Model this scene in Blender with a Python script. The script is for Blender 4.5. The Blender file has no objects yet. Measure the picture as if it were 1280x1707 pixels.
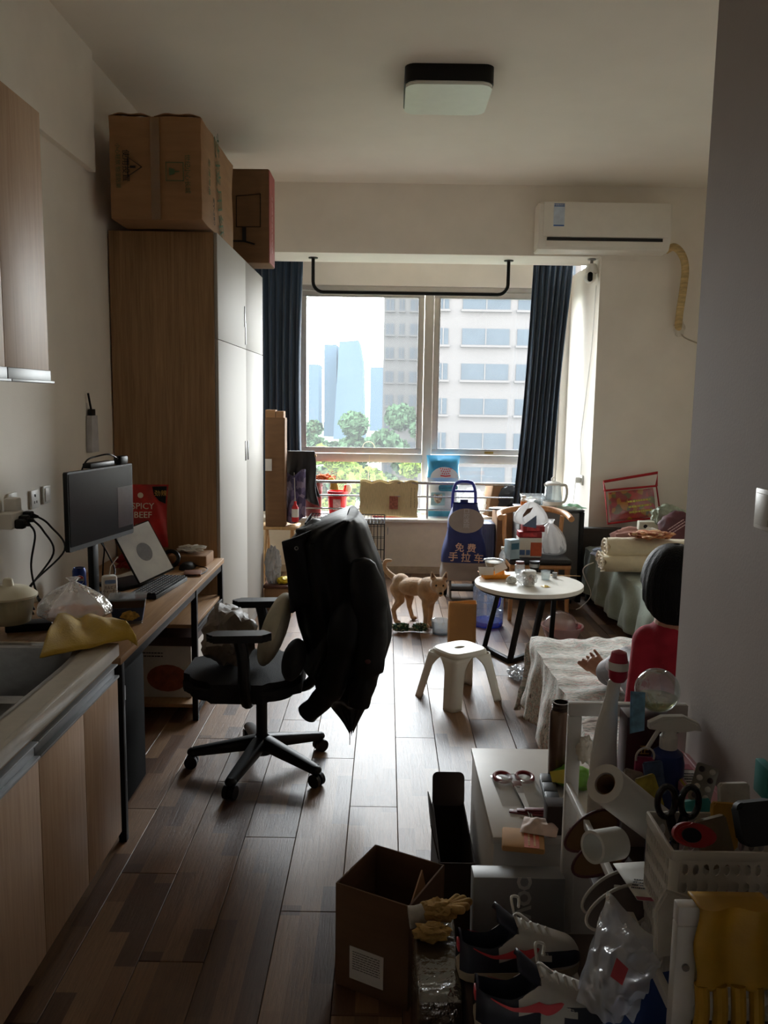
import bpy, bmesh, math, random
from mathutils import Vector as V, Matrix, noise
rnd = random.Random(11)
PI = math.pi
sc = bpy.context.scene
COL = sc.collection

# ------------------------------------------------------------------ camera, world, light, exposure
FPX, CAMH = 1380.0, 1.7
_d = V((5.0, -185.5, FPX)).normalized()
_x = V((1, .0155, 0)); _x = (_x - _d * _x.dot(_d)).normalized()
_u = -_d.cross(_x)
AX = (_x, _d, _u)                                   # world axes seen from the camera (x right, y down, z forward)
cam_data = bpy.data.cameras.new('camera')
cam_data.sensor_fit = 'VERTICAL'; cam_data.sensor_height = 36.0
cam_data.lens = FPX / 1707 * 36
cam_data.clip_start = .05; cam_data.clip_end = 2000
cam = bpy.data.objects.new('camera', cam_data); COL.objects.link(cam)
rt = V((AX[0][0], AX[1][0], AX[2][0])); dn = V((AX[0][1], AX[1][1], AX[2][1])); fw = V((AX[0][2], AX[1][2], AX[2][2]))
m = Matrix((rt, -dn, -fw)).transposed().to_4x4(); m.translation = (0, 0, CAMH)
cam.matrix_world = m
sc.camera = cam
def at(px, py, Y=None, Z=None, X=None):
    """the point of the room seen at a pixel of the photograph, on the plane Y=, Z= or X="""
    c = V((px - 640, py - 853.5, FPX)); r = V((AX[0].dot(c), AX[1].dot(c), AX[2].dot(c)))
    t = Y / r.y if Y is not None else (Z - CAMH) / r.z if Z is not None else X / r.x
    return V((r.x * t, r.y * t, r.z * t + CAMH))

w = bpy.data.worlds.new('sky'); sc.world = w; w.use_nodes = True
nt = w.node_tree; bg = nt.nodes['Background']
tc = nt.nodes.new('ShaderNodeTexCoord'); sp = nt.nodes.new('ShaderNodeSeparateXYZ'); cr = nt.nodes.new('ShaderNodeValToRGB')
nt.links.new(tc.outputs['Generated'], sp.inputs[0]); nt.links.new(sp.outputs['Z'], cr.inputs[0]); nt.links.new(cr.outputs[0], bg.inputs[0])
cr.color_ramp.elements[0].color = (1, .975, .93, 1); cr.color_ramp.elements[1].color = (.86, .93, 1, 1)
bg.inputs[1].default_value = 36.0
pl = bpy.data.lights.new('window_portal', 'AREA'); pl.shape = 'RECTANGLE'; pl.size = 3.3; pl.size_y = 2.6; pl.cycles.is_portal = True
po = bpy.data.objects.new('window_portal', pl); COL.objects.link(po); po.location = (.1, 8.56, 1.68); po.rotation_euler = (math.radians(-90), 0, 0)
sc.view_settings.view_transform = 'Standard'; sc.view_settings.look = 'None'
sc.view_settings.exposure = 0.0; sc.view_settings.gamma = 1.0; sc.view_settings.use_curve_mapping = False
sc.cycles.use_denoising = True
sc.cycles.max_bounces = 10; sc.cycles.diffuse_bounces = 7; sc.cycles.glossy_bounces = 4; sc.cycles.transparent_max_bounces = 16
sc.cycles.caustics_reflective = False; sc.cycles.caustics_refractive = False; sc.cycles.sample_clamp_indirect = 6

# ------------------------------------------------------------------ materials
def lin(c):
    return tuple((v / 255 / 12.92 if v <= 10 else ((v / 255 + .055) / 1.055) ** 2.4) for v in c) + (1,)
_M = {}
def nodes_for(name):
    mt = bpy.data.materials.new(name); mt.use_nodes = True
    t = mt.node_tree; return mt, t, t.nodes['Principled BSDF'], t.nodes['Material Output']
def N(t, kind, **k):
    n = t.nodes.new('ShaderNode' + kind)
    for a, b in k.items():
        if a.startswith('i_'): n.inputs[a[2:]].default_value = b
        else: setattr(n, a, b)
    return n
def noise_node(t, scale, vec=(1, 1, 1), detail=3, rough=.55):
    tc = N(t, 'TexCoord'); mp = N(t, 'Mapping'); mp.inputs['Scale'].default_value = vec
    n = N(t, 'TexNoise'); n.inputs['Scale'].default_value = scale; n.inputs['Detail'].default_value = detail; n.inputs['Roughness'].default_value = rough
    t.links.new(tc.outputs['Object'], mp.inputs[0]); t.links.new(mp.outputs[0], n.inputs['Vector'])
    return n
def M(name, col, rough=.55, metal=0.0, var=.10, scale=14, vec=(1, 1, 1), bump=0.0, bscale=None, col2=None, lo=.35, hi=.65, spec=None, sheen=0, detail=3):
    """plain surface: two tones mixed by noise (stretched by vec for grain), optional relief"""
    if name in _M: return _M[name]
    mt, t, p, out = nodes_for(name)
    c = lin(col); n = noise_node(t, scale, vec, detail)
    r = N(t, 'ValToRGB'); r.color_ramp.elements[0].position = lo; r.color_ramp.elements[1].position = hi
    a = lin(col2) if col2 else tuple(max(0, v * (1 - var)) for v in c[:3]) + (1,)
    b = c if col2 else tuple(min(1, v * (1 + var)) for v in c[:3]) + (1,)
    r.color_ramp.elements[0].color = a; r.color_ramp.elements[1].color = b
    t.links.new(n.outputs['Fac'], r.inputs[0]); t.links.new(r.outputs[0], p.inputs['Base Color'])
    p.inputs['Roughness'].default_value = rough; p.inputs['Metallic'].default_value = metal
    if spec is not None: p.inputs['Specular IOR Level'].default_value = spec
    if sheen: p.inputs['Sheen Weight'].default_value = sheen
    if bump:
        bn = noise_node(t, bscale or scale * 3, vec); bp = N(t, 'Bump'); bp.inputs['Strength'].default_value = bump; bp.inputs['Distance'].default_value = .01
        t.links.new(bn.outputs['Fac'], bp.inputs['Height']); t.links.new(bp.outputs[0], p.inputs['Normal'])
    mt.diffuse_color = c
    _M[name] = mt; return mt
def film(name, tint=(255, 255, 255), clear=.7, body=(235, 235, 235), rough=.08, gloss=.12, bump=0.0, bscale=30):
    """clear sheet: transparent, partly milky, with a sheen"""
    if name in _M: return _M[name]
    mt, t, p, out = nodes_for(name); t.nodes.remove(p)
    tr = N(t, 'BsdfTransparent'); tr.inputs[0].default_value = lin(tint)
    df = N(t, 'BsdfDiffuse'); df.inputs[0].default_value = lin(body)
    tl = N(t, 'BsdfTranslucent'); tl.inputs[0].default_value = lin(body)
    gl = N(t, 'BsdfGlossy'); gl.inputs['Roughness'].default_value = rough
    m0 = N(t, 'MixShader'); m0.inputs[0].default_value = .5
    m1 = N(t, 'MixShader'); m1.inputs[0].default_value = clear
    lw = N(t, 'LayerWeight'); lw.inputs[0].default_value = .25
    ad = N(t, 'Math', operation='MULTIPLY_ADD'); ad.inputs[1].default_value = .45; ad.inputs[2].default_value = gloss
    m2 = N(t, 'MixShader')
    L = t.links.new
    L(df.outputs[0], m0.inputs[1]); L(tl.outputs[0], m0.inputs[2]); L(m0.outputs[0], m1.inputs[1]); L(tr.outputs[0], m1.inputs[2])
    L(lw.outputs['Fresnel'], ad.inputs[0]); L(ad.outputs[0], m2.inputs[0]); L(m1.outputs[0], m2.inputs[1]); L(gl.outputs[0], m2.inputs[2]); L(m2.outputs[0], out.inputs[0])
    if bump:
        bn = noise_node(t, bscale); bp = N(t, 'Bump'); bp.inputs['Strength'].default_value = bump; bp.inputs['Distance'].default_value = .02
        L(bn.outputs['Fac'], bp.inputs['Height']); L(bp.outputs[0], gl.inputs['Normal']); L(bp.outputs[0], df.inputs['Normal'])
    _M[name] = mt; return mt
def wood(name, a, b, vec=(14, 14, .8), scale=4, rough=.45, bump=.15):
    if name in _M: return _M[name]
    mt, t, p, out = nodes_for(name)
    n = noise_node(t, scale, vec, 6, .65); n.inputs['Distortion'].default_value = .6
    r = N(t, 'ValToRGB'); r.color_ramp.elements[0].position = .3; r.color_ramp.elements[1].position = .7
    r.color_ramp.elements[0].color = lin(a); r.color_ramp.elements[1].color = lin(b)
    bp = N(t, 'Bump'); bp.inputs['Strength'].default_value = bump; bp.inputs['Distance'].default_value = .004
    t.links.new(n.outputs['Fac'], r.inputs[0]); t.links.new(r.outputs[0], p.inputs['Base Color'])
    t.links.new(n.outputs['Fac'], bp.inputs['Height']); t.links.new(bp.outputs[0], p.inputs['Normal'])
    p.inputs['Roughness'].default_value = rough
    _M[name] = mt; return mt
def cells(name, cols, scale=18, vec=(1, 1, 1), rough=.6, smooth=False):
    """printed cloth or packaging: patches of several colours"""
    if name in _M: return _M[name]
    mt, t, p, out = nodes_for(name)
    tc = N(t, 'TexCoord'); mp = N(t, 'Mapping'); mp.inputs['Scale'].default_value = vec
    vo = N(t, 'TexVoronoi'); vo.inputs['Scale'].default_value = scale
    if smooth: vo.feature = 'SMOOTH_F1'
    wn = N(t, 'SeparateColor'); r = N(t, 'ValToRGB'); r.color_ramp.interpolation = 'LINEAR' if smooth else 'CONSTANT'
    while len(r.color_ramp.elements) < len(cols): r.color_ramp.elements.new(.5)
    for i, c in enumerate(cols):
        r.color_ramp.elements[i].position = i / len(cols); r.color_ramp.elements[i].color = lin(c)
    L = t.links.new
    L(tc.outputs['Object'], mp.inputs[0]); L(mp.outputs[0], vo.inputs['Vector']); L(vo.outputs['Color'], wn.inputs[0]); L(wn.outputs[0], r.inputs[0]); L(r.outputs[0], p.inputs['Base Color'])
    p.inputs['Roughness'].default_value = rough
    _M[name] = mt; return mt

# ------------------------------------------------------------------ geometry helpers
def frame(loc=(0, 0, 0), rz=0, rx=0, ry=0, s=1):
    return Matrix.Translation(loc) @ Matrix.Rotation(rz, 4, 'Z') @ Matrix.Rotation(ry, 4, 'Y') @ Matrix.Rotation(rx, 4, 'X') @ Matrix.Scale(s, 4)
def basis(o, xd, yd):
    """frame with given local x and y directions"""
    x = V(xd).normalized(); z = x.cross(V(yd)).normalized(); y = z.cross(x)
    m = Matrix((x, y, z)).transposed().to_4x4(); m.translation = V(o); return m
def link(o): COL.objects.link(o); return o
def tag(o, label=None, cat=None, group=None, kind=None):
    if label: o['label'] = label
    if cat: o['category'] = cat
    if group: o['group'] = group
    if kind: o['kind'] = kind
    return o
WORLD = {}
def thing(name, label, cat, loc=(0, 0, 0), rz=0, group=None, kind=None):
    o = link(bpy.data.objects.new(name, None)); o.empty_display_size = .05
    mw = frame(loc, rz); o.matrix_world = mw; WORLD[o] = mw
    return tag(o, label, cat, group, kind)
class G:
    def __init__(s, f=None): s.bm = bmesh.new(); s.f = f or Matrix()
    def _new(s, vs): s.bm.verts.ensure_lookup_table(); return vs
    def box(s, x0, x1, y0, y1, z0, z1, bev=0, seg=2, mtx=None):
        r = bmesh.ops.create_cube(s.bm, size=1); vs = r['verts']
        for v in vs: v.co = V((x0 + (v.co.x + .5) * (x1 - x0), y0 + (v.co.y + .5) * (y1 - y0), z0 + (v.co.z + .5) * (z1 - z0)))
        if bev:
            es = list({e for v in vs for e in v.link_edges})
            r = bmesh.ops.bevel(s.bm, geom=es, offset=bev, segments=seg, affect='EDGES', profile=.5); vs = r['verts']
            vs = list({v for f in r['faces'] for v in f.verts} | set(v for v in vs if v.is_valid))
        if mtx: bmesh.ops.transform(s.bm, matrix=mtx, verts=vs)
        return s
    def cyl(s, p, q, r, r2=None, n=16, cap=True):
        p = V(p); q = V(q); d = q - p
        m = Matrix.Translation((p + q) / 2) @ d.to_track_quat('Z', 'Y').to_matrix().to_4x4()
        bmesh.ops.create_cone(s.bm, cap_ends=cap, segments=n, radius1=r, radius2=r if r2 is None else r2, depth=d.length, matrix=m); return s
    def ball(s, c, r, n=12, mtx=None):
        r = r if hasattr(r, '__len__') else (r, r, r)
        m = Matrix.Translation(c) @ (mtx or Matrix()) @ Matrix.Diagonal((*r, 1))
        bmesh.ops.create_uvsphere(s.bm, u_segments=n * 2, v_segments=n, radius=1, matrix=m); return s
    def cap(s, p, q, r, r2=None, n=10):
        """tapered limb with round ends"""
        r2 = r if r2 is None else r2
        return s.cyl(p, q, r, r2, n * 2).ball(p, r, n).ball(q, r2, n)
    def lathe(s, prof, c=(0, 0, 0), n=24, sx=1, sy=1, f=None):
        c = V(c); rings = []
        for k, (r, z) in enumerate(prof):
            rings.append([s.bm.verts.new(c + V((r * sx * math.cos(2 * PI * i / n), r * sy * math.sin(2 * PI * i / n), z)) + (f(i / n, k / (len(prof) - 1), r) if f else V((0, 0, 0)))) for i in range(n)] if r > 1e-6 else [s.bm.verts.new(c + V((0, 0, z)))])
        for a, b in zip(rings, rings[1:]):
            for i in range(n):
                j = (i + 1) % n
                if len(a) == 1 and len(b) == 1: continue
                if len(a) == 1: s.bm.faces.new((a[0], b[j], b[i])) if False else s.bm.faces.new((a[0], b[i], b[j]))
                elif len(b) == 1: s.bm.faces.new((a[i], a[j], b[0]))
                else: s.bm.faces.new((a[i], a[j], b[j], b[i]))
        return s
    def tube(s, pts, r, n=8, closed=False, cap=True):
        pts = [V(p) for p in pts]; m = len(pts); rings = []; up = None
        for i, p in enumerate(pts):
            t = (pts[(i + 1) % m] - pts[i - 1]) if closed else (pts[min(i + 1, m - 1)] - pts[max(i - 1, 0)])
            t = t.normalized() if t.length > 1e-9 else V((0, 0, 1))
            if up is None: up = t.orthogonal().normalized()
            up = (up - t * up.dot(t)); up = up.normalized() if up.length > 1e-6 else t.orthogonal().normalized()
            b = t.cross(up); rr = r[i] if hasattr(r, '__len__') else r
            rings.append([s.bm.verts.new(p + (up * math.cos(2 * PI * k / n) + b * math.sin(2 * PI * k / n)) * rr) for k in range(n)])
        pairs = list(zip(rings, rings[1:])) + ([(rings[-1], rings[0])] if closed else [])
        for a, b in pairs:
            for k in range(n): s.bm.faces.new((a[k], a[(k + 1) % n], b[(k + 1) % n], b[k]))
        if cap and not closed: s.bm.faces.new(rings[0][::-1]); s.bm.faces.new(rings[-1])
        return s
    def prism(s, pts, h, m=None, bev=0):
        """outline in local xy, thickness h along z, placed by m"""
        m = m or Matrix()
        a = [s.bm.verts.new(m @ V((x, y, 0))) for x, y in pts]; b = [s.bm.verts.new(m @ V((x, y, h))) for x, y in pts]
        fs = [s.bm.faces.new(a[::-1]), s.bm.faces.new(b)]
        k = len(pts)
        for i in range(k): fs.append(s.bm.faces.new((a[i], a[(i + 1) % k], b[(i + 1) % k], b[i])))
        if bev: bmesh.ops.bevel(s.bm, geom=list({e for f in fs[:2] for e in f.edges}), offset=bev, segments=2, affect='EDGES')
        return s
    def grid(s, f, nu, nv, cu=False, cv=False):
        vs = [[s.bm.verts.new(V(f(i / (nu if cu else nu - 1), j / (nv if cv else nv - 1)))) for j in range(nv)] for i in range(nu)]
        for i in range(nu if cu else nu - 1):
            for j in range(nv if cv else nv - 1):
                s.bm.faces.new((vs[i][j], vs[(i + 1) % nu][j], vs[(i + 1) % nu][(j + 1) % nv], vs[i][(j + 1) % nv]))
        return s
    def lump(s, c, r, amp=.25, freq=2.2, sub=4, seed=0, flat=None, sharp=False):
        """crumpled bag or bundle: a ball pushed about by noise, flattened underneath"""
        c = V(c); r = V(r if hasattr(r, '__len__') else (r, r, r))
        q = bmesh.ops.create_icosphere(s.bm, subdivisions=sub, radius=1)
        for v in q['verts']:
            d = v.co.normalized(); o = V((seed * 7.1, seed * 3.3, seed))
            a = noise.noise(d * freq + o) + .5 * noise.noise(d * freq * 2.3 + o)
            if sharp: a = .5 - abs(noise.noise(d * freq + o)) * 2 + .4 * (.5 - abs(noise.noise(d * freq * 2.7 + o)) * 2)
            p = d * (1 + amp * a); p = V((p.x * r.x, p.y * r.y, p.z * r.z))
            if flat is not None and p.z < -r.z * flat: p.z = -r.z * flat + (p.z + r.z * flat) * .05
            v.co = c + p
        return s
    def jitter(s, amp, freq=8, seed=0):
        for v in s.bm.verts: v.co += noise.noise_vector(v.co * freq + V((seed, seed * 2, 0))) * amp
        return s
    def out(s, name, mat, par=None, smooth=35, solid=0, sub=0, remesh=0, relax=0, recenter=True, bevel=0, kind=None):
        bm = s.bm; bmesh.ops.transform(bm, matrix=s.f, verts=bm.verts)
        loc = None
        if par is None and recenter:
            xs = [v.co for v in bm.verts]
            loc = V(((min(v.x for v in xs) + max(v.x for v in xs)) / 2, (min(v.y for v in xs) + max(v.y for v in xs)) / 2, min(v.z for v in xs)))
            bmesh.ops.translate(bm, vec=-loc, verts=bm.verts)
        if par is not None:
            bmesh.ops.transform(bm, matrix=WORLD[par].inverted(), verts=bm.verts)
        bmesh.ops.recalc_face_normals(bm, faces=bm.faces)
        me = bpy.data.meshes.new(name); bm.to_mesh(me); bm.free()
        if smooth:
            me.polygons.foreach_set('use_smooth', [True] * len(me.polygons))
            me.set_sharp_from_angle(angle=math.radians(smooth))
        me.materials.append(mat)
        o = link(bpy.data.objects.new(name, me))
        if par is not None: o.parent = par; WORLD[o] = WORLD[par].copy()
        else:
            if loc is not None: o.location = loc
            WORLD[o] = Matrix.Translation(loc) if loc is not None else Matrix()
        if bevel: md = o.modifiers.new('edge', 'BEVEL'); md.width = bevel; md.segments = 2
        if remesh: md = o.modifiers.new('skin', 'REMESH'); md.mode = 'VOXEL'; md.voxel_size = remesh; md.use_smooth_shade = True
        if relax: md = o.modifiers.new('relax', 'SMOOTH'); md.factor = .5; md.iterations = relax
        if solid: md = o.modifiers.new('thickness', 'SOLIDIFY'); md.thickness = solid; md.offset = 0
        if sub: md = o.modifiers.new('soft', 'SUBSURF'); md.levels = sub; md.render_levels = sub
        if kind: o['kind'] = kind
        return o
def text(s, size, mat, m, par, name='lettering', ex=.0004, sx=1, bold=0):
    """flat lettering laid in the xy plane of m, centred"""
    cu = bpy.data.curves.new('lettering', 'FONT'); cu.body = s; cu.size = size; cu.align_x = 'CENTER'; cu.align_y = 'CENTER'; cu.extrude = ex; cu.offset = bold; cu.resolution_u = 2
    o = link(bpy.data.objects.new('lettering_source', cu))
    dg = bpy.context.evaluated_depsgraph_get(); me = bpy.data.meshes.new_from_object(o.evaluated_get(dg))
    bpy.data.objects.remove(o); bpy.data.curves.remove(cu)
    me.transform(WORLD[par].inverted() @ m @ Matrix.Diagonal((sx, 1, 1, 1))); me.materials.clear(); me.materials.append(mat)
    o = link(bpy.data.objects.new(name, me)); o.parent = par; WORLD[o] = WORLD[par].copy()
    return o
def top(g, name, mat, label, cat, group=None, **k):
    return tag(g.out(name, mat, None, **k), label, cat, group)
def struct(g, name, mat, par=None, **k):
    o = g.out(name, mat, par, **k)
    if par is None: o['kind'] = 'structure'
    return o
def arc(c, r, a0, a1, n, ax=(1, 0, 0), ay=(0, 0, 1)):
    return [V(c) + V(ax) * r * math.cos(a0 + (a1 - a0) * i / n) + V(ay) * r * math.sin(a0 + (a1 - a0) * i / n) for i in range(n + 1)]
def rrect(w, h, r, n=5):
    p = []
    for cx, cy, a in ((w / 2 - r, h / 2 - r, 0), (-w / 2 + r, h / 2 - r, 90), (-w / 2 + r, -h / 2 + r, 180), (w / 2 - r, -h / 2 + r, 270)):
        for i in range(n + 1): t = math.radians(a + 90 * i / n); p.append((cx + r * math.cos(t), cy + r * math.sin(t)))
    return p
def spline(pts, n=8):
    """smooth path through points"""
    pts = [V(p) for p in pts]; o = []
    for i in range(len(pts) - 1):
        a, b, c, d = pts[max(i - 1, 0)], pts[i], pts[i + 1], pts[min(i + 2, len(pts) - 1)]
        for k in range(n):
            t = k / n
            o.append(.5 * (2 * b + (c - a) * t + (2 * a - 5 * b + 4 * c - d) * t * t + (3 * b - a - 3 * c + d) * t ** 3))
    return o + [pts[-1]]
def lines(m, w, h, n, mat, par, name='fine_print', seed=1):
    """small print too fine to read: rows of short dashes"""
    R = random.Random(seed); g = G(m)
    for i in range(n):
        x = -w / 2; y = h / 2 - (i + .5) * h / n
        while x < w / 2 - .01 * w:
            d = min(R.uniform(.06, .16) * w, w / 2 - x); g.box(x, x + d * .8, y - h / n * .17, y + h / n * .17, 0, .0005); x += d
    return g.out(name, mat, par, kind='stuff')
# ------------------------------------------------------------------ the room
WALLM = M('wall_paint', (240, 234, 224), .75, var=.03, scale=3, bump=.05, bscale=120)
CEILM = M('ceiling_paint', (244, 238, 228), .8, var=.02, scale=2)
GREYW = M('corridor_wall_dimmed', (172, 162, 156), .75, var=.03, scale=3, bump=.05, bscale=120)  # wall paint darkened; the corridor's dimness is put into the colour
XL, XR, YB, ZC = -1.635, 2.95, 7.3, 3.52
XE, YE = .8, 2.185
struct(G().box(XL - .15, XR + .1, -1.5, 8.7, -.2, -.012), 'floor', M('screed', (60, 52, 46), .9), recenter=False)
FLOOR = bpy.data.objects['floor']
def plank_material():
    mt, t, p, out = nodes_for('laminate'); L = t.links.new
    tc = N(t, 'TexCoord'); se = N(t, 'SeparateXYZ'); oi = N(t, 'ObjectInfo'); L(tc.outputs['Object'], se.inputs[0])
    def mth(op, a, b=None, c=None):
        n = N(t, 'Math', operation=op)
        for i, v in enumerate((a, b, c)):
            if v is None: continue
            if isinstance(v, (int, float)): n.inputs[i].default_value = v
            else: L(v, n.inputs[i])
        return n.outputs[0]
    strip = mth('FLOOR', mth('DIVIDE', se.outputs['X'], .0667))
    ph = mth('MULTIPLY_ADD', oi.outputs['Random'], 5.7, mth('MULTIPLY', strip, 1.37))
    row = mth('FLOOR', mth('MULTIPLY_ADD', se.outputs['Y'], 2.3, ph))
    cb = N(t, 'CombineXYZ'); L(strip, cb.inputs[0]); L(row, cb.inputs[1]); L(oi.outputs['Random'], cb.inputs[2])
    wn = N(t, 'TexWhiteNoise'); L(cb.outputs[0], wn.inputs['Vector'])
    ra = N(t, 'ValToRGB'); e = ra.color_ramp.elements
    e[0].color = lin((82, 54, 38)); e[1].color = lin((156, 122, 92)); k = e.new(.35); k.color = lin((116, 84, 60)); k = e.new(.7); k.color = lin((136, 102, 74))
    L(wn.outputs['Value'], ra.inputs[0])
    gr = noise_node(t, 5, (22, 1.4, 1), 6, .7); gr.inputs['Distortion'].default_value = 1.2
    mx = N(t, 'MixRGB', blend_type='MULTIPLY'); mx.inputs[0].default_value = .55
    g2 = N(t, 'ValToRGB'); g2.color_ramp.elements[0].color = (.35, .35, .35, 1); g2.color_ramp.elements[0].position = .3; g2.color_ramp.elements[1].position = .62
    L(gr.outputs['Fac'], g2.inputs[0]); L(ra.outputs[0], mx.inputs[1]); L(g2.outputs[0], mx.inputs[2]); L(mx.outputs[0], p.inputs['Base Color'])
    bp = N(t, 'Bump'); bp.inputs['Strength'].default_value = .3; bp.inputs['Distance'].default_value = .004
    L(gr.outputs['Fac'], bp.inputs['Height']); L(bp.outputs[0], p.inputs['Normal'])
    p.inputs['Roughness'].default_value = .4; p.inputs['Specular IOR Level'].default_value = .6
    return mt
PLM = plank_material()
pm = G().box(.001, .199, .001, 1.199, -.012, 0, bev=.0015, seg=1)
proto = struct(pm, 'plank', PLM, FLOOR)
first = True
for i in range(-8, 16):
    x0 = -.13 + .2 * i
    for j in range(-1, 8):
        y0 = 1.2 * j + (i * .73) % 1.2 - .3
        if x0 > .75 and y0 < 1: continue
        if y0 > 8.1 or x0 < XL - .2 or x0 > XR - .1: continue
        o = proto if first else link(proto.copy()); first = False
        o.parent = FLOOR; o.location = (x0, y0, 0)
struct(G().box(XL - .15, XL, -1.5, 8.7, 0, ZC), 'wall_left', WALLM, recenter=False)
struct(G().box(XL, -1.60, -1.5, 4.69, 2.905, ZC), 'trim_1', WALLM, recenter=False)
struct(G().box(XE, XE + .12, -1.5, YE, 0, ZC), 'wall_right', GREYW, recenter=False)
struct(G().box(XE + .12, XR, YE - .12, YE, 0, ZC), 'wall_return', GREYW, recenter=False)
struct(G().box(XR, XR + .12, YE - .12, 8.7, 0, ZC), 'wall_far_right', WALLM, recenter=False)
struct(G().box(XL - .15, XR + .12, -1.62, -1.5, 0, ZC), 'wall_behind', WALLM, recenter=False)
struct(G().box(XL - .15, XR + .12, -1.62, 8.7, ZC, ZC + .15), 'ceiling', CEILM, recenter=False)
struct(G().box(XL, XR, YB, 7.78, 2.945, ZC), 'trim_2', WALLM, recenter=False)          # beam over the bay
struct(G().box(1.81, XR, YB, 8.5, 0, 2.945), 'wall_back', WALLM, recenter=False)         # pier beside the bay
struct(G().box(XL, 1.81, 8.43, 8.6, 2.83, ZC).box(XL, -.93, 8.43, 8.6, 0, 2.83).box(1.74, 1.81, 8.43, 8.6, 0, 2.83).box(-.93, 1.74, 8.43, 8.6, 0, .5), 'wall_window', WALLM, recenter=False)
struct(G().box(XL, 1.81, 8.1, 8.43, 0, .515), 'trim_3', M('sill_wall', (232, 220, 196), .7, var=.03), recenter=False)
struct(G().box(XL, 1.81, 8.06, 8.44, .515, .545, bev=.006), 'window_sill', M('sill_stone', (228, 222, 210), .35, var=.06, scale=9), recenter=False)
struct(G().box(XL, 1.81, 8.085, 8.1, 0, .07), 'baseboard_back', M('skirting', (190, 170, 140), .5), recenter=False)

struct(G().box(XL, 1.81, 7.78, 8.43, 3.1, 3.2), 'trim_4', CEILM, recenter=False)                # lowered ceiling of the bay
# window: frame, two sashes over two fixed lights
ALU = M('window_aluminium', (204, 198, 190), .38, metal=.25, var=.03)
GLASS = film('window_glass', (250, 253, 255), .978, (240, 244, 248), .02, .02)
win = thing('window_1', None, None, (.4, 8.5, .5), kind='structure')
x0, x1, zb, zt, zm = -.93, 1.74, .5, 2.83, 1.13
def ring(g, a, b, c, d, t, y0, y1, bev=.004):
    return g.box(a, b, y0, y1, d - t, d, bev).box(a, b, y0, y1, c, c + t, bev).box(a, a + t, y0, y1, c + t, d - t, bev).box(b - t, b, y0, y1, c + t, d - t, bev)
ring(G(), x0, x1, zb, zt, .05, 8.46, 8.54).out('window_frame', ALU, win)
G().box(.365, .455, 8.455, 8.54, zb + .05, zt - .05, .004).out('mullion', ALU, win)
G().box(x0 + .05, .365, 8.455, 8.54, 1.075, 1.16, .004).box(.455, x1 - .05, 8.455, 8.54, 1.075, 1.16, .004).out('transom', ALU, win)
for a, b in ((x0 + .05, .365), (.455, x1 - .05)):
    s = ring(G(), a + .004, b - .004, 1.164, zt - .055, .055, 8.445, 8.50).out('sash', ALU, win)
    G().box(a + .055, b - .055, 8.47, 8.476, 1.215, zt - .105).out('pane', GLASS, s)
    ring(G(), a + .052, b - .052, 1.21, zt - .1, .014, 8.442, 8.452, .002).out('screen_frame', M('screen_edge', (170, 168, 166), .5), s)
    G().box(a, b, 8.50, 8.506, zb + .05, 1.075).out('pane', GLASS, win)
G().box(1.0, 1.09, 8.425, 8.445, 1.18, 1.2, .004).out('latch', M('brass_latch', (150, 125, 60), .35, metal=.8), win)
G().tube(arc((-.18, 8.44, 1.225), .06, 0, PI, 10), .004, 6).out('latch', M('latch_wire', (225, 220, 190), .5), win)
G().cyl((-.17, 8.43, 1.15), (-.19, 8.43, .62), .0025, n=6).out('pull_cord', M('cord_cream', (230, 222, 190), .7), win)

# ------------------------------------------------------------------ outside, colours darkened to offset the bright sky
HZ = -17
struct(G().box(-300, 300, 10, 700, HZ - .2, HZ), 'ground', M('street_ground', (70, 74, 66), .9, scale=.2, spec=0), recenter=False)
def building(name, label, x0, x1, y, d, zt, base, glassc, rows, cols, trim=True, zfirst=None, dz=3.2, wfrac=.72, hfrac=.46):
    b = thing(name, label, 'building', ((x0 + x1) / 2, y + d / 2, HZ))
    fm = M(name + '_render', base, .9, var=.04, scale=.3, spec=0)
    G().box(x0, x1, y, y + d, HZ, zt).out('wall', fm, b)
    gm = M(name + '_panes', glassc, .8, var=.08, scale=.5, spec=0)
    z = zfirst if zfirst is not None else zt - 2.2
    while z > HZ + 2:
        for (a, c) in cols:
            f = G().box(a, c, y - .12, y - .001, z, z + dz * hfrac).out('window', gm, b)
            if trim:
                G().box(a - .15, c + .15, y - .35, y - .001, z - .22, z - .02).out('window_ledge', fm, f)
                n = max(2, int((c - a) / 1.6))
                for q in range(1, n): G().box(a + (c - a) * q / n - .05, a + (c - a) * q / n + .05, y - .18, y - .125, z, z + dz * hfrac).out('window_bar', fm, f)
        z -= dz
    return b
BX = lambda px, Y: at(px, 640, Y=Y).x
BZ = lambda py, Y: at(800, py, Y=Y).z
bd = building('office_building', 'pale concrete block with wide rows of windows behind the trees', BX(716, 78), BX(960, 78), 78, 25, 30, (52, 50, 49), (33, 38, 42), 0,
         [(BX(768, 78), BX(846, 78)), (BX(859, 78), BX(950, 78)), (BX(728, 78), BX(745, 78))], zfirst=BZ(575, 78) + 6.4)
building('apartment_tower', 'beige residential tower with small bay windows behind the mullion', BX(638, 115), BX(714, 115), 115, 20, 42, (50, 49, 48), (37, 40, 43), 0,
         [(BX(642, 115), BX(655, 115)), (BX(664, 115), BX(672, 115)), (BX(682, 115), BX(700, 115))], trim=True, zfirst=BZ(520, 115))
hazeb = M('hazy_tower_glass', (43, 53, 61), .9, var=.04, scale=.05, spec=0)  # distance haze is put into this blue-grey colour
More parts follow.
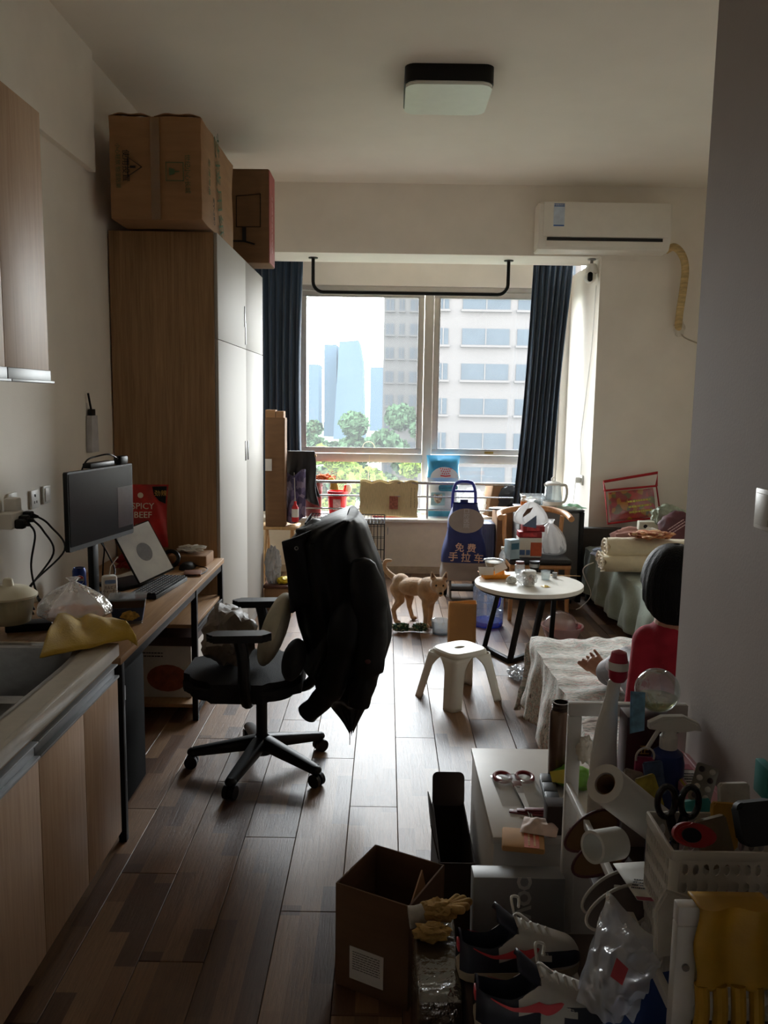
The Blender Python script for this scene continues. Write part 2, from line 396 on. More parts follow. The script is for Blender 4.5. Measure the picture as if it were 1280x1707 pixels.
for (a, b, t, Y, lab) in ((540, 561, 574, 430, 'slim flat-topped glass tower in the haze beside the tall one'), (617, 640, 612, 520, 'low hazy block beside the beige residential tower'), (514, 531, 607, 520, 'lowest hazy block by the window frame edge')):
    top(G().box(BX(a, Y), BX(b, Y), Y, Y + 30, HZ, at(a, t, Y=Y).z), 'skyscraper', hazeb, lab, 'building', group='towers far off in the haze')
g = G(); Y = 400
g.prism([(BX(556, Y), HZ), (BX(608, Y), HZ), (BX(603, Y), at(600, 600, Y=Y).z), (BX(597, Y), at(600, 567, Y=Y).z), (BX(565, Y), at(600, 570, Y=Y).z)], 40, basis((0, Y + 40, 0), (1, 0, 0), (0, 0, 1)))
top(g, 'skyscraper', hazeb, 'tall tapering glass tower in the haze', 'building', group='towers far off in the haze')
LEAF = [M('leaf_pale', (58, 70, 30), .9, var=.25, scale=3, spec=0), M('leaf_mid', (34, 47, 33), .9, var=.25, scale=2, spec=0)]
def tree(px, ptop, Y, w, kind, label, seed):
    c = at(px, ptop, Y=Y); h = c.z - HZ; R = random.Random(seed)
    t = thing('street_tree', label, 'tree', (c.x, Y, HZ), group='trees outside the window')
    G().cyl((c.x, Y, HZ), (c.x, Y, HZ + h * .6), .25, .12, 8).out('trunk', M('bark', (92, 80, 66), .9), t)
    g = G(); n = 7000; hh = h * .75
    blobs = [(R.gauss(0, .38), R.gauss(0, .38), R.uniform(.1, .86), R.uniform(.22, .42)) for _ in range(16)] + [(0, 0, .84, .25)]
    vs = []; fs = []
    for i in range(n):
        b = R.choice(blobs); d = V((R.gauss(0, 1), R.gauss(0, 1), R.gauss(0, 1))).normalized() * R.uniform(.6, 1) * b[3]
        p = V((c.x + (b[0] + d.x) * w, Y + (b[1] + d.y) * w, c.z - hh + (b[2] * hh) + d.z * w * .8))
        if p.z > c.z: p.z = c.z - R.random() * .5
        s = R.uniform(.07, .15) * (1 + (Y > 35) * .6); u = V((R.gauss(0, 1), R.gauss(0, 1), R.gauss(0, 1))).normalized(); q = u.orthogonal().normalized() * s; r_ = u.cross(q).normalized() * s
        k = len(vs); vs += [p - q - r_ * .4, p + q * .2 - r_, p + q + r_ * .3, p + r_]; fs.append((k, k + 1, k + 2, k + 3))
    me = bpy.data.meshes.new('crown'); me.from_pydata([v - V((c.x, Y, HZ)) for v in vs], [], fs); me.materials.append(LEAF[kind])
    o = link(bpy.data.objects.new('crown', me)); o.parent = t; WORLD[o] = WORLD[t].copy()
for i, (px, pt, Y, w_, k, lab) in enumerate((
        (592, 648, 50, 2.9, 1, 'tall bluish green tree before the hazy towers'), (556, 688, 38, 1.7, 0, 'pale tree with a pointed crown before the hazy towers'),
        (664, 640, 58, 3.0, 1, 'bluish green tree before the beige residential tower'), (524, 664, 64, 2.7, 1, 'dim green tree by the window frame edge'), (622, 702, 31, 1.9, 0, 'pale sunlit tree below the bluish ones'),
        (684, 708, 39, 1.6, 0, 'pale round tree below the window mullion'))): tree(px, pt, Y, w_, k, lab, i + 3)
for i in range(7):
    tree(486 + 70 * i, 748 + rnd.uniform(-6, 8), (19, 23.5, 28)[i % 3], 1.35, 0, 'low sunlit tree in the green row just below the window', 40 + i)
# ------------------------------------------------------------------ kitchen run along the left wall
OAKN = wood('cabinet_maple', (172, 138, 108), (196, 164, 134), (16, 16, .7), 4, .5)
STEEL = M('brushed_steel', (150, 148, 146), .28, metal=.9, var=.06, scale=30, vec=(1, 12, 1))
ALUH = M('handle_aluminium', (150, 152, 154), .5, metal=.8, var=.04)
BLACK = M('black_steel', (15, 15, 16), .5, var=.1, spec=.25)
BLKP = M('black_plastic', (13, 13, 14), .45, var=.12, scale=40, spec=.25)
WHP = M('white_plastic', (228, 226, 220), .4, var=.02)
CARD = M('cardboard', (150, 112, 76), .85, var=.07, scale=5, vec=(1, 1, 6), bump=.04)
CARDD = M('cardboard_dark', (122, 90, 62), .88, var=.08, scale=5, vec=(1, 1, 6), bump=.04)
PAPER = M('paper_white', (224, 221, 214), .8, var=.03)
TAPE = film('packing_tape', (232, 206, 160), .75, (200, 170, 120), .15, .1)
INK = M('ink_black', (24, 22, 22), .8)
GREENINK = M('ink_green', (74, 96, 66), .85)
sx0, sx1, sy0, sy1 = -1.50, -1.075, 2.0, 2.90
g = G()
for b in ((XL+.002, sx0, -.6, 2.955), (sx1, -.975, -.6, 2.955), (sx0, sx1, -.6, 1.98), (sx0, sx1, 2.90, 2.955)): g.box(b[0], b[1], b[2], b[3], .765, .8, .0)
g.box(-.995, -.972, -.6, 2.955, .752, .801, .005)
top(g, 'worktop', M('worktop_stone', (172, 162, 146), .3, var=.05, scale=30), 'greyish beige kitchen worktop with a raised front lip around the sink', 'worktop')
sk = thing('kitchen_sink', 'stainless steel sink bowl sunk into the kitchen worktop', 'sink', (-1.29, 2.44, .8))
def bowl(u, v):
    a = 2 * PI * u; d = [(1.06, .803), (1.0, .803), (.985, .795), (.95, .62), (.9, .6), (0.0, .6)][min(int(round(v * 5)), 5)]
    hx, hy = (sx1 - sx0) / 2, (2.90 - 1.98) / 2; c, s = math.cos(a), math.sin(a)
    k = 1 / max(abs(c) ** 5 + abs(s) ** 5, 1e-9) ** .2
    return ((sx0 + sx1) / 2 + c * k * hx * d[0], 2.44 + s * k * hy * d[0], d[1])
G().grid(bowl, 64, 6, cu=True).out('bowl', STEEL, sk)
G().lathe([(.0, .606), (.045, .606), (.05, .602)], (-1.29, 2.44, 0), 20).out('drain', M('drain_steel', (90, 90, 90), .3, metal=.9), sk)
ys = [.3, .98, at(65, 1280, X=-.965).y, at(148, 1440, X=-.965).y, 2.905]
for i, (a, b, lab) in enumerate(((ys[0], ys[2], 'maple base cabinet with a long aluminium grip, under the worktop before the sink'), (ys[2], ys[4], 'end maple base cabinet with two doors below the sink'))):
    c = thing('base_cabinet', lab, 'cabinet', (-1.29, (a + b) / 2, 0), group='base cabinets under the worktop')
    G().box(XL + .003, -.985, a, b, .1, .595).box(XL + .003, XL + .06, a, b, .595, .75).box(-1.04, -.985, a, b, .595, .75).out('body', M('carcass', (150, 130, 108), .6), c)
    G().box(XL + .003, -1.03, a, b, 0, .1).out('plinth', M('plinth_dark', (50, 44, 40), .6), c)
    ds = [(a, ys[1]), (ys[1], b)] if i == 0 else [(a, ys[3]), (ys[3], b)]
    for p, q in ds:
        d = G().box(-.985, -.965, p + .0015, q - .0015, .09, .690, .0015).out('door', OAKN, c)
    G().box(-.984, -.958, a + .002, b - .002, .688, .696, .001).box(-.984, -.976, a + .002, b - .002, .696, .735, .001).box(-.984, -.962, a + .002, b - .002, .732, .738, .001).out('handle', ALUH, c)
uc = thing('wall_cabinet', 'pale maple wall cabinet with an aluminium grip, above the sink', 'cabinet', (-1.42, 2.2, 1.74))
G().box(XL + .003, -1.265, 1.0, 3.085, 1.775, 2.69).out('body', M('carcass', (150, 130, 108), .6), uc)
sm = at(5, 580, X=-1.25).y
for p, q in ((1.0, sm), (sm, 3.085)):
    d = G().box(-1.265, -1.245, p + .0015, q - .0015, 1.79, 2.69, .0015).out('door', OAKN, uc)
    G().box(-1.262, -1.238, p + .003, q - .003, 1.752, 1.79, .002).box(-1.27, -1.225, p + .003, q - .003, 1.744, 1.752, .001).out('handle', ALUH, d)

# ------------------------------------------------------------------ desk
dk = thing('desk', 'wood-topped desk with black steel legs between worktop and wardrobe', 'desk', (-1.29, 3.94, 0))
DESKW = wood('desk_oak', (150, 112, 74), (176, 138, 98), (14, .8, 14), 4, .45)
G().box(XL + .005, -.972, 2.965, 4.93, .712, .74, .002).out('tabletop', DESKW, dk)
for x in (XL + .03, -1.005):
    for y in (2.985, 4.205, 4.88): G().box(x, x + .03, y, y + .03, 0, .712, .002).out('leg', BLACK, dk)
G().box(-1.005, -.98, 3.0, 4.9, .672, .712, .002).box(XL + .03, XL + .055, 3.0, 4.9, .672, .712, .002).box(-1.56, -1.0, 4.21, 4.235, .672, .712).box(-1.56, -1.0, 4.885, 4.91, .672, .712).out('rail', BLACK, dk)
G().box(-1.56, -.99, 4.22, 4.9, .5, .52, .002).out('shelf', DESKW, dk)
G().box(-1.56, -.985, 4.21, 4.9, .07, .09, .002).out('shelf', DESKW, dk)
G().box(-.99, -.975, 4.22, 4.9, .04, .07, .002).out('shelf_rail', BLACK, dk)
G().box(-.99, -.975, 4.22, 4.9, .475, .5, .002).out('shelf_rail', BLACK, dk)
# white carton with a bun picture on the low shelf
b = thing('bun_carton', 'white carton printed with a brown bun on the low desk shelf', 'carton', (-1.2, 4.5, .09))
G().box(-1.40, -1.03, 4.3, 4.72, .092, .38, .003).out('body', M('carton_white', (205, 198, 188), .6, var=.03), b)
G().box(-1.41, -1.02, 4.29, 4.73, .38, .43, .003).out('lid', M('carton_lid', (60, 36, 30), .6), b)
G().ball((-1.16, 4.299, .2), (.11, .002, .075), 10).out('bun_print', M('bun_print', (142, 72, 42), .6, var=.3, scale=20), b)
lines(basis((-1.25, 4.2985, .33), (1, 0, 0), (0, 0, 1)), .14, .035, 2, INK, b)
# tall black box (desktop computer) beside the near leg
b = thing('computer_tower', 'black desktop computer case standing on the floor under the desk', 'computer', (-1.1, 3.35, 0))
G().box(-1.30, -1.045, 3.14, 3.50, .03, .6, .012).out('case', M('case_black', (9, 9, 10), .8, spec=.06), b)
for x in (-1.27, -1.09):
    for y in (3.17, 3.45): G().cyl((x, y, 0), (x, y, .032), .014, n=12).out('foot', BLACK, b)
G().box(-1.045, -1.042, 3.20, 3.23, .48, .54, .001).out('power_panel', M('panel_grey', (92, 94, 98), .4), b)

# ------------------------------------------------------------------ wardrobe and the boxes on it
OAK = wood('wardrobe_oak', (134, 102, 70), (172, 138, 100), (15, 15, .6), 4, .5, .2)
wd = thing('wardrobe', 'tall wardrobe with an oak side panel and glossy white doors', 'wardrobe', (-1.3, 5.84, 0))
G().box(XL + .01, -1.02, 4.95, 4.975, 0, 2.65, .001).out('side_panel', OAK, wd)
G().box(XL + .01, -1.02, 4.975, 6.72, 0, 2.65).out('body', M('wardrobe_inner', (170, 165, 158), .6), wd)
WDOOR = M('door_gloss_white', (172, 168, 161), .6, var=.015, scale=2, spec=.12)
zs = at(362, 565, X=-1.0).z; ysm = at(411, 760, X=-1.0).y
for a, b in ((4.955, ysm), (ysm, 6.72)):
    for z0, z1 in ((.06, zs), (zs, 2.65)):
        d = G().box(-1.018, -.998, a + .0015, b - .0015, z0 + .0015, z1 - .0015, .002).out('door', WDOOR, wd)
        yy = a + .05 if a == ysm else b - .05
        if z0 > 1: zr = (at(406, 545, X=-1).z, at(406, 510, X=-1).z) if a != ysm else (zs + .03, zs + .19)
        else: zr = (at(413, 766, X=-1).z, at(413, 734, X=-1).z)
        if not (a == ysm and z0 > 1):
            G().box(-.9985, -.994, yy - .018, yy + .018, zr[0], zr[1], .002).out('handle', BLKP, d)
        else:
            G().box(-.9985, -.994, yy - .09, yy - .05, zr[0], zr[1], .002).out('handle', BLKP, d)
G().box(-1.03, -1.0, 4.952, 6.72, 0, .06).out('plinth', M('plinth_grey', (150, 146, 140), .6), wd)

def carton(name, label, x0, x1, y0, y1, z0, z1, mat, f=None, cat='cardboard box', tape=True, wob=.004, group=None, axis='x'):
    b = thing(name, label, cat, ((x0 + x1) / 2, (y0 + y1) / 2, z0) if f is None else tuple(f.translation), 0, group)
    g = G(f).box(x0, x1, y0, y1, z0, z1, .006)
    bmesh.ops.subdivide_edges(g.bm, edges=[e for e in g.bm.edges if e.calc_length() > .1], cuts=5, use_grid_fill=True)
    g.jitter(wob, 7, x0 * 9).out('body', mat, b, smooth=25)
    return b
b = carton('moving_carton', 'large worn brown carton with a warning triangle on top of the wardrobe', -1.525, -1.027, 4.70, 5.62, 2.664, 3.20, CARD, wob=.008)
fx = lambda x, z, y=4.69: basis((x, y, z), (0, 0, 1), (-1, 0, 0))        # lettering turned on its side
G().box(-1.30, -1.25, 4.688, 4.6905, 2.66, 3.19).out('tape', TAPE, b)
for (x0, x1, dx) in ((-1.525, -1.30, 0), (-1.28, -1.03, .01)):
    G().grid(lambda u, v, x0=x0, x1=x1: (x0 + (x1 - x0) * u, 4.70 + .05 * v, 3.198 + .018 * math.sin(PI * u) * (1 + .4 * math.sin(9 * u)) + .004 * v), 14, 4).out('flap', CARD, b, solid=.004)
f0 = at(222, 278, Y=4.69)
G().tube([f0 + V((.045, 0, 0)), f0 + V((-.03, 0, .05)), f0 + V((-.03, 0, -.05))], .004, 6, closed=True).out('warning_triangle', INK, b)
G().box(f0.x - .018, f0.x + .012, f0.y - .001, f0.y + .001, f0.z - .006, f0.z + .006).out('exclamation_mark', INK, b)
text('使用投置', .042, INK, basis(at(209, 276, Y=4.689), (0, 0, -1), (1, 0, 0)), b)
text('小心轻放 怕湿防潮', .028, GREENINK, basis(at(196, 276, Y=4.689), (0, 0, -1), (1, 0, 0)), b)
f1 = at(291, 286, Y=4.69)
ring_pts = [f1 + V((sx * .047, 0, sz * .047)) for sx, sz in ((-1, -1), (1, -1), (1, 1), (-1, 1))]
G().tube(ring_pts, .003, 6, closed=True).out('fragile_mark', GREENINK, b)
G().prism([(-.03, -.02), (0, -.012), (.0, .012), (-.03, .02)], .002, basis(f1, (1, 0, 0), (0, 0, 1))).prism([(0, -.003), (.025, -.003), (.025, .003), (0, .003)], .002, basis(f1, (1, 0, 0), (0, 0, 1))).out('goblet_print', GREENINK, b)
text('世纪小心长城', .034, GREENINK, basis(at(312, 290, Y=4.689), (0, 0, -1), (1, 0, 0)), b)
text('艺技用纸', .15, GREENINK, basis((-1.018, 5.12, 2.94), (0, .26, -1), (0, 1, .26)), b)
text('生活用品', .05, GREENINK, basis((-1.018, 4.86, 2.93), (0, 0, -1), (0, 1, 0)), b)
text('ZY-280', .05, INK, basis((-1.018, 4.98, 2.77), (0, .1, -1), (0, 1, .1)), b)
b = carton('monitor_carton', 'brown monitor carton with a red side and printed screen on the wardrobe', -1.42, -.857, 6.08, 6.36, 2.66, 3.30, CARDD, wob=.001)
G().box(-.857, -.852, 6.085, 6.355, 2.665, 3.295).out('side_print', M('carton_red', (168, 84, 82), .6, var=.1), b)
scn = [at(px, py, Y=6.078) for px, py in ((394, 327), (434, 323), (434, 378), (394, 378))]
G().tube(scn, .0035, 6, closed=True).out('screen_print', INK, b)
c0 = at(407, 379, Y=6.078); c1 = at(407, 402, Y=6.078)
G().box(c0.x - .014, c0.x + .014, 6.076, 6.079, c1.z, c0.z).tube([c1 + V((-.08, 0, 0)), c1, c1 + V((.075, 0, -.02))], .006, 6).out('stand_print', INK, b)
lines(basis((-.8515, 6.22, 2.95), (0, 0, 1), (0, -1, 0)), .4, .06, 2, M('print_pale', (214, 180, 176), .7), b)
carton('flat_carton', 'small flat brown carton standing behind the monitor carton, on the wardrobe', -1.40, -1.04, 6.40, 6.58, 2.655, 3.36, CARD, wob=.001)
# ------------------------------------------------------------------ on the ceiling, walls and window
lm = thing('ceiling_lamp', 'square ceiling lamp with a black rim and white diffuser', 'lamp', (.315, 5.05, ZC - .1))
L0 = frame((.315, 5.03, ZC))
G(L0).prism(rrect(.49, .50, .06), -.085).out('rim', BLKP, lm)
G(L0).prism(rrect(.478, .488, .058), -.02, Matrix.Translation((0, 0, -.0855)), bev=.006).out('diffuser', M('lamp_diffuser', (225, 228, 222), .35, var=.02), lm)

ac = thing('air_conditioner', 'white split air conditioner mounted on the beam above the bay', 'air conditioner', (1.87, 7.2, 2.95))
p0, p1 = at(899, 338, Y=7.1), at(1116, 416, Y=7.1)
aw = p1.x - p0.x; az0, az1 = p1.z - .02, p0.z + .01
ACW = M('ac_white', (232, 228, 218), .35, var=.015)
prof = [(7.298, az1), (7.10, az1), (7.075, az1 - .02), (7.075, az0 + .10), (7.09, az0 + .075), (7.12, az0 + .012), (7.15, az0), (7.298, az0)]
bm_ = basis((p0.x, 0, 0), (0, 1, 0), (0, 0, 1))
G().prism(prof, aw, bm_, bev=.006).out('body', ACW, ac)
G().box(p0.x + .035, p1.x - .02, 7.066, 7.08, az0 + .105, az1 - .008, .005).out('front_panel', ACW, ac)
G().box(p0.x + .07, p1.x - .07, 7.069, 7.085, az0 + .075, az0 + .1).out('air_outlet', M('outlet_dark', (22, 22, 24), .6), ac)
G().box(p0.x + .06, p1.x - .065, 7.064, 7.07, az0 + .022, az0 + .072, .002, mtx=Matrix.Translation((0, 7.07, az0 + .05)) @ Matrix.Rotation(.3, 4, 'X') @ Matrix.Translation((0, -7.07, -az0 - .05)) @ Matrix.Translation((0, .012, 0))).out('louver', ACW, ac)
s0 = at(932, 358, Y=7.063)
st = G().box(s0.x - .045, s0.x + .045, 7.0625, 7.0655, s0.z - .09, s0.z + .09).out('energy_label', M('label_pale_blue', (196, 210, 226), .5), ac)
G().box(s0.x - .043, s0.x + .043, 7.0612, 7.0632, s0.z + .065, s0.z + .088).box(s0.x - .043, s0.x + .043, 7.0612, 7.0632, s0.z - .09, s0.z - .08).out('label_band', M('label_blue', (40, 90, 160), .5), st)
text('中国能效标识', .016, M('label_white', (230, 235, 240), .6), basis((s0.x, 7.060, s0.z + .076), (1, 0, 0), (0, 0, 1)), ac, name='label_text')
pp = [(p1.x + .003, 7.2, az0 + .03)] + [tuple(at(x, y, Y=7.2)) for x, y in ((1124, 412), (1137, 425), (1142, 448), (1139, 480), (1133, 520))] + [tuple(at(1130, 548, Y=7.29))]
pi = thing('coolant_pipe', 'taped beige coolant pipe hanging from the air conditioner into the wall', 'pipe', at(1136, 548, Y=7.28))
PIPEM = M('pipe_tape', (196, 170, 120), .7, var=.25, scale=8, vec=(1, 1, 5), bump=.4, bscale=25)
G().tube(spline(pp, 8), .031, 12).out('pipe', PIPEM, pi)
c = at(1132, 548, Y=7.285); G().lump(c, (.05, .02, .065), .4, 3, 3, 4).out('sealing_putty', M('putty', (214, 208, 196), .8), pi)
G().tube(spline([c, at(1140, 562, Y=7.28), at(1165, 573, Y=7.29)], 6), .006, 8).out('drain_hose', M('hose_grey', (180, 170, 150), .6), pi)
cm = thing('security_camera', 'small white camera hanging upside down from the beam corner', 'camera', at(988, 432, Y=7.35))
c = at(987, 458, Y=7.36); cz = 2.945
G().lathe([(0, cz), (.035, cz), (.035, cz - .012), (0, cz - .012)], (c.x, 7.40, 0), 20).cyl((c.x, 7.40, cz - .012), (c.x, 7.40, c.z + .06), .012, n=10).out('mount', M('camera_mount', (150, 148, 145), .5), cm)
G().lathe([(0, .08), (.04, .075), (.05, .04), (.05, .0), (.03, -.02), (0, -.02)], (c.x, 7.40, c.z + .02), 20).out('base', WHP, cm)
G().ball((c.x - .01, 7.39, c.z - .02), .052, 12).out('body', WHP, cm)
G(basis((c.x - .022, 7.345, c.z - .02), (1, 0, 0), (0, 0, 1))).prism(rrect(.042, .08, .02), .012, Matrix()).out('lens_panel', BLKP, cm)
top(G().tube(spline([(1.80, 7.40, 2.72), (1.80, 7.45, 2.2), (1.80, 7.6, 1.7), (1.80, 7.7, 1.35), (1.80, 7.62, 1.15), (1.80, 7.66, .98)], 8), .0035, 6), 'camera_cable', WHP, 'thin white cable running down the bay wall from the camera', 'cable')
# clothes bar under the beam
r0, r1 = at(522, 429, Y=7.55), at(848, 434, Y=7.55); zl = at(680, 489, Y=7.55).z; zz = 2.945
hb = thing('hanging_bar', 'black U-shaped clothes bar fixed under the beam before the window', 'bar', ((r0.x + r1.x) / 2, 7.55, zl))
G().tube([(r0.x, 7.55, zz), (r0.x, 7.55, zl + .09)] + arc((r0.x + .09, 7.55, zl + .09), .09, PI, 1.5 * PI, 6) + arc((r1.x - .09, 7.55, zl + .09), .09, 1.5 * PI, 2 * PI, 6) + [(r1.x, 7.55, zz)], .0155, 12).out('bar', BLACK, hb)
for q in (r0, r1): G().cyl((q.x, 7.55, zz - .008), (q.x, 7.55, zz), .042, n=20).out('flange', BLACK, hb)
# curtains
CURT = M('curtain_navy', (30, 52, 74), .85, var=.12, scale=6, vec=(4, 4, .4), sheen=.3)
def curtain(name, label, xa, xb, y, z0, z1, folds, swing=0, amp=.035, seed=0):
    cu = thing(name, label, 'curtain', ((xa + xb) / 2, y, z0), group='navy curtains at the bay window')
    def f(u, v):
        k = 1 - .12 * math.sin(PI * v)
        x = xa + (xb - xa) * (.5 + (u - .5) * k) + swing * v
        return (x, y + amp * math.sin(2 * PI * folds * u + .4 * math.sin(3 * v + seed)) * (.5 + .6 * v) + .01 * math.sin(11 * u + 5 * v), z1 + (z0 - z1) * v)
    G().grid(f, folds * 12, 22).out('cloth', CURT, cu, solid=.004, smooth=60)
    G().box(xa - .02, xb + .02, y - .012, y + .012, z1, z1 + .03).out('track', WHP, cu)
curtain('curtain', 'navy curtain bunched beside the wardrobe', -1.3, -.80, 7.98, .62, 3.07, 7)
curtain('curtain', 'navy curtain hanging beside the white bay wall', 1.36, 1.74, 8.02, .60, 3.07, 7, swing=-.13, seed=2)
# sockets on the left wall
def socket(px, py, label, w=.086, sw=False):
    p = at(px, py, X=XL); s_ = thing('wall_socket', label, 'socket', (XL, p.y, p.z), group='sockets above the desk')
    G().box(XL + .001, XL + .012, p.y - w / 2, p.y + w / 2, p.z - w / 2, p.z + w / 2, .004).out('plate', WHP, s_)
    if sw: G().box(XL + .012, XL + .016, p.y - .03, p.y + .03, p.z - .032, p.z + .032, .003).out('rocker', WHP, s_)
    else:
        for dy, dz, dx in ((0, .016, 0), (-.012, -.014, 0), (.012, -.014, 0), (-.008, .018, 0)): G().box(XL + .0115, XL + .013, p.y + dy - .003, p.y + dy + .003, p.z + dz - .006, p.z + dz + .006).out('slot', INK, s_)
    return p
pA = socket(18, 838, 'white wall socket holding the white plug adapter')
pB = socket(55, 832, 'white wall socket between two others above the desk')
pC = socket(75, 824, 'white wall switch plate nearest the wardrobe', sw=True)
ad = thing('plug_adapter', 'white plug adapter cube with black plugs in the wall socket', 'adapter', (XL + .05, pA.y, pA.z - .1))
q = at(24, 866, X=XL + .06)
G().box(XL + .014, XL + .085, q.y - .075, q.y + .06, q.z - .035, q.z + .035, .012).box(XL + .014, XL + .07, q.y + .0, q.y + .06, q.z + .02, q.z + .09, .01).out('body', WHP, ad)
ends = [((-1.45, 3.7, .742), .05), ((-1.53, 3.52, .748), .0), ((-1.56, 3.60, .748), -.03)]
for i, (e, dy) in enumerate(ends):
    a = V((XL + .085, q.y - .045 + .04 * i, q.z + .012 * (i - 1)))
    pg = thing('power_plug', ('black plug with the cable hanging straight down', 'black plug with the cable looping behind the monitor', 'black plug with the wide cable loop')[i], 'plug', a, group='black plugs in the adapter')
    G().box(a.x, a.x + .04, a.y - .018, a.y + .018, a.z - .02, a.z + .02, .008).cyl(a + V((.04, 0, 0)), a + V((.062, 0, -.004)), .011, .006, 10).out('body', BLKP, pg)
    mid = [a + V((.06, 0, -.004)), a + V((.085, .03 * i, -.05)), a + V((.06, .10 + .09 * i, -.16 - .02 * i)), V((e[0], e[1] - .05, .86)), V(e) + V((0, 0, .004))]
    if i == 0: mid = [a + V((.06, 0, -.004)), a + V((.075, .01, -.05)), a + V((.04, .04, -.2)), V((-1.5, a.y + .1, .80)), V((-1.46, a.y + .16, .745))]
    G().tube(spline(mid, 8), .0045, 8).out('cable', BLKP, pg)
# cordless handset and paper on the wall behind the monitor
ph = thing('intercom_handset', 'black antenna handset in a pale paper sleeve on the wall', 'handset', (-1.56, 4.6, 1.3))
a, b_ = at(161, 668, X=-1.57), at(168, 760, X=-1.57)
G().prism([(-.055, 0), (.055, 0), (.045, .20), (-.045, .20)], .03, basis((XL + .004, a.y + .05, b_.z + .02), (0, 1, 0), (0, 0, 1))).out('paper_sleeve', M('sleeve_grey', (196, 196, 200), .7), ph)
G().box(XL + .008, XL + .03, a.y + .02, a.y + .08, b_.z + .21, b_.z + .255, .004).out('body', BLKP, ph)
G().cyl((XL + .02, a.y + .04, b_.z + .25), (XL + .02, a.y - .0, b_.z + .34), .006, n=8).out('antenna', BLKP, ph)
# switch on the corridor wall
p = at(1281, 850, X=XE)
sw_ = thing('light_switch', 'white light switch plate on the grey corridor wall', 'switch', (XE, p.y, p.z))
G().box(XE - .011, XE - .001, p.y - .043, p.y + .043, p.z - .043, p.z + .043, .003).out('plate', WHP, sw_)
G().box(XE - .015, XE - .011, p.y - .03, p.y + .03, p.z - .033, p.z + .033, .002).out('rocker', WHP, sw_)

# ------------------------------------------------------------------ on the desk and worktop
ZD = .741
mo = thing('monitor', 'thin black monitor standing on the desk by the wall', 'monitor', (-1.40, 3.8, ZD))
A_, B_ = at(110, 928, Y=3.62), at(117, 768, Y=3.62)
C_, D_ = at(215, 756, Y=4.14), at(208, 878, Y=4.14)
bx = (C_ - B_); bx.z = 0
mf = basis(((B_ + C_) / 2).x and V(((B_.x + C_.x) / 2, 3.88, 1.19)), bx, (0, 0, 1))
mw_, mh_ = .585, .355
G(mf).prism(rrect(mw_, mh_, .006), -.022, Matrix(), bev=.002).out('casing', BLKP, mo)
G(mf).prism(rrect(mw_ - .016, mh_ - .03, .003), .002, Matrix.Translation((0, .007, 0))).out('screen', M('screen_off', (20, 20, 23), .2, var=.05, spec=.25), mo)
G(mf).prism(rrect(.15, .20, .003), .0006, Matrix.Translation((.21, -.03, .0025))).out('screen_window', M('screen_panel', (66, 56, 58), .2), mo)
G(mf).box(-.05, .0, -.45, -.15, -.06, -.03, .004).out('stand', BLKP, mo)
bs = mf @ V((-.03, 0, -.05)); G().box(bs.x - .09, bs.x + .1, bs.y - .11, bs.y + .11, ZD, ZD + .012, .005).out('foot', BLKP, mo)
top(G(mf).box(-.12, .1, .182, .206, -.03, .012, .006), 'screen_light_bar', BLKP, 'black light bar clipped on top of the monitor', 'light bar')
wc = thing('webcam', 'small black webcam with a curled cable on the monitor', 'webcam', mf @ V((.17, .19, -.01)))
G(mf).box(.15, .225, .18, .222, -.025, .018, .01).out('body', BLKP, wc)
G(mf).tube(spline([(.15, .21, 0), (.08, .235, -.005), (.02, .23, -.03), (-.06, .215, -.04), (-.1, .16, -.05)], 6), .004, 6).out('cable', BLKP, wc)

lp = thing('laptop', 'open laptop with a screen coloured as if mirroring the window, on the desk', 'laptop', (-1.25, 4.05, ZD))
# screen panel seen from the front: corner points
q = [at(192, 888, Y=4.12), at(252, 866, Y=4.32), at(287, 950, Y=4.26), at(229, 977, Y=4.06)]
ex = (q[2] - q[3]); ey = (q[0] - q[3])
lf = basis((q[0] + q[1] + q[2] + q[3]) / 4, ex, ey); lw = ex.length; lh = ey.length
G(lf).prism(rrect(lw, lh, .008), -.008).out('lid', BLKP, lp)
G(lf).prism(rrect(lw - .012, lh - .016, .004), .0012, Matrix.Translation((0, .002, 0))).out('screen', M('laptop_screen_reflection', (240, 242, 248), .16, var=.12, scale=6), lp)  # near-white colour stands in for the window's reflection on the screen
G(lf).prism([(.045 * math.cos(t * PI / 12), .05 * math.sin(t * PI / 12)) for t in range(24)], .0006, Matrix.Translation((.0, .0, .0013))).out('screen_disc', M('screen_disc', (150, 152, 162), .2, var=.1, scale=30), lp)
hx = lf @ V((0, -lh / 2, 0))
G(basis((hx.x - .16, hx.y - .0, ZD), ex * V((1, 1, 0)), (-.9, .3, 0))).box(-lw / 2, lw / 2, -.1, .1, 0, .018, .005).out('base', BLKP, lp)

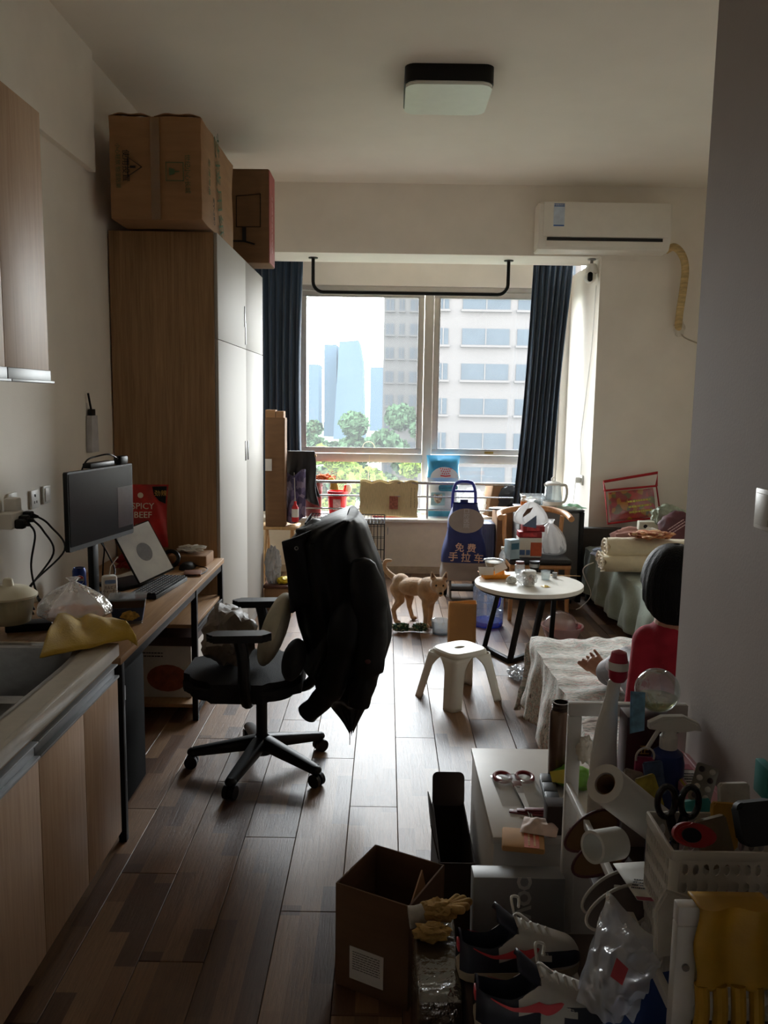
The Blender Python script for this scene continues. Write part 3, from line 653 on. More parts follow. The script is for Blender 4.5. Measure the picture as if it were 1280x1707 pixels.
kb = thing('keyboard', 'black mechanical keyboard at the front edge of the desk', 'keyboard', (-1.08, 3.98, ZD))
k0, k1 = at(244, 1000, Z=.76), at(318, 956, Z=.76)
kf = basis(V((k0.x + k1.x, k0.y + k1.y, 2 * ZD)) / 2 + V((-.055, 0, .0)), V((k1.x - k0.x, k1.y - k0.y, 0)), (-1, 0, 0))
KW = .43
G(kf).box(-KW / 2, KW / 2, -.07, .065, 0, .022, .004).out('case', BLKP, kb)
KEYM = M('keycap', (58, 56, 56), .75, var=.2, scale=60, spec=.25)
km = None
for r in range(6):
    n = 16
    for c in range(n):
        if r == 0 and 4 <= c <= 8:
            if c != 4: continue
            G(kf).box(-KW / 2 + .01 + 4 * .0258, -KW / 2 + .01 + 9 * .0258 - .003, -.062, -.044, .022, .031, .002, 1).out('key', KEYM, kb); continue
        if km is None: km = G().box(0, .0226, 0, .018, 0, .009, .0025, 1).out('key', KEYM, kb); o = km
        else: o = link(km.copy())
        o.parent = kb; o.matrix_local = WORLD[kb].inverted() @ kf @ Matrix.Translation((-KW / 2 + .01 + c * .0258, -.062 + r * .0208, .0222))
        if km is not o: pass
km.data.transform(WORLD[kb])
ms = thing('computer_mouse', 'black mouse on the desk beyond the keyboard', 'mouse', at(312, 945, Z=ZD))
p = at(312, 948, Z=ZD); G(frame((p.x, p.y, ZD), 1.2)).lathe([(.062, .001), (.062, .012), (.054, .026), (.034, .036), (0, .039)], n=20, sx=1, sy=.58).out('body', BLKP, ms)
G().tube(spline([p + V((.03, .05, .01)), (-1.0, p.y - .02, ZD + .008), (-.99, p.y - .12, ZD + .006), (-1.02, p.y - .2, ZD + .006), (-1.12, p.y - .22, ZD + .006)], 6), .003, 6).out('cable', BLKP, ms)
# snack bag
sb = thing('snack_bag', 'red foil snack bag printed SPICY BEEF standing behind the laptop', 'snack bag', (-1.28, 4.72, ZD))
REDF = M('foil_red', (176, 30, 26), .35, var=.25, scale=9)
bf = basis(at(246, 860, Y=4.70), (1, .1, 0), (0, .12, 1))
G(bf).grid(lambda u, v: ((u - .5) * (.235 - .02 * math.sin(PI * v)), (v - .5) * .36, .03 * math.sin(PI * u) * min(1, 3 * (1 - v)) + .004 * math.sin(20 * u + 9 * v)), 16, 20).grid(lambda u, v: ((u - .5) * (.235 - .02 * math.sin(PI * v)), (v - .5) * .36, -.03 * math.sin(PI * u) * min(1, 3 * (1 - v))), 16, 20).out('pouch', REDF, sb)
CREAM = M('print_cream', (226, 214, 194), .6)
text('SPICY\nBEEF', .05, CREAM, bf @ Matrix.Translation((-.02, .03, .036)), sb, ex=.002)
text('麻辣牛肉', .022, M('print_gold', (200, 160, 80), .5), bf @ Matrix.Translation((-.02, -.055, .036)), sb, ex=.002)
G(bf).prism([(.016 * math.cos(t * PI / 8), .016 * math.sin(t * PI / 8)) for t in range(16)], .004, Matrix.Translation((-.035, .118, .024))).out('round_mark', CREAM, sb)
sp_ = G(bf).prism([(.03, .168), (.112, .17), (.105, .07), (.07, .085), (.04, .12)], .006, Matrix.Translation((0, 0, .02))).out('corner_flash', BLKP, sb)
text('劲辣', .036, M('print_gold', (200, 160, 80), .5), bf @ Matrix.Translation((.078, .128, .028)), sb, name='flash_text')
# drinks can
p = at(133, 985, Z=ZD)
cn = thing('drinks_can', 'blue drinks can with a round red white and blue emblem', 'can', (p.x, p.y, ZD))
G().lathe([(0, 0), (.024, 0), (.031, .008), (.033, .018), (.033, .102), (.027, .115), (.026, .118), (.024, .114), (0, .114)], (p.x, p.y, ZD), 28).out('body', M('can_blue', (20, 44, 110), .3, metal=.5, var=.06), cn)
def onc(r0, a0, a1, z0, z1, c=p): 
    return lambda u, v: (c.x + r0 * math.cos(a0 + (a1 - a0) * u), c.y + r0 * math.sin(a0 + (a1 - a0) * u), ZD + z0 + (z1 - z0) * v)
def disc_on(c, r0, ang, zc, rad, lo, hi):
    def f(u, v):
        zz_ = lo + (hi - lo) * v; hw = math.sqrt(max(0, rad * rad - zz_ * zz_)); a = ang + (u - .5) * 2 * hw / r0
        return (c.x + r0 * math.cos(a), c.y + r0 * math.sin(a), ZD + zc + zz_)
    return f
va = math.atan2(-p.y, -p.x)
for lo, hi, mt, nm in ((-.024, .024, PAPER, 'emblem_ring'), (.006, .0215, M('emblem_red', (190, 36, 40), .4), 'emblem_red'), (-.0215, -.006, M('emblem_blue', (24, 48, 130), .4), 'emblem_blue')):
    G().grid(disc_on(p, .0335 if mt is PAPER else .034, va, .062, .024 if mt is PAPER else .0215, lo, hi), 12, 10).out(nm, mt, cn)
nv = V((math.cos(va), math.sin(va), 0))
text('百事可乐', .014, INK, basis(V((p.x, p.y, ZD + .062)) + nv * .0352, V((-nv.y, nv.x, 0)), (0, 0, 1)), cn, sx=.8)
# milk drink carton with straw
p = at(183, 1000, Z=ZD)
dr = thing('drink_carton', 'white rounded drink carton with a bent straw beside the can', 'drink', (p.x, p.y, ZD))
G(frame((p.x, p.y, ZD), .5)).box(-.034, .034, -.024, .024, 0, .12, .012).out('carton', PAPER, dr)
vn = V((-p.x, -p.y, 0)).normalized(); vn = Matrix.Rotation(-.0, 3, 'Z') @ vn
ff = frame((p.x, p.y, ZD), .5)
text('カルピス\nウォーター', .019, INK, basis(ff @ V((.0, -.0248, .055)), ff.to_3x3() @ V((1, 0, 0)), (0, 0, 1)), dr, sx=.75)
G(ff).prism(rrect(.05, .018, .006), .0008, basis((0, -.0245, .092), (1, 0, 0), (0, 0, 1))).out('blue_band', M('print_blue', (120, 150, 196), .5), dr)
G().tube([p + V((0, 0, .11)), p + V((.005, .01, .16)), p + V((.03, .04, .2))], .003, 8).out('straw', PAPER, dr)
# clear food tub
p = at(222, 1036, Z=ZD)
tb = thing('food_tub', 'clear rectangular tub with a blue printed sleeve on the desk corner', 'food tub', (p.x, p.y, ZD))
TUB = film('tub_clear', (240, 244, 246), .8, (220, 220, 220), .1, .12)
tf = frame((p.x - .02, p.y, ZD), .25)
def tubf(w0, w1, d0, d1, z0, z1):
    return lambda u, v: (lambda a, w, d: (w * max(-1, min(1, 1.35 * math.cos(a))), d * max(-1, min(1, 1.35 * math.sin(a))), z0 + (z1 - z0) * v))(2 * PI * u, (w0 + (w1 - w0) * v) / 2, (d0 + (d1 - d0) * v) / 2)
G(tf).grid(tubf(.115, .15, .085, .115, 0, .11), 32, 4, cu=True).out('tub', TUB, tb, solid=.0012)
G(tf).grid(tubf(.121, .142, .091, .112, .012, .072), 32, 3, cu=True).out('sleeve', M('sleeve_blue', (44, 60, 92), .45, var=.2, scale=20), tb)
G(tf).grid(tubf(.143, .152, .113, .12, .073, .104), 32, 3, cu=True).out('sleeve_band', M('sleeve_brown', (64, 44, 30), .45, var=.2), tb)
G(tf).lump((.01, -.053, .04), (.034, .003, .02), .5, 3, 3, 3).out('cake_print', M('print_yellow', (190, 156, 78), .5, var=.4, scale=60), tb)
G(tf).prism(rrect(.156, .122, .012), .006, Matrix.Translation((0, 0, .11))).out('lid', TUB, tb)
# salad spinner
p = at(22, 1034, Z=.8); p.y -= .03
ss = thing('salad_spinner', 'cream plastic salad spinner with a domed lid on the worktop', 'salad spinner', (p.x, p.y, .8))
IV = M('ivory_plastic', (216, 208, 184), .35, var=.02)
G().lathe([(0, .0), (.075, 0), (.08, .004), (.098, .105), (.1, .11), (.097, .108), (.077, .008), (0, .006)], (p.x, p.y, .802), 32).out('bowl', film('spinner_clear', (245, 242, 230), .55, (215, 208, 188), .15, .1), ss)
ribs = G()
for i in range(36):
    a = 2 * PI * i / 36; ribs.cyl((p.x + .068 * math.cos(a), p.y + .068 * math.sin(a), .815), (p.x + .088 * math.cos(a), p.y + .088 * math.sin(a), .905), .002, n=5)
ribs.lathe([(.07, .815), (.07, .82), (0, .82)], (p.x, p.y, 0), 24).out('basket', IV, ss, kind='stuff')
G().lathe([(.108, .906), (.109, .914), (.1, .922), (.07, .942), (.03, .948), (.022, .95), (.018, .975), (.012, .98), (0, .98)], (p.x, p.y, 0), 36).out('lid', IV, ss)
# knotted plastic bag with carrots
p = at(124, 1030, Z=.8)
pb = thing('knotted_food_bag', 'knotted clear plastic bag with orange food inside on the worktop', 'plastic bag', (p.x, p.y, .8))
FILM = film('bag_film', (250, 250, 250), .5, (225, 224, 220), .18, .16, bump=.8, bscale=18)
def bagp(u, v):
    a = 2 * PI * u; prof = [(0, 0), (.12, .002), (.155, .02), (.15, .05), (.12, .085), (.075, .115), (.035, .135), (.012, .148), (.02, .158), (.03, .165)]
    k = v * (len(prof) - 1); i = min(int(k), len(prof) - 2); t = k - i
    r = prof[i][0] * (1 - t) + prof[i + 1][0] * t; z = prof[i][1] * (1 - t) + prof[i + 1][1] * t
    r *= 1 + .10 * math.sin(9 * a) * v + .05 * math.sin(4 * a + 2)
    return (p.x + r * .95 * math.cos(a), p.y + r * .85 * math.sin(a), .803 + z)
G().grid(bagp, 56, 30, cu=True).out('film', FILM, pb)
G().lump((p.x, p.y, .822), (.11, .10, .02), .3, 5, 4, 2).out('food', M('carrot_orange', (196, 92, 36), .6, var=.35, scale=40), pb)
# yellow cloth over the corner
def cloth(u, v):
    a = at(66 + 164 * u, 1103 - 34 * u + (v - .5) * 6, Z=.806); b2 = at(108 + 112 * u, 1020 + 40 * u * u, Z=.81)
    q_ = a.lerp(b2, v); q_.z = .808 + .010 * math.sin(17 * u + 9 * v) * math.sin(PI * v) + .008 * noise.noise(V((u * 5, v * 4, 2))) + .045 * math.sin(PI * v) * (1 - .5 * abs(u - .5)) + .012 * math.sin(8 * u + 3 * v) * math.sin(PI * v) + .006
    if u > .9: q_.z -= (u - .9) * .35
    if u < .18: q_.z += (.18 - u) * .0
    return q_
top(G().grid(cloth, 30, 18), 'yellow_cloth', M('cloth_mustard', (184, 150, 50), .9, var=.12, scale=9, bump=.25, bscale=140, sheen=.3), 'mustard yellow cleaning cloth draped over the worktop corner', 'cloth', solid=.005)
# red paper cup by the cables
p = at(70, 985, Z=ZD)
rc = thing('noodle_cup', 'dark red paper cup with its lid peeled up, by the cables', 'cup', (p.x, p.y, ZD))
G().lathe([(0, 0), (.034, 0), (.046, .10), (.048, .103), (.045, .10), (.033, .006), (0, .006)], (p.x, p.y, ZD), 24).out('cup', M('cup_maroon', (104, 34, 30), .5, var=.2, scale=20), rc)
G(frame((p.x, p.y, ZD + .105), .4, .35)).prism([(.05 * math.cos(t * PI / 10), .05 * math.sin(t * PI / 10)) for t in range(20)], .001).out('lid', M('cup_lid', (126, 52, 44), .5), rc)
# loose things at the far end of the desk
p = at(343, 925, Z=.76)
tbx = carton('flat_box', 'flat brown carton at the desk end against the wardrobe', p.x - .16, p.x + .06, 4.66, 4.86, ZD, ZD + .06, CARD, wob=.001, cat='carton')
top(G().lump((p.x - .05, 4.76, ZD + .085), (.075, .05, .02), .5, 2.5, 4, 5, flat=.9), 'folded_tissue', PAPER, 'crumpled white tissue lying on the flat brown carton', 'tissue')
top(G().lump((-1.37, 4.56, ZD + .05), (.12, .06, .05), .5, 3, 4, 8, flat=.95), 'red_garment', M('cloth_red', (140, 26, 34), .9, var=.3, scale=12), 'crumpled red garment on the desk behind the mouse', 'garment')
top(G().tube(arc((-1.21, 4.60, ZD + .055), .045, 0, 2 * PI, 20, (1, 0, 0), (0, .4, .9))[:-1], .012, 8, closed=True), 'headband', BLKP, 'black padded ring leaning on the red garment', 'headband')
top(G(frame((-1.05, 4.45, ZD), .2)).box(-.045, .045, -.06, .06, 0, .012, .002), 'card_pack', M('pack_brown', (120, 74, 52), .5, var=.2), 'brown flat packet beside the mouse on the desk', 'packet')
for i, (pts, lab) in enumerate((([(-1.42, 4.02, 1.02), (-1.38, 4.06, .92), (-1.33, 4.0, .83), (-1.36, 3.8, ZD + .02), (-1.4, 3.66, ZD + .006)], 'black cable drooping from the monitor to the desk front'),
        ([(-1.44, 4.05, 1.05), (-1.42, 4.12, .95), (-1.44, 4.16, .85), (-1.46, 4.2, ZD + .006)], 'black cable drooping from the monitor behind the laptop'),
        ([(-1.5, 3.6, ZD + .007), (-1.4, 3.55, ZD + .02), (-1.3, 3.66, ZD + .007), (-1.2, 3.62, ZD + .02), (-1.12, 3.75, ZD + .007)], 'black cable snaking across the desk to the keyboard'),
        ([(-1.46, 3.4, ZD + .006), (-1.42, 3.44, ZD + .05), (-1.5, 3.5, ZD + .09), (-1.52, 3.58, ZD + .04), (-1.47, 3.5, ZD + .006)], 'tangled loop of black cable by the red paper cup'))):
    top(G().tube(spline(pts, 8), .004, 6), 'cable', BLKP, lab, 'cable', 'cables on the desk')
top(G(frame((-1.46, 3.32, ZD), .3)).box(-.09, .09, -.04, .04, 0, .035, .006), 'power_strip', BLKP, 'black power brick on the desk behind the food bag', 'power brick')
for i in range(2): top(G(frame((-1.40 + .06 * i, 4.32 + .1 * i, ZD + .0 + .004 * i), .3 + i)).box(-.1, .1, -.07, .07, 0, .003), 'paper_sheet', PAPER, ('printed paper sheet lying flat behind the laptop', 'paper sheet lying across another behind the laptop')[i], 'paper', 'papers on the desk')
# ------------------------------------------------------------------ bay: railing and what stands on the sill
ZS = .546
CHROME = M('railing_steel', (190, 190, 190), .22, metal=.95, var=.03)
rl = thing('window_railing', 'low stainless steel railing along the window sill', 'railing', (.35, 8.13, ZS))
for z in (.90, .765, .635): G().cyl((-.88, 8.13, z), (1.62, 8.13, z), .016 if z > .85 else .009, n=12).out('rail', CHROME, rl)
for px in (498, 712, 905): x = at(px, 840, Y=8.13).x; G().cyl((x, 8.13, ZS), (x, 8.13, .9), .013, n=12).out('post', CHROME, rl)
def pail(px, w, h, mat, label, y=8.27, lid=None):
    c = at(px, 860, Y=y); b = thing('bucket', label, 'bucket', (c.x, y, ZS), group='buckets on the sill')
    G().lathe([(0, 0), (w * .42, 0), (w * .5, h), (w * .52, h), (w * .52, h - .015), (w * .49, h - .015), (w * .41, .01), (0, .01)], (c.x, y, ZS), 28).out('tub', mat, b)
    G().tube(arc((c.x, y - .01, ZS + h - .02), w * .53, PI, 2 * PI, 14, (1, 0, 0), (0, .35, .9)), .003, 6).out('handle', CHROME, b); return b, c
RED = M('plastic_red', (206, 24, 34), .35, var=.06)
b, c = pail(562, .2, .25, RED, 'bright red plastic bucket with a pale label on the sill')
G().prism(rrect(.075, .11, .006), .002, basis((c.x, 8.27 - .097, ZS + .12), (1, 0, 0), (0, -.1, 1))).out('label', M('label_pink', (226, 180, 176), .6, var=.15, scale=40), b)
pail(522, .19, .36, M('plastic_maroon', (128, 44, 44), .35, var=.1), 'tall maroon bucket beside the bright red one', y=8.26)
gv = thing('orange_gloves', 'orange rubber gloves slumped over the bucket rim', 'gloves', (-.6, 8.26, ZS + .36))
c = at(545, 800, Y=8.24)
G().lump((c.x - .03, 8.25, c.z + .02), (.10, .05, .035), .5, 2.5, 4, 3).out('cuff', M('rubber_orange', (224, 108, 40), .5, var=.25, scale=20), gv)
for k in range(4): G().tube(spline([(c.x + .02 + .012 * k, 8.2, c.z + .02), (c.x + .05 + .016 * k, 8.17, c.z - .03), (c.x + .045 + .022 * k, 8.16, c.z - .09)], 5), .013, 8).out('finger', M('rubber_yellow', (226, 170, 70), .5), gv)
c = at(574, 815, Y=8.28)
sc_ = thing('dust_brush', 'red handled brush standing in the red bucket', 'brush', (c.x, 8.28, ZS + .2))
G().cyl((c.x - .03, 8.27, ZS + .12), (c.x + .01, 8.28, c.z + .04), .012, n=10).out('handle', RED, sc_)
G().ball((c.x + .035, 8.29, c.z), (.04, .02, .05), 8).out('bristles', M('bristle', (232, 226, 222), .8), sc_)
# beige woven mat over the railing
a, b2 = at(600, 803, Y=8.1).x, at(697, 803, Y=8.1).x
mat_ = thing('straw_mat', 'beige woven sack mat hung over the railing', 'mat', ((a + b2) / 2, 8.1, .58))
G().grid(lambda u, v: (a + (b2 - a) * u + .004 * math.sin(14 * v), 8.108 - .012 * math.sin(5 * u + 3 * v) - .006 * math.sin(17 * u), .905 - .33 * v + .012 * math.sin(23 * u) * (1 - v) - .02 * v * u), 36, 22).grid(lambda u, v: (a + (b2 - a) * u, 8.108 + .045 * v, .905 + .018 * math.sin(PI * v) + .012 * math.sin(23 * u) * (1 - v)), 36, 4).out('weave', M('straw', (208, 186, 140), .9, var=.12, scale=6, vec=(30, 1, 3), bump=.3, bscale=30), mat_, solid=.003)
p = at(656, 838, Y=8.085); pm_ = G().prism(rrect(.085, .13, .004), .002, basis(p, (1, 0, 0), (0, 0, 1))).out('red_panel', M('print_brick', (160, 96, 76), .8, var=.35, scale=50), mat_)
for xx in (685, 691): lines(basis(at(xx, 830, Y=8.084), (0, 0, -1), (1, 0, 0)), .2, .012, 1, M('print_dark', (70, 56, 40), .8), mat_, seed=xx)
c = at(655, 861, Y=8.2); top(G(frame((c.x, 8.25, ZS), .1)).box(-.21, .21, -.07, .07, 0, .035, .012), 'red_folder', M('folder_red', (150, 20, 34), .4, var=.15), 'flat dark red case lying on the sill under the mat', 'case')
c = at(612, 862, Y=8.3); top(G().lump((c.x - .02, 8.3, ZS + .05), (.11, .06, .055), .6, 3, 4, 6, flat=.9, sharp=True), 'crumpled_bag', film('crumple_white', (255, 255, 255), .3, (236, 234, 228), .2, .1), 'crumpled white plastic bag on the sill beside the red bucket', 'plastic bag')
# dog food sack
c = at(737, 865, Y=8.24)
df = thing('dog_food_sack', 'blue and white dog food sack with a red crown emblem on the sill', 'food sack', (c.x, 8.3, ZS))
def sack(w, h, d, x, y, z0, top_pinch=.25):
    def s_(u, v):
        a_ = 2 * PI * u; k = 1 if v < .75 else 1 - (v - .75) / .25 * (1 - .12)
        cx, sy = math.cos(a_), math.sin(a_)
        return (x + w / 2 * math.copysign(abs(cx) ** .6, cx) * (1 - .08 * math.sin(PI * v)), y + d / 2 * math.copysign(abs(sy) ** .8, sy) * k * (1 + .06 * math.sin(7 * a_ + 9 * v)), z0 + h * v)
    return s_
G().grid(sack(.33, .40, .15, c.x, 8.30, ZS), 40, 14, cu=True).out('lower_sack', M('sack_white', (226, 232, 236), .4, var=.05, scale=6), df)
G().grid(sack(.34, .22, .14, c.x, 8.30, ZS + .40), 40, 10, cu=True).out('upper_sack', M('sack_blue', (58, 148, 190), .35, var=.15, scale=5), df)
fr = lambda x, z, y=8.215: basis((c.x + x, y, ZS + z), (1, 0, 0), (0, 0, 1))
G().prism([(.14 * math.cos(t * PI / 14), .11 * math.sin(t * PI / 14)) for t in range(15)], .003, fr(.01, .40)).out('white_arch', M('sack_white', (226, 232, 236), .4), df)
cg = G(); 
for r_, n_ in ((0, 6), (1, 5), (2, 4)):
    for k in range(n_): cg.ball((c.x + .02 + (k - (n_ - 1) / 2) * .021, 8.208, ZS + .485 - .022 * r_ + .004 * abs(k - (n_ - 1) / 2)), .006, 5)
cg.tube([(c.x - .03, 8.208, ZS + .425), (c.x + .02, 8.207, ZS + .418), (c.x + .07, 8.208, ZS + .425)], .006, 6).out('crown_emblem', RED, df)
G().prism(rrect(.19, .06, .02), .003, fr(.05, .30, 8.208)).out('blue_band', M('sack_teal', (64, 140, 170), .4, var=.2), df)
lines(fr(.05, .30, 8.2055), .15, .03, 2, PAPER, df)
G().prism(rrect(.14, .13, .01), .003, fr(-.05, .19, 8.208)).out('picture_panel', M('panel_aqua', (150, 186, 196), .5), df)
G().ball((c.x - .05, 8.205, ZS + .19), (.038, .004, .045), 8).ball((c.x - .082, 8.205, ZS + .215), (.016, .004, .028), 6).ball((c.x - .02, 8.205, ZS + .215), (.016, .004, .028), 6).out('puppy_print', M('puppy_print', (222, 208, 190), .6, col2=(110, 70, 44), scale=30), df)
G().prism(rrect(.3, .07, .01), .003, fr(0, .05, 8.208)).out('lower_band', M('sack_teal', (64, 140, 170), .4, var=.2), df)
# right end of the sill
c = at(788, 862, Y=8.28); top(G().lump((c.x, 8.30, ZS + .13), (.12, .08, .14), .45, 2.2, 4, 9, flat=.92, sharp=True), 'crumpled_bag', film('crumple_white', (255, 255, 255), .3, (236, 234, 228), .2, .1), 'big crumpled clear plastic bag on the sill behind the shopping trolley', 'plastic bag')
c = at(812, 862, Y=8.3); carton('sill_carton', 'small tilted cardboard box on the sill against the dark parcel', -.06, .06, -.09, .09, .01, .34, CARD, f=frame((c.x + .02, 8.3, ZS + .005), .3, 0, .16), wob=.001)
c = at(843, 862, Y=8.26)
pc = thing('dark_parcel', 'crumpled black plastic parcel with a white shipping label on the sill', 'parcel', (c.x + .03, 8.28, ZS))
G().lump((c.x + .05, 8.29, ZS + .17), (.17, .1, .18), .18, 2.4, 4, 4, flat=.93, sharp=True).out('parcel', M('poly_black', (34, 32, 32), .35, var=.2), pc)
G().prism([(-.075, -.04), (.07, -.015), (.075, .035), (-.065, .012)], .003, basis((c.x + .05, 8.18, ZS + .11), (1, .1, 0), (0, -.15, 1))).out('label', PAPER, pc)

# ------------------------------------------------------------------ beside the wardrobe
PINE = wood('pine', (186, 146, 98), (208, 172, 124), (10, 10, 1), 4, .55)
gr = thing('garment_rack', 'pine trestle rack with crossed legs between wardrobe and window', 'rack', (-.85, 7.0, 0))
for x in (-1.02, -.80):
    for s_ in (-1, 1): G().cyl((x + .02 * s_, 7.07 + s_ * .20, 0), (x, 7.07 - s_ * .03, .62), .016, n=8).out('leg', PINE, gr)
G().box(-1.07, -.74, 6.93, 7.2, .60, .625, .004).out('top_board', PINE, gr)
G().cyl((-.78, 7.17, .62), (-.80, 7.17, 1.24), .014, n=8).out('upright', PINE, gr)
G().cyl((-.84, 7.17, 1.22), (-.60, 7.15, 1.22), .012, n=8).out('arm', PINE, gr)
b = carton('tall_carton', 'tall narrow brown carton standing on the pine rack beside the wardrobe', -1.015, -.848, 6.94, 7.08, .627, 1.545, CARDD, wob=.0015)
G().box(-1.012, -.93, 6.945, 7.07, 1.545, 1.61).box(-.925, -.86, 6.945, 7.07, 1.545, 1.60).out('flap', CARD, b)
p = at(448, 775, Y=6.935); G().box(p.x - .03, p.x + .025, 6.933, 6.937, p.z - .05, p.z + .05).out('label', PAPER, b)
# dark jacket and purple cloth on the rack arm
def drape(x0, x1, y, zt, l0, l1, n, amp, seed):
    def f(u, v):
        s_ = -1 if v < .5 else 1; t = abs(v - .5) * 2; L_ = l0 if s_ < 0 else l1
        return (x0 + (x1 - x0) * u + .02 * math.sin(6 * t + seed) * t + .05 * t * (u - .3), y + s_ * (.022 + .02 * t) + amp * math.sin(2 * PI * n * u + seed + 2 * t) * min(1, t * 2), zt - L_ * t * (1 - .12 * math.sin(PI * u + seed)) if t > .06 else zt + .01)
    return f
top(G().grid(drape(-.85, -.62, 7.16, 1.245, .42, .36, 3, .02, 1), 28, 30), 'charcoal_jacket', M('cloth_charcoal', (42, 44, 48), .85, var=.2, scale=8, sheen=.3), 'charcoal jacket draped over the pine rack arm', 'jacket', solid=.008)
top(G().grid(lambda u, v: (-.85 + .16 * u, 7.08 + .02 * math.sin(12 * u + 4 * v), 1.08 - .42 * v - .03 * math.sin(5 * u)), 18, 18), 'purple_scarf', cells('cloth_purple', [(96, 88, 128), (120, 110, 150), (84, 78, 112), (150, 140, 168)], 20), 'purple patterned scarf hanging under the charcoal jacket', 'scarf', solid=.006)
c = at(492, 852, Y=6.98)
sbt = thing('red_bottle', 'small red bottle with a pale label hanging by the purple scarf', 'bottle', c)
G().lathe([(0, -.09), (.028, -.09), (.03, -.07), (.03, .03), (.012, .06), (.012, .085), (0, .085)], c, 16).out('body', RED, sbt)
G().lathe([(.0305, -.05), (.0305, .02)], c, 16).out('label', PAPER, sbt)
G().cyl(c + V((0, 0, .08)), c + V((-.02, .1, .32)), .003, n=6).out('cord', PAPER, sbt)
top(G().lump((-.92, 6.72, .335), (.06, .05, .15), .4, 2.4, 4, 12, sharp=True), 'grey_plastic_bag', film('bag_grey', (255, 255, 255), .25, (170, 168, 166), .2, .1, bump=.5), 'grey plastic bag under the pine rack in the brown bin', 'plastic bag')
bn = thing('brown_bin', 'brown storage bin with a dark rim on the floor beside the wardrobe', 'bin', (-.86, 6.83, 0))
G().box(-.985, -.72, 6.64, 6.80, .0, .16, .015).out('body', M('bin_tan', (150, 116, 84), .7), bn)
G().box(-.99, -.715, 6.63, 6.81, .16, .185, .008).out('rim', M('bin_brown', (88, 50, 36), .6), bn)
top(G().lump((-.83, 6.72, .215), (.07, .05, .03), .4, 3, 3, 6), 'yellow_wrapper', M('wrapper_yellow', (226, 200, 40), .5, var=.15), 'bright yellow wrapper lying on the brown bin', 'wrapper')
# wire dog crate
cr_ = thing('dog_crate', 'black wire dog crate below the window sill', 'crate', (-.36, 7.68, 0))
cx0, cx1, cy0, cy1, chz = -.72, -.005, 7.36, 7.98, .60
def wires(name, f, nu, nv):
    g = G()
    for i in range(nu + 1): g.cyl(f(i / nu, 0), f(i / nu, 1), .0022 if i % nu else .005, n=5)
    for j in range(nv + 1): g.cyl(f(0, j / nv), f(1, j / nv), .0022 if j % nv else .005, n=5)
    g.out(name, BLACK, cr_, kind='stuff')
wires('wire_panel_mesh', lambda u, v: (cx0 + (cx1 - cx0) * u, cy0, .02 + (chz - .02) * v), 22, 5)
wires('wire_panel_mesh', lambda u, v: (cx0 + (cx1 - cx0) * u, cy1, .02 + (chz - .02) * v), 22, 5)
wires('wire_panel_mesh', lambda u, v: (cx0, cy0 + (cy1 - cy0) * u, .02 + (chz - .02) * v), 18, 5)
wires('wire_panel_mesh', lambda u, v: (cx1, cy0 + (cy1 - cy0) * u, .02 + (chz - .02) * v), 18, 5)
wires('wire_panel_mesh', lambda u, v: (cx0 + (cx1 - cx0) * u, cy0 + (cy1 - cy0) * v, chz), 22, 6)
G().box(cx0, cx1, cy0, cy1, 0, .03, .008).out('tray', BLKP, cr_)
G().tube(arc((cx1 + .03, 7.5, .52), .035, -PI / 2, PI, 10, (0, 1, 0), (0, 0, 1)), .003, 6).out('latch', BLACK, cr_)

# ------------------------------------------------------------------ shopping trolley
NAVY = M('nylon_navy', (30, 44, 104), .6, var=.1, scale=10, bump=.1, bscale=90)
GREYN = M('nylon_grey', (150, 142, 138), .6, var=.06, scale=10)
BLUEP = M('plastic_blue', (32, 48, 150), .35, var=.05)
ty, tx = 7.12, .69
tr = thing('shopping_trolley', 'navy and grey shopping trolley bag with a blue handle', 'trolley', (tx, ty, 0))
Tz = lambda py, y=7.0: at(770, py, Y=y).z
def tbag(w0, w1, z0, z1, d0, d1):
    def f(u, v):
        a_ = 2 * PI * u; cx, sy = math.cos(a_), math.sin(a_); w_ = w0 + (w1 - w0) * v; d_ = d0 + (d1 - d0) * v
        return (tx + w_ / 2 * math.copysign(abs(cx) ** .5, cx) + .008 * math.sin(6 * v + 3 * a_), ty - .02 + d_ / 2 * math.copysign(abs(sy) ** .5, sy) + .006 * math.sin(9 * v + 2 * a_), z0 + (z1 - z0) * v)
    return f
zA, zB, zC, zD_ = Tz(968), Tz(938), Tz(882), Tz(845)
G().grid(tbag(.40, .395, zA, zB, .22, .24), 40, 6, cu=True).out('grey_band', GREYN, tr)
G().grid(tbag(.395, .30, zB, zC, .24, .22), 40, 10, cu=True).out('bag', NAVY, tr)
G().grid(tbag(.30, .22, zC, zD_ + .02, .22, .12), 40, 6, cu=True).out('bag_top', NAVY, tr)
yf = ty - .165
fl = G().prism([(.15 * math.cos(t * PI / 16) * (1 if abs(math.sin(t * PI / 16)) < .95 else .9), -.02 + .105 * math.sin(t * PI / 16)) for t in range(32)], .01, basis((tx, yf + .02, (zC + zD_) / 2 + .0), (1, 0, 0), (0, .12, 1)), bev=.003).out('flap', GREYN, tr)
G().prism([(-.055, -.125), (.055, -.125), (.05, .12), (-.05, .12)], .004, basis((tx, yf + .016, (zC + zD_) / 2 - .0), (1, 0, 0), (0, .12, 1))).out('flap_panel', NAVY, tr)
SILV = M('print_silver', (190, 190, 200), .5); GOLDP = M('print_peach', (216, 180, 160), .6)
text('口\n腔\n医\n院', .042, SILV, basis((tx, yf + .003, (zC + zD_) / 2), (1, 0, 0), (0, .12, 1)), tr, sx=1.3)
text('免 费', .08, GOLDP, basis((tx, ty - .155, Tz(913)), (1, 0, -.05), (0, .05, 1)), tr, bold=.0012)
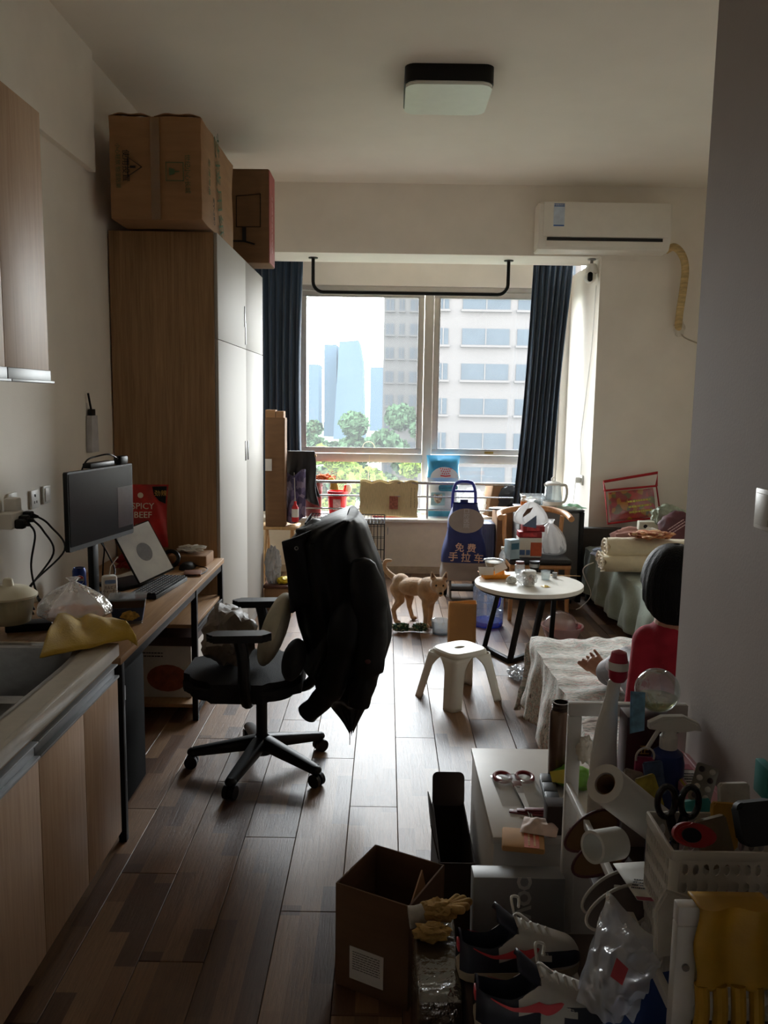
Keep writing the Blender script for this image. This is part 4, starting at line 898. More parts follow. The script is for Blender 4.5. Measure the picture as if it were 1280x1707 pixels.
text('手 拉 车', .085, GOLDP, basis((tx + .005, ty - .158, Tz(929)), (1, 0, -.05), (0, .05, 1)), tr, bold=.0012)
zt_ = at(772, 803, Y=7.2).z
for s_ in (-1, 1): G().tube(spline([(tx + s_ * .10, 7.22, Tz(848, 7.22)), (tx + s_ * .098, 7.22, zt_ - .10), (tx + s_ * .075, 7.22, zt_ - .02), (tx + s_ * .03, 7.22, zt_), (tx, 7.22, zt_)], 6), .014, 10).out('handle', BLUEP, tr)
G().cyl((tx - .09, 7.22, zt_ - .085), (tx + .09, 7.22, zt_ - .085), .011, n=10).out('handle_bar', BLUEP, tr)
G().box(tx - .035, tx + .035, 7.2, 7.24, Tz(850, 7.22) - .02, Tz(832, 7.22), .006).out('handle_neck', M('plastic_dark_blue', (26, 32, 70), .4), tr)
for s_ in (-1, 1): G().cyl((tx + s_ * .10, 7.24, .06), (tx + s_ * .10, 7.22, Tz(848, 7.22)), .009, n=8).out('frame_tube', CHROME, tr)
G().tube([(tx - .12, 7.02, .16), (tx - .12, 6.96, .03), (tx - .10, 6.95, .012), (tx + .10, 6.95, .012), (tx + .12, 6.96, .03), (tx + .12, 7.02, .16)], .011, 8).out('front_stand', M('stand_grey', (92, 88, 84), .45), tr)
G().box(tx - .12, tx + .12, 6.97, 7.2, .085, .1).out('base_plate', BLKP, tr)
for s_ in (-1, 1): G().cyl((tx + s_ * .135, 7.2, .075), (tx + s_ * .165, 7.2, .075), .075, n=20).out('wheel', BLKP, tr)

# suitcase, carton by the window
su = thing('suitcase', 'ribbed steel-blue suitcase standing behind the trolley', 'suitcase', (1.0, 7.35, 0))
x0_, x1_ = at(806, 900, Y=7.35).x + .01, at(826, 900, Y=7.35).x - .005; zt2 = at(815, 872, Y=7.35).z
SUIT = M('suitcase_blue', (84, 92, 116), .4, var=.06)
G().box(x0_ - .09, x1_, 7.33, 7.57, .04, zt2, .02).out('shell', SUIT, su)
for k in range(5): G().box(x0_ - .075 + .036 * k, x0_ - .061 + .036 * k, 7.322, 7.334, .08, zt2 - .05, .003).out('rib', SUIT, su)
for x in (x0_ - .06, x1_ - .03):
    for y in (7.37, 7.53): G().cyl((x - .01, y, .022), (x + .01, y, .022), .022, n=12).out('wheel', BLKP, su)
carton('window_carton', 'plain tall brown carton between the suitcase and the grey fridge', at(826, 900, Y=7.25).x + .01, at(862, 900, Y=7.25).x + .06, 7.27, 7.62, 0, at(840, 852, Y=7.3).z, CARD, wob=.001)
top(G(frame((1.02, 7.42, at(840, 852, Y=7.3).z + .002), .3)).prism([(.09 * math.cos(t * PI / 10), .06 * math.sin(t * PI / 10)) for t in range(20)], .012), 'plate_lid', M('lid_green_grey', (150, 156, 140), .5), 'oval grey lid lying on the plain tall carton', 'lid')

# ------------------------------------------------------------------ low grey fridge and things on it
fz = .80; fx0, fx1, fy0, fy1 = 1.13, 1.675, 6.90, 7.27
fg = thing('fridge', 'low dark grey fridge under the kettle beside the bay wall', 'fridge', (1.4, 7.1, 0))
FG = M('fridge_grey', (96, 96, 96), .35, var=.04)
G().box(fx0, fx1 - .02, fy0 + .03, fy1, .03, fz, .008).out('body', FG, fg)
G().box(fx0, fx1 - .04, fy0, fy0 + .028, .06, fz - .012, .006).out('door', FG, fg)
G().box(fx1 - .04, fx1, fy0 - .005, fy1, .02, fz - .004, .003).out('side_edge', BLKP, fg)
G().box(fx0 - .005, fx1, fy0 - .005, fy1, fz, fz + .014, .004).out('top_panel', M('fridge_top', (60, 60, 62), .3), fg)
for x in (fx0 + .05, fx1 - .08): G().cyl((x, fy0 + .05, 0), (x, fy0 + .05, .032), .016, n=10).out('foot', BLKP, fg)
fz += .015
kt = thing('glass_kettle', 'glass and white plastic electric kettle on the grey fridge', 'kettle', (1.5, 7.05, fz))
c = at(921, 832, Y=7.04); c = V((c.x, 7.04, fz))
G().lathe([(0, 0), (.085, 0), (.085, .02), (0, .022)], c, 28).out('power_base', WHP, kt)
G().lathe([(.082, .024), (.085, .03), (.082, .055), (.08, .056)], c, 28).lathe([(0, .024), (.082, .024)], c, 28).out('heater_base', WHP, kt)
G().lathe([(.08, .056), (.072, .13), (.064, .19), (.062, .20)], c, 28).out('glass', film('kettle_glass', (225, 232, 234), .75, (190, 196, 200), .05, .12), kt)
G().lathe([(.065, .195), (.066, .21), (.05, .222), (.012, .226), (0, .226)], c, 28).out('lid', WHP, kt)
G().tube(arc(c + V((0, 0, .242)), .015, 0, 2 * PI, 14)[:-1], .006, 8, closed=True).out('knob', WHP, kt)
G().tube(spline([c + V((.06, -.01, .195)), c + V((.105, -.02, .19)), c + V((.115, -.02, .12)), c + V((.1, -.02, .06)), c + V((.078, -.01, .045))], 6), .0125, 10).out('handle', WHP, kt)
G().prism([(-.02, 0), (.02, 0), (.0, .035)], .03, basis(c + V((-.062, .015, .17)), (0, 1, 0), (-.5, 0, 1))).out('spout', WHP, kt)
c = at(895, 845, Y=6.99)
top(G().lathe([(0, 0), (.05, 0), (.085, .012), (.087, .015), (.05, .006), (0, .005)], (c.x + .02, 6.985, fz), 28), 'saucer', M('porcelain', (232, 230, 226), .2, var=.01), 'white saucer on the fridge before the kettle', 'saucer')
bxx = at(888, 838, Y=7.12).x
cb = thing('clear_food_box', 'clear plastic box of small packets on the fridge behind the saucer', 'box', (bxx, 7.15, fz))
G(frame((bxx, 7.15, fz))).grid(tubf(.17, .2, .12, .14, 0, .1), 32, 4, cu=True).out('tub', TUB, cb, solid=.0015)
G().lump((bxx, 7.15, fz + .04), (.075, .05, .038), .4, 3, 3, 2).out('packets', cells('packets_mix', [(214, 210, 200), (190, 180, 120), (160, 170, 160)], 30), cb)
c = at(871, 835, Y=6.97); jr = thing('medicine_bottle', 'small white bottle with an orange label on the fridge edge', 'bottle', (c.x + .01, 6.97, fz))
G().lathe([(0, 0), (.024, 0), (.026, .004), (.026, .075), (.018, .085), (.018, .09), (0, .09)], (c.x + .01, 6.97, fz), 18).out('body', WHP, jr)
G().lathe([(.0265, .015), (.0265, .06)], (c.x + .01, 6.97, fz), 18).out('label', M('label_orange', (206, 120, 50), .5, var=.3, scale=40), jr)
G().lathe([(.02, .09), (.02, .108), (0, .109)], (c.x + .01, 6.97, fz), 18).out('cap', WHP, jr)
def packet(cx, cy, cz, w, d, h, rz, amp, seed):
    return G(frame((cx, cy, cz), rz)).grid(lambda u, v: ((u - .5) * w, (v - .5) * d, .002 + h * math.sin(PI * u) * math.sin(PI * v) + amp * math.sin(13 * u + seed) * math.sin(9 * v + seed) * math.sin(PI * v)), 18, 14).grid(lambda u, v: ((u - .5) * w, (v - .5) * d, .001), 18, 2)
c = at(958, 838, Y=7.02); top(packet(1.60, 7.07, fz, .19, .2, .03, .3, .008, 1), 'snack_packet', M('packet_green', (64, 130, 84), .4, var=.4, scale=12), 'green and white packet lying on the fridge beside the kettle', 'packet')
top(packet(1.53, 6.965, fz, .26, .09, .018, -.1, .01, 4), 'napkin_packet', M('packet_pale_green', (196, 214, 200), .5, var=.15, scale=14), 'pale green napkin packet at the fridge front edge', 'packet')
ex_ = thing('extension_plug', 'white plug and socket on the bay wall above the fridge', 'plug', (1.8, 7.45, .99))
G().box(1.795, 1.809, 7.55, 7.64, .96, 1.05, .004).box(1.74, 1.795, 7.57, 7.62, .98, 1.03, .01).out('plug', WHP, ex_)
G().tube(spline([(1.745, 7.59, 1.0), (1.72, 7.5, .93), (1.68, 7.35, .85), (1.66, 7.29, fz + .01)], 6), .004, 6).out('cable', WHP, ex_)

# ------------------------------------------------------------------ wooden chair before the fridge
BEECH = wood('beech', (176, 120, 72), (204, 150, 98), (10, 10, 1.2), 4, .4)
ch = thing('wooden_chair', 'beech chair with curved back rail and black seat, loaded with shopping', 'chair', (1.21, 6.5, 0))
sx_a, sx_b, syf, syb, szz = .97, 1.46, 6.33, 6.74, .45
G().box(sx_a + .005, sx_b - .005, syf, syb, szz - .035, szz, .012).out('seat_frame', BEECH, ch)
G().box(sx_a, sx_b, syf - .01, syb - .02, szz, szz + .045, .02, 3).out('seat_cushion', M('leatherette_black', (30, 30, 33), .4, var=.1, bump=.1), ch)
for x, y in ((sx_a + .03, syf + .03), (sx_b - .03, syf + .03)): G().cyl((x, y, szz - .02), (x + (.01 if x > 1.2 else -.01), y - .01, 0), .022, .015, 12).out('leg', BEECH, ch)
for x, s_ in ((sx_a + .035, -1), (sx_b - .035, 1)): G().tube(spline([(x + s_ * .01, syb + .03, 0), (x, syb, szz - .02), (x + s_ * .02, syb + .01, .62), (x + s_ * .025, syb - .02, .79)], 6), .018, 10).out('leg', BEECH, ch)
G().tube(spline([(sx_a - .06, syf + .14, .80), (sx_a - .035, syb - .08, .815), (sx_a + .10, syb + .05, .83), (1.21, syb + .075, .835), (sx_b - .1, syb + .05, .83), (sx_b + .0, syb - .08, .815), (sx_b + .01, syf + .14, .795)], 7), .024, 12).out('back_rail', BEECH, ch)
sz = szz + .047
# boxes and bags on the seat
BX1 = M('carton_red_print', (150, 24, 34), .45, var=.25, scale=25)
def smallbox(name, label, x, y, z, w, d, h, mat, rz=0, cat='box', group=None):
    return top(G(frame((x, y, z), rz)).box(-w / 2, w / 2, -d / 2, d / 2, 0, h, .002), name, mat, label, cat, group)
px_ = lambda px, y: at(px, 900, Y=y).x
mb = thing('milk_carton_box', 'white and orange box with a blue window under the red boxes on the chair', 'box', (px_(885, 6.45), 6.45, sz))
bxm = px_(882, 6.45)
G().box(bxm - .09, bxm + .09, 6.40, 6.52, sz, sz + .155, .002).out('body', PAPER, mb)
G().box(bxm + .005, bxm + .092, 6.397, 6.401, sz + .012, sz + .12).out('orange_panel', M('print_orange', (190, 84, 44), .5, var=.15), mb)
G().box(bxm - .085, bxm - .04, 6.397, 6.401, sz + .02, sz + .06).out('blue_panel', M('print_steel_blue', (70, 96, 140), .5), mb)
G().box(bxm - .03, bxm - .0, 6.397, 6.401, sz + .02, sz + .06).out('blue_panel', M('print_steel_blue', (70, 96, 140), .5), mb)
for k in range(2):
    r = thing('red_box', ('flat red box, lower of two stacked on the chair', 'flat red box, upper of two stacked on the chair')[k], 'box', (bxm, 6.46, sz + .157 + .047 * k), group='flat red boxes on the chair')
    G().box(bxm - .09 + .03 * k, bxm + .09 + .02 * k, 6.40, 6.52, sz + .157 + .047 * k, sz + .202 + .047 * k, .002).out('body', BX1, r)
    G().box(bxm - .06 + .03 * k, bxm + .05 + .02 * k, 6.397, 6.401, sz + .165 + .047 * k, sz + .193 + .047 * k).out('front_print', M('print_pink_red', (196, 60, 66), .5, var=.3, scale=40), r)
def tiebag(c, r, h, seed=0, sx=1, sy=1, squash=1.0):
    prof = [(0, 0), (.75, .005), (.98, .10), (1.0, .25), (.9, .45), (.68, .64), (.4, .8), (.16, .88), (.24, .95), (.36, 1.0)]
    def f(u, v):
        a_ = 2 * PI * u; k = v * (len(prof) - 1); i = min(int(k), len(prof) - 2); t = k - i
        rr = (prof[i][0] * (1 - t) + prof[i + 1][0] * t) * r; z = (prof[i][1] * (1 - t) + prof[i + 1][1] * t) * h
        rr *= 1 + .12 * math.sin(7 * a_ + seed) * v + .10 * math.sin(3 * a_ + seed * 2) + .05 * math.sin(13 * a_ + 9 * v + seed)
        lean = .25 * r * v * v
        return (c[0] + rr * sx * math.cos(a_) + lean * math.cos(seed), c[1] + rr * sy * math.sin(a_), c[2] + z)
    return f
c_ = V((bxm + .02, 6.47, sz + .33))
pg = thing('carrier_bag', 'white carrier bag with a handle hole on top of the red boxes', 'carrier bag', c_)
BAGW = film('carrier_white', (255, 255, 255), .25, (232, 230, 228), .25, .08, bump=.5, bscale=14)
G().grid(tiebag(c_ - V((0, 0, .075)), .125, .2, 2.4, 1.05, .6), 60, 30, cu=True).out('bag', BAGW, pg)
G().prism([(-.045, -.03), (.02, .0), (.05, .035), (.0, .03), (-.04, -.01)], .004, basis(c_ + V((-.05, -.078, .025)), (1, 0, .2), (0, .3, 1))).out('handle_hole', M('hole_shade', (112, 84, 70), .8), pg)  # flat patch on the bag, shade of the hole put into its colour
G().prism([(-.06, -.035), (.05, -.05), (.05, .05)], .004, basis(c_ + V((-.03, -.074, -.045)), (1, 0, 0), (0, .1, 1))).out('blue_print', M('print_slate', (92, 108, 138), .6), pg)
top(G().grid(tiebag((px_(918, 6.5) + .02, 6.56, sz + .003), .115, .28, 2.9, 1.1, .8), 60, 30, cu=True), 'carrier_bag', BAGW, 'translucent white carrier bag slumped on the black chair seat', 'carrier bag')
# tea box and bottle at the chair's other side
tb2 = thing('snack_carton', 'tall light blue carton with a golden picture side at the chair', 'carton', (px_(850, 6.36), 6.36, sz))
tf2 = frame((px_(852, 6.36) + .008, 6.36, sz), .5)
G(tf2).box(-.045, .045, -.04, .04, 0, .15, .002).out('body', M('carton_sky', (166, 190, 204), .5, var=.1), tb2)
G(tf2).box(.0452, .0465, -.036, .036, .03, .14).out('picture', M('print_golden', (176, 140, 90), .5, var=.5, scale=50), tb2)
G(tf2).box(-.036, .036, -.0415, -.0402, .075, .125).out('front_print', M('print_teal', (60, 110, 134), .5), tb2)

# ------------------------------------------------------------------ round table
tcx, tcy, tz, trr = .955, 5.36, .525, .355
rt_ = thing('round_table', 'round white side table with black bent steel legs', 'table', (tcx, tcy, 0))
G().lathe([(0, -.028), (trr - .004, -.028), (trr, -.024), (trr, -.003), (trr - .003, 0), (0, 0)], (tcx, tcy, tz), 64).out('tabletop', M('table_white', (230, 226, 216), .3, var=.02), rt_)
G().lathe([(0, -.045), (trr - .025, -.045), (trr - .02, -.028), (0, -.028)], (tcx, tcy, tz), 48).out('under_rim', BLACK, rt_)
def bar(g, p, q, w): 
    p = V(p); q = V(q); d = q - p; m_ = Matrix.Translation((p + q) / 2) @ d.to_track_quat('Z', 'Y').to_matrix().to_4x4()
    return g.box(-w / 2, w / 2, -w / 2, w / 2, -d.length / 2, d.length / 2, .002, mtx=m_)
f1_, f2_ = at(843, 1106, Z=.0), at(822, 1080, Z=.0)
f3_ = at(878, 1090, Z=0)
for (pa, pb_, ta, tb_) in (((.70, 5.56), (.835, 5.27), (.80, 5.55), (.905, 5.22)), ((1.0, 5.43), (1.17, 5.62), (1.05, 5.30), (1.16, 5.50))):
    zt3 = tz - .04
    bar(G(), (*ta, zt3), (*pa, .015), .032).out('leg', BLACK, rt_); bar(G(), (*tb_, zt3), (*pb_, .015), .032).out('leg', BLACK, rt_)
    bar(G(), (*pa, .016), (*pb_, .016), .032).out('foot_bar', BLACK, rt_)
bar(G(), (.835, 5.27, .016), (1.0, 5.43, .016), .03).out('foot_bar', BLACK, rt_)
zt4 = tz + .001
tp = lambda px, py: at(px, py, Z=zt4)
c = tp(823, 963)
ft = thing('food_tray', 'open orange and white paper food tray on the round table', 'food tray', (c.x, c.y, zt4))
tf3 = frame((c.x, c.y, zt4), .15)
G(tf3).grid(lambda u, v: (lambda a_, w_, d_: (w_ * max(-1, min(1, 1.4 * math.cos(a_))), d_ * max(-1, min(1, 1.4 * math.sin(a_))), .001 + .032 * v))(2 * PI * u, .075 + .02 * v, .055 + .015 * v), 32, 3, cu=True).out('tray_wall', M('tray_orange', (222, 140, 30), .5, var=.12, scale=30), ft, solid=.002)
G(tf3).box(-.075, .075, -.055, .055, 0, .003).out('tray_floor', PAPER, ft)
G(tf3).prism([(-.09, -.0), (.0, -.03), (.02, .045), (-.085, .06)], .002, basis((-.02, -.03, .033), (1, 0, .1), (0, .5, .8))).prism([(0, 0), (.09, .03), (.075, .075), (0, .055)], .002, basis((.0, -.03, .03), (1, 0, .1), (0, .3, .9))).out('flap', PAPER, ft)
c = tp(824, 948); nb = thing('takeaway_bowl', 'round clear takeaway bowl behind the orange paper tray', 'bowl', (c.x, c.y + .04, zt4))
G().lathe([(0, 0), (.05, 0), (.068, .05), (.074, .052), (.074, .055), (.066, .053), (.048, .004), (0, .004)], (c.x, c.y + .05, zt4), 28).out('bowl', TUB, nb)
G().lathe([(.052, .01), (.062, .04), (0, .042)], (c.x, c.y + .05, zt4), 24).out('food', M('noodles', (206, 190, 160), .6, var=.2, scale=40), nb)
c = tp(881, 976); pcup = thing('paper_cup', 'crumpled white paper cup wrapped in film with a red emblem', 'cup', (c.x, c.y, zt4))
G().lathe([(0, 0), (.035, 0), (.042, .07), (.046, .085), (.046, .095), (.044, .098), (.03, .102), (0, .103)], (c.x, c.y, zt4), 28).jitter(.0015, 40).out('cup', PAPER, pcup)
G().lump((c.x - .012, c.y, zt4 + .05), (.062, .055, .05), .3, 2.5, 4, 3, flat=.95, sharp=True).out('film', film('cup_film', (255, 255, 255), .62, (235, 235, 235), .2, .1, bump=.5), pcup)
G().prism([(.009 * math.cos(t * PI / 6), .011 * math.sin(t * PI / 6)) for t in range(12)], .001, basis((c.x - .0, c.y - .0425, zt4 + .05), (1, 0, 0), (0, -.1, 1))).out('emblem', M('emblem_rose', (190, 90, 84), .6), pcup)
c = tp(852, 972); top(G().lump(c + V((0, 0, .02)), (.03, .026, .022), .5, 3, 4, 5, sharp=True, flat=.9), 'crumpled_tissue', PAPER, 'small crumpled white tissue on the round table', 'tissue')
c = tp(909, 966); gl_ = thing('drinking_glass', 'small clear drinking glass on the round table', 'glass', (c.x, c.y, zt4))
CLEAR = film('clear_glass', (240, 244, 244), .86, (220, 225, 225), .03, .12)
G().lathe([(0, 0), (.027, 0), (.032, .06), (.03, .06), (.025, .006), (0, .006)], (c.x, c.y, zt4), 24).out('glass', CLEAR, gl_)
c = tp(918, 964); jt = thing('metal_tin', 'tiny steel tin beside the drinking glass', 'tin', (c.x + .02, c.y + .02, zt4))
G().lathe([(0, 0), (.016, 0), (.016, .028), (0, .029)], (c.x + .03, c.y + .02, zt4), 18).out('tin', STEEL, jt)
G().lathe([(.017, .028), (.017, .036), (0, .037)], (c.x + .03, c.y + .02, zt4), 18).out('lid', STEEL, jt)
c = tp(909, 978); top(packet(c.x, c.y, zt4, .045, .05, .008, .5, .003, 2), 'yellow_sachet', M('sachet_yellow', (226, 190, 60), .45, var=.2), 'yellow sachet on the round table before the glass', 'sachet')
c = tp(944, 962); top(G().cyl((c.x - .1, c.y + .04, zt4 + .004), (c.x + .1, c.y + .02, zt4 + .004), .004, .0025, 8), 'chopstick', PINE, 'wooden chopstick lying across the round table edge', 'chopstick')
c = tp(868, 957); jb = thing('spice_jar', 'clear jar with a dark lid at the back of the round table', 'jar', (c.x, c.y + .05, zt4))
G().lathe([(0, 0), (.032, 0), (.035, .01), (.035, .055), (.026, .065)], (c.x, c.y + .05, zt4), 24).out('jar', TUB, jb)
G().lathe([(.029, .062), (.029, .08), (0, .081)], (c.x, c.y + .05, zt4), 24).out('lid', M('lid_brown', (90, 40, 30), .5), jb)
c = tp(893, 955); cp = thing('coffee_cup', 'black and silver cup at the back of the round table', 'cup', (c.x, c.y + .06, zt4))
G().lathe([(0, 0), (.03, 0), (.035, .07), (.037, .072), (.033, .07), (0, .066)], (c.x, c.y + .06, zt4), 22).out('cup', BLKP, cp)
G().lathe([(.0345, .03), (.0365, .055)], (c.x, c.y + .06, zt4), 22).out('sleeve', STEEL, cp)
c = tp(840, 950); hb2 = thing('juice_bottle', 'slim clear bottle with amber juice on the round table', 'bottle', (c.x, c.y + .1, zt4))
G().lathe([(0, 0), (.022, 0), (.024, .01), (.024, .09), (.01, .12), (.01, .135)], (c.x, c.y + .1, zt4), 18).out('bottle', TUB, hb2)
G().lathe([(0, .004), (.021, .004), (.021, .04), (0, .041)], (c.x, c.y + .1, zt4), 18).out('juice', M('juice_amber', (200, 140, 50), .3), hb2)
G().lathe([(.012, .13), (.012, .148), (0, .149)], (c.x, c.y + .1, zt4), 14).out('cap', WHP, hb2)

# ------------------------------------------------------------------ on the floor round the table
st_ = thing('plastic_stool', 'white plastic step stool with an oval hand hole in the top', 'stool', (.43, 4.62, 0))
STW = M('stool_white', (222, 218, 206), .4, var=.02)
scx, scy, szt = 0, 0, .30
W0, D0 = .27, .235
def sq(a_, w_, d_, p_=4):
    c_2, s_2 = math.cos(a_), math.sin(a_); k = 1 / (abs(c_2) ** p_ + abs(s_2) ** p_) ** (1 / p_); return c_2 * k * w_ / 2, s_2 * k * d_ / 2
def stop(u, v):
    a_ = 2 * PI * u
    rows = [(.3, .30, szt - .012), (.3, .30, szt), (.6, .6, szt), (.93, .93, szt), (1.0, 1.0, szt - .008), (1.04, 1.04, szt - .03)]
    k, _, z = rows[int(round(v * 5))]
    if k == .3: return (scx + .037 * math.cos(a_), scy + .02 * math.sin(a_), z)
    x, y = sq(a_, W0 * k, D0 * k); return (scx + x, scy + y, z)
SF = frame((.44, 4.62, 0), .62)
tp_ = G(SF).grid(stop, 64, 6, cu=True)
tp_.out('top', STW, st_, solid=.003)
for sxs in (-1, 1):
    for sys_ in (-1, 1):
        def leg(u, v, sxs=sxs, sys_=sys_):
            t = u; z = (szt - .025) * (1 - v)
            w_ = .05 - .008 * v + (.05 * (1 - min(1, v * 3.2)) ** 2)
            hx, hy = W0 / 2 * 1.04 + .055 * v, D0 / 2 * 1.04 + .05 * v
            r_ = .03
            # path along the corner: from the side face round to the front face
            s_2 = (t - .5) * 2
            if s_2 < -.3: q_ = (hx, hy - r_ - (-s_2 - .3) / .7 * w_)
            elif s_2 > .3: q_ = (hx - r_ - (s_2 - .3) / .7 * w_, hy)
            else:
                th = (s_2 + .3) / .6 * PI / 2; q_ = (hx - r_ + r_ * math.cos(th), hy - r_ + r_ * math.sin(th))
            return (scx + sxs * q_[0], scy + sys_ * q_[1], z)
        G(SF).grid(leg, 21, 14).out('leg', STW, st_, solid=.004)
# paper bag
pbg = thing('brown_paper_bag', 'open brown kraft paper bag standing on the floor behind the stool', 'paper bag', (.555, 5.72, 0))
KRAFT = M('kraft', (190, 142, 88), .8, var=.08, scale=6)
def pbag(u, v):
    a_ = 2 * PI * u; x, y = sq(a_, .195, .12 * (1 - .35 * v), 8); return (.555 + x, 5.70 + y + .01 * math.sin(3 * v) , .002 + v * .30 + .006 * math.sin(2 * a_) * v)
G().grid(pbag, 48, 12, cu=True).out('bag', KRAFT, pbg, solid=.001)
G().box(.46, .65, 5.645, 5.755, .001, .004).out('bottom', KRAFT, pbg)
# water jug
wj = thing('water_jug', 'large clear blue-tinted water jug standing under the round table edge', 'water jug', (.80, 6.2, 0))
JUG = film('jug_blue', (228, 236, 248), .8, (180, 196, 225), .06, .14)
G().lathe([(0, .003), (.10, .003), (.118, .02), (.118, .1), (.111, .105), (.118, .11), (.118, .2), (.111, .205), (.118, .21), (.118, .29), (.09, .34), (.045, .37), (.03, .38), (.03, .42)], (.80, 6.2, 0), 36).out('body', JUG, wj)
G().lathe([(0, .006), (.112, .006), (.112, .045), (0, .046)], (.80, 6.2, 0), 30).out('water', film('jug_water', (130, 160, 245), .6, (70, 110, 230), .03, .1), wj)
G().tube(spline([(.845, 6.085, .30), (.865, 6.075, .26), (.865, 6.075, .2), (.85, 6.085, .17)], 5), .011, 8).out('handle', film('jug_handle', (120, 150, 240), .4, (50, 90, 220), .1, .1), wj)
# water bowl and rope toy
db = thing('dog_water_bowl', 'clear round plastic tub of water on the floor beside the dog', 'bowl', (.41, 5.98, 0))
G().lathe([(0, .002), (.062, .002), (.075, .10), (.078, .102), (.073, .1), (.06, .006), (0, .006)], (.425, 5.95, 0), 30).out('tub', TUB, db)
G().lathe([(0, .007), (.061, .007), (.063, .02), (0, .021)], (.425, 5.95, 0), 30).out('water', film('clear_water', (225, 238, 248), .7, (200, 220, 235), .02, .2), db)
rp = thing('rope_toy', 'green and white knotted rope dog toy on the floor', 'rope toy', (.2, 5.93, 0))
ROPE = cells('rope_green', [(34, 72, 48), (50, 96, 60), (28, 52, 40), (150, 150, 120)], 60, (1, 1, 1))
a, b2 = at(668, 1050, Z=.02), at(700, 1050, Z=.02)
G().tube(spline([a, a.lerp(b2, .5) + V((0, .02, 0)), b2], 6), .014, 8).out('rope', M('rope_white', (190, 186, 166), .9), rp)
for q, s_ in ((a, 1), (b2, .8)): G().lump(q + V((0, 0, .022)), (.062 * s_, .04, .03), .5, 4, 4, 3, flat=.9).out('knot', ROPE, rp)
# pink basin
bs_ = thing('plastic_basin', 'pale pink basin with a clear domed sieve inside, on the floor', 'basin', (1.3, 5.87, 0))
c = V((1.30, 5.87, 0))
G().lathe([(0, .004), (.11, .004), (.145, .095), (.155, .1), (.155, .104), (.142, .1), (.105, .01), (0, .01)], c, 36).out('basin', M('basin_pink', (206, 170, 170), .4, var=.08), bs_)
G(frame(c + V((-.01, .0, .075)), 0, .9)).lathe([(.13, 0), (.13, .012), (.118, .05), (.08, .082), (0, .1)], n=32).out('sieve', film('sieve_clear', (240, 236, 236), .65, (215, 205, 205), .12, .1), bs_)
G().lump(c + V((-.03, -.04, .05)), (.07, .05, .035), .5, 3, 4, 2).out('orange_peel', M('peel', (224, 140, 70), .6, var=.3, scale=30), bs_)
G().lump(c + V((.09, -.02, .085)), (.05, .04, .03), .6, 3, 4, 6).out('red_net', M('net_pink', (208, 120, 130), .6, var=.3, scale=30), bs_)
c = at(868, 1130, Z=.03); top(G().lump((c.x, c.y + .1, .028), (.055, .09, .03), .6, 3, 4, 9, sharp=True, flat=.9), 'crumpled_bag', film('crumple_clear', (255, 255, 255), .55, (225, 228, 232), .15, .15), 'crumpled clear plastic wrap on the floor by the table foot', 'plastic wrap')
def quad(q, u, v): return q[0].lerp(q[1], u).lerp(q[3].lerp(q[2], u), v)
# ------------------------------------------------------------------ dog
dg = thing('dog', 'young tan dog standing by the trolley with its head turned', 'dog', (.24, 6.2, 0))
FUR = M('fur_tan', (178, 142, 104), .95, var=.22, scale=16, bump=.6, bscale=160, sheen=.5)
g = G()
hip, shd = V((.13, 6.27, .30)), V((.33, 6.13, .29))
g.ball(hip, (.075, .085, .08), 12).ball(shd, (.085, .08, .095), 12).ball(hip.lerp(shd, .5), (.13, .1, .07), 12).ball(shd + V((.02, -.02, -.03)), (.07, .065, .075), 10)
g.cap(shd + V((.01, -.01, .03)), (.395, 6.03, .35), .07, .052)                       # neck
g.ball((.405, 6.0, .355), (.062, .062, .058), 12).cap((.407, 5.96, .335), (.412, 5.905, .312), .034, .023)   # skull, muzzle
for s_ in (-1, 1):
    e = V((.405 + s_ * .042, 6.005, .40)); g.cyl(e, e + V((s_ * .012, .006, .055)), .026, .006, 10)
for (h, kn, hk, ft_) in (((.10, 6.23, .27), (.125, 6.19, .19), (.075, 6.225, .105), (.095, 6.20, .018)), ((.17, 6.32, .27), (.20, 6.29, .19), (.20, 6.345, .105), (.225, 6.33, .018))):
    g.cap(h, kn, .058, .036).cap(kn, hk, .034, .02).cap(hk, ft_, .019, .017).ball(V(ft_) + V((.014, -.012, .0)), (.027, .023, .018), 8)
for (h, el, wr, ft_) in (((.33, 6.09, .25), (.315, 6.10, .18), (.32, 6.09, .09), (.315, 6.085, .018)), ((.37, 6.14, .25), (.36, 6.16, .18), (.355, 6.15, .09), (.35, 6.145, .018))):
    g.cap(h, el, .045, .03).cap(el, wr, .028, .021).cap(wr, ft_, .02, .018).ball(V(ft_) + V((.01, -.014, 0)), (.026, .024, .018), 8)
tl = spline([(.075, 6.31, .34), (.03, 6.34, .37), (.0, 6.36, .41), (.01, 6.35, .46), (.05, 6.33, .47)], 4)
for i in range(len(tl) - 1): g.cap(tl[i], tl[i + 1], .026 - .0008 * i, .026 - .0008 * (i + 1), 6)
g.out('body', FUR, dg, remesh=.007, relax=5)
G().ball((.413, 5.885, .318), (.013, .009, .010), 8).out('nose', BLKP, dg)
for s_ in (-1, 1):
    G().ball((.408 + s_ * .026, 5.945, .362), .0075, 8).out('eye', M('eye_dark', (14, 10, 8), .1), dg)
    e = V((.405 + s_ * .045, 5.984, .415)); G().cyl(e, e + V((s_ * .008, .004, .03)), .013, .003, 8).out('inner_ear', M('ear_brown', (96, 62, 44), .9), dg)
G().cap((.407, 5.925, .303), (.411, 5.9, .298), .012, .008, 6).out('mouth', M('muzzle_dark', (70, 48, 36), .9), dg)

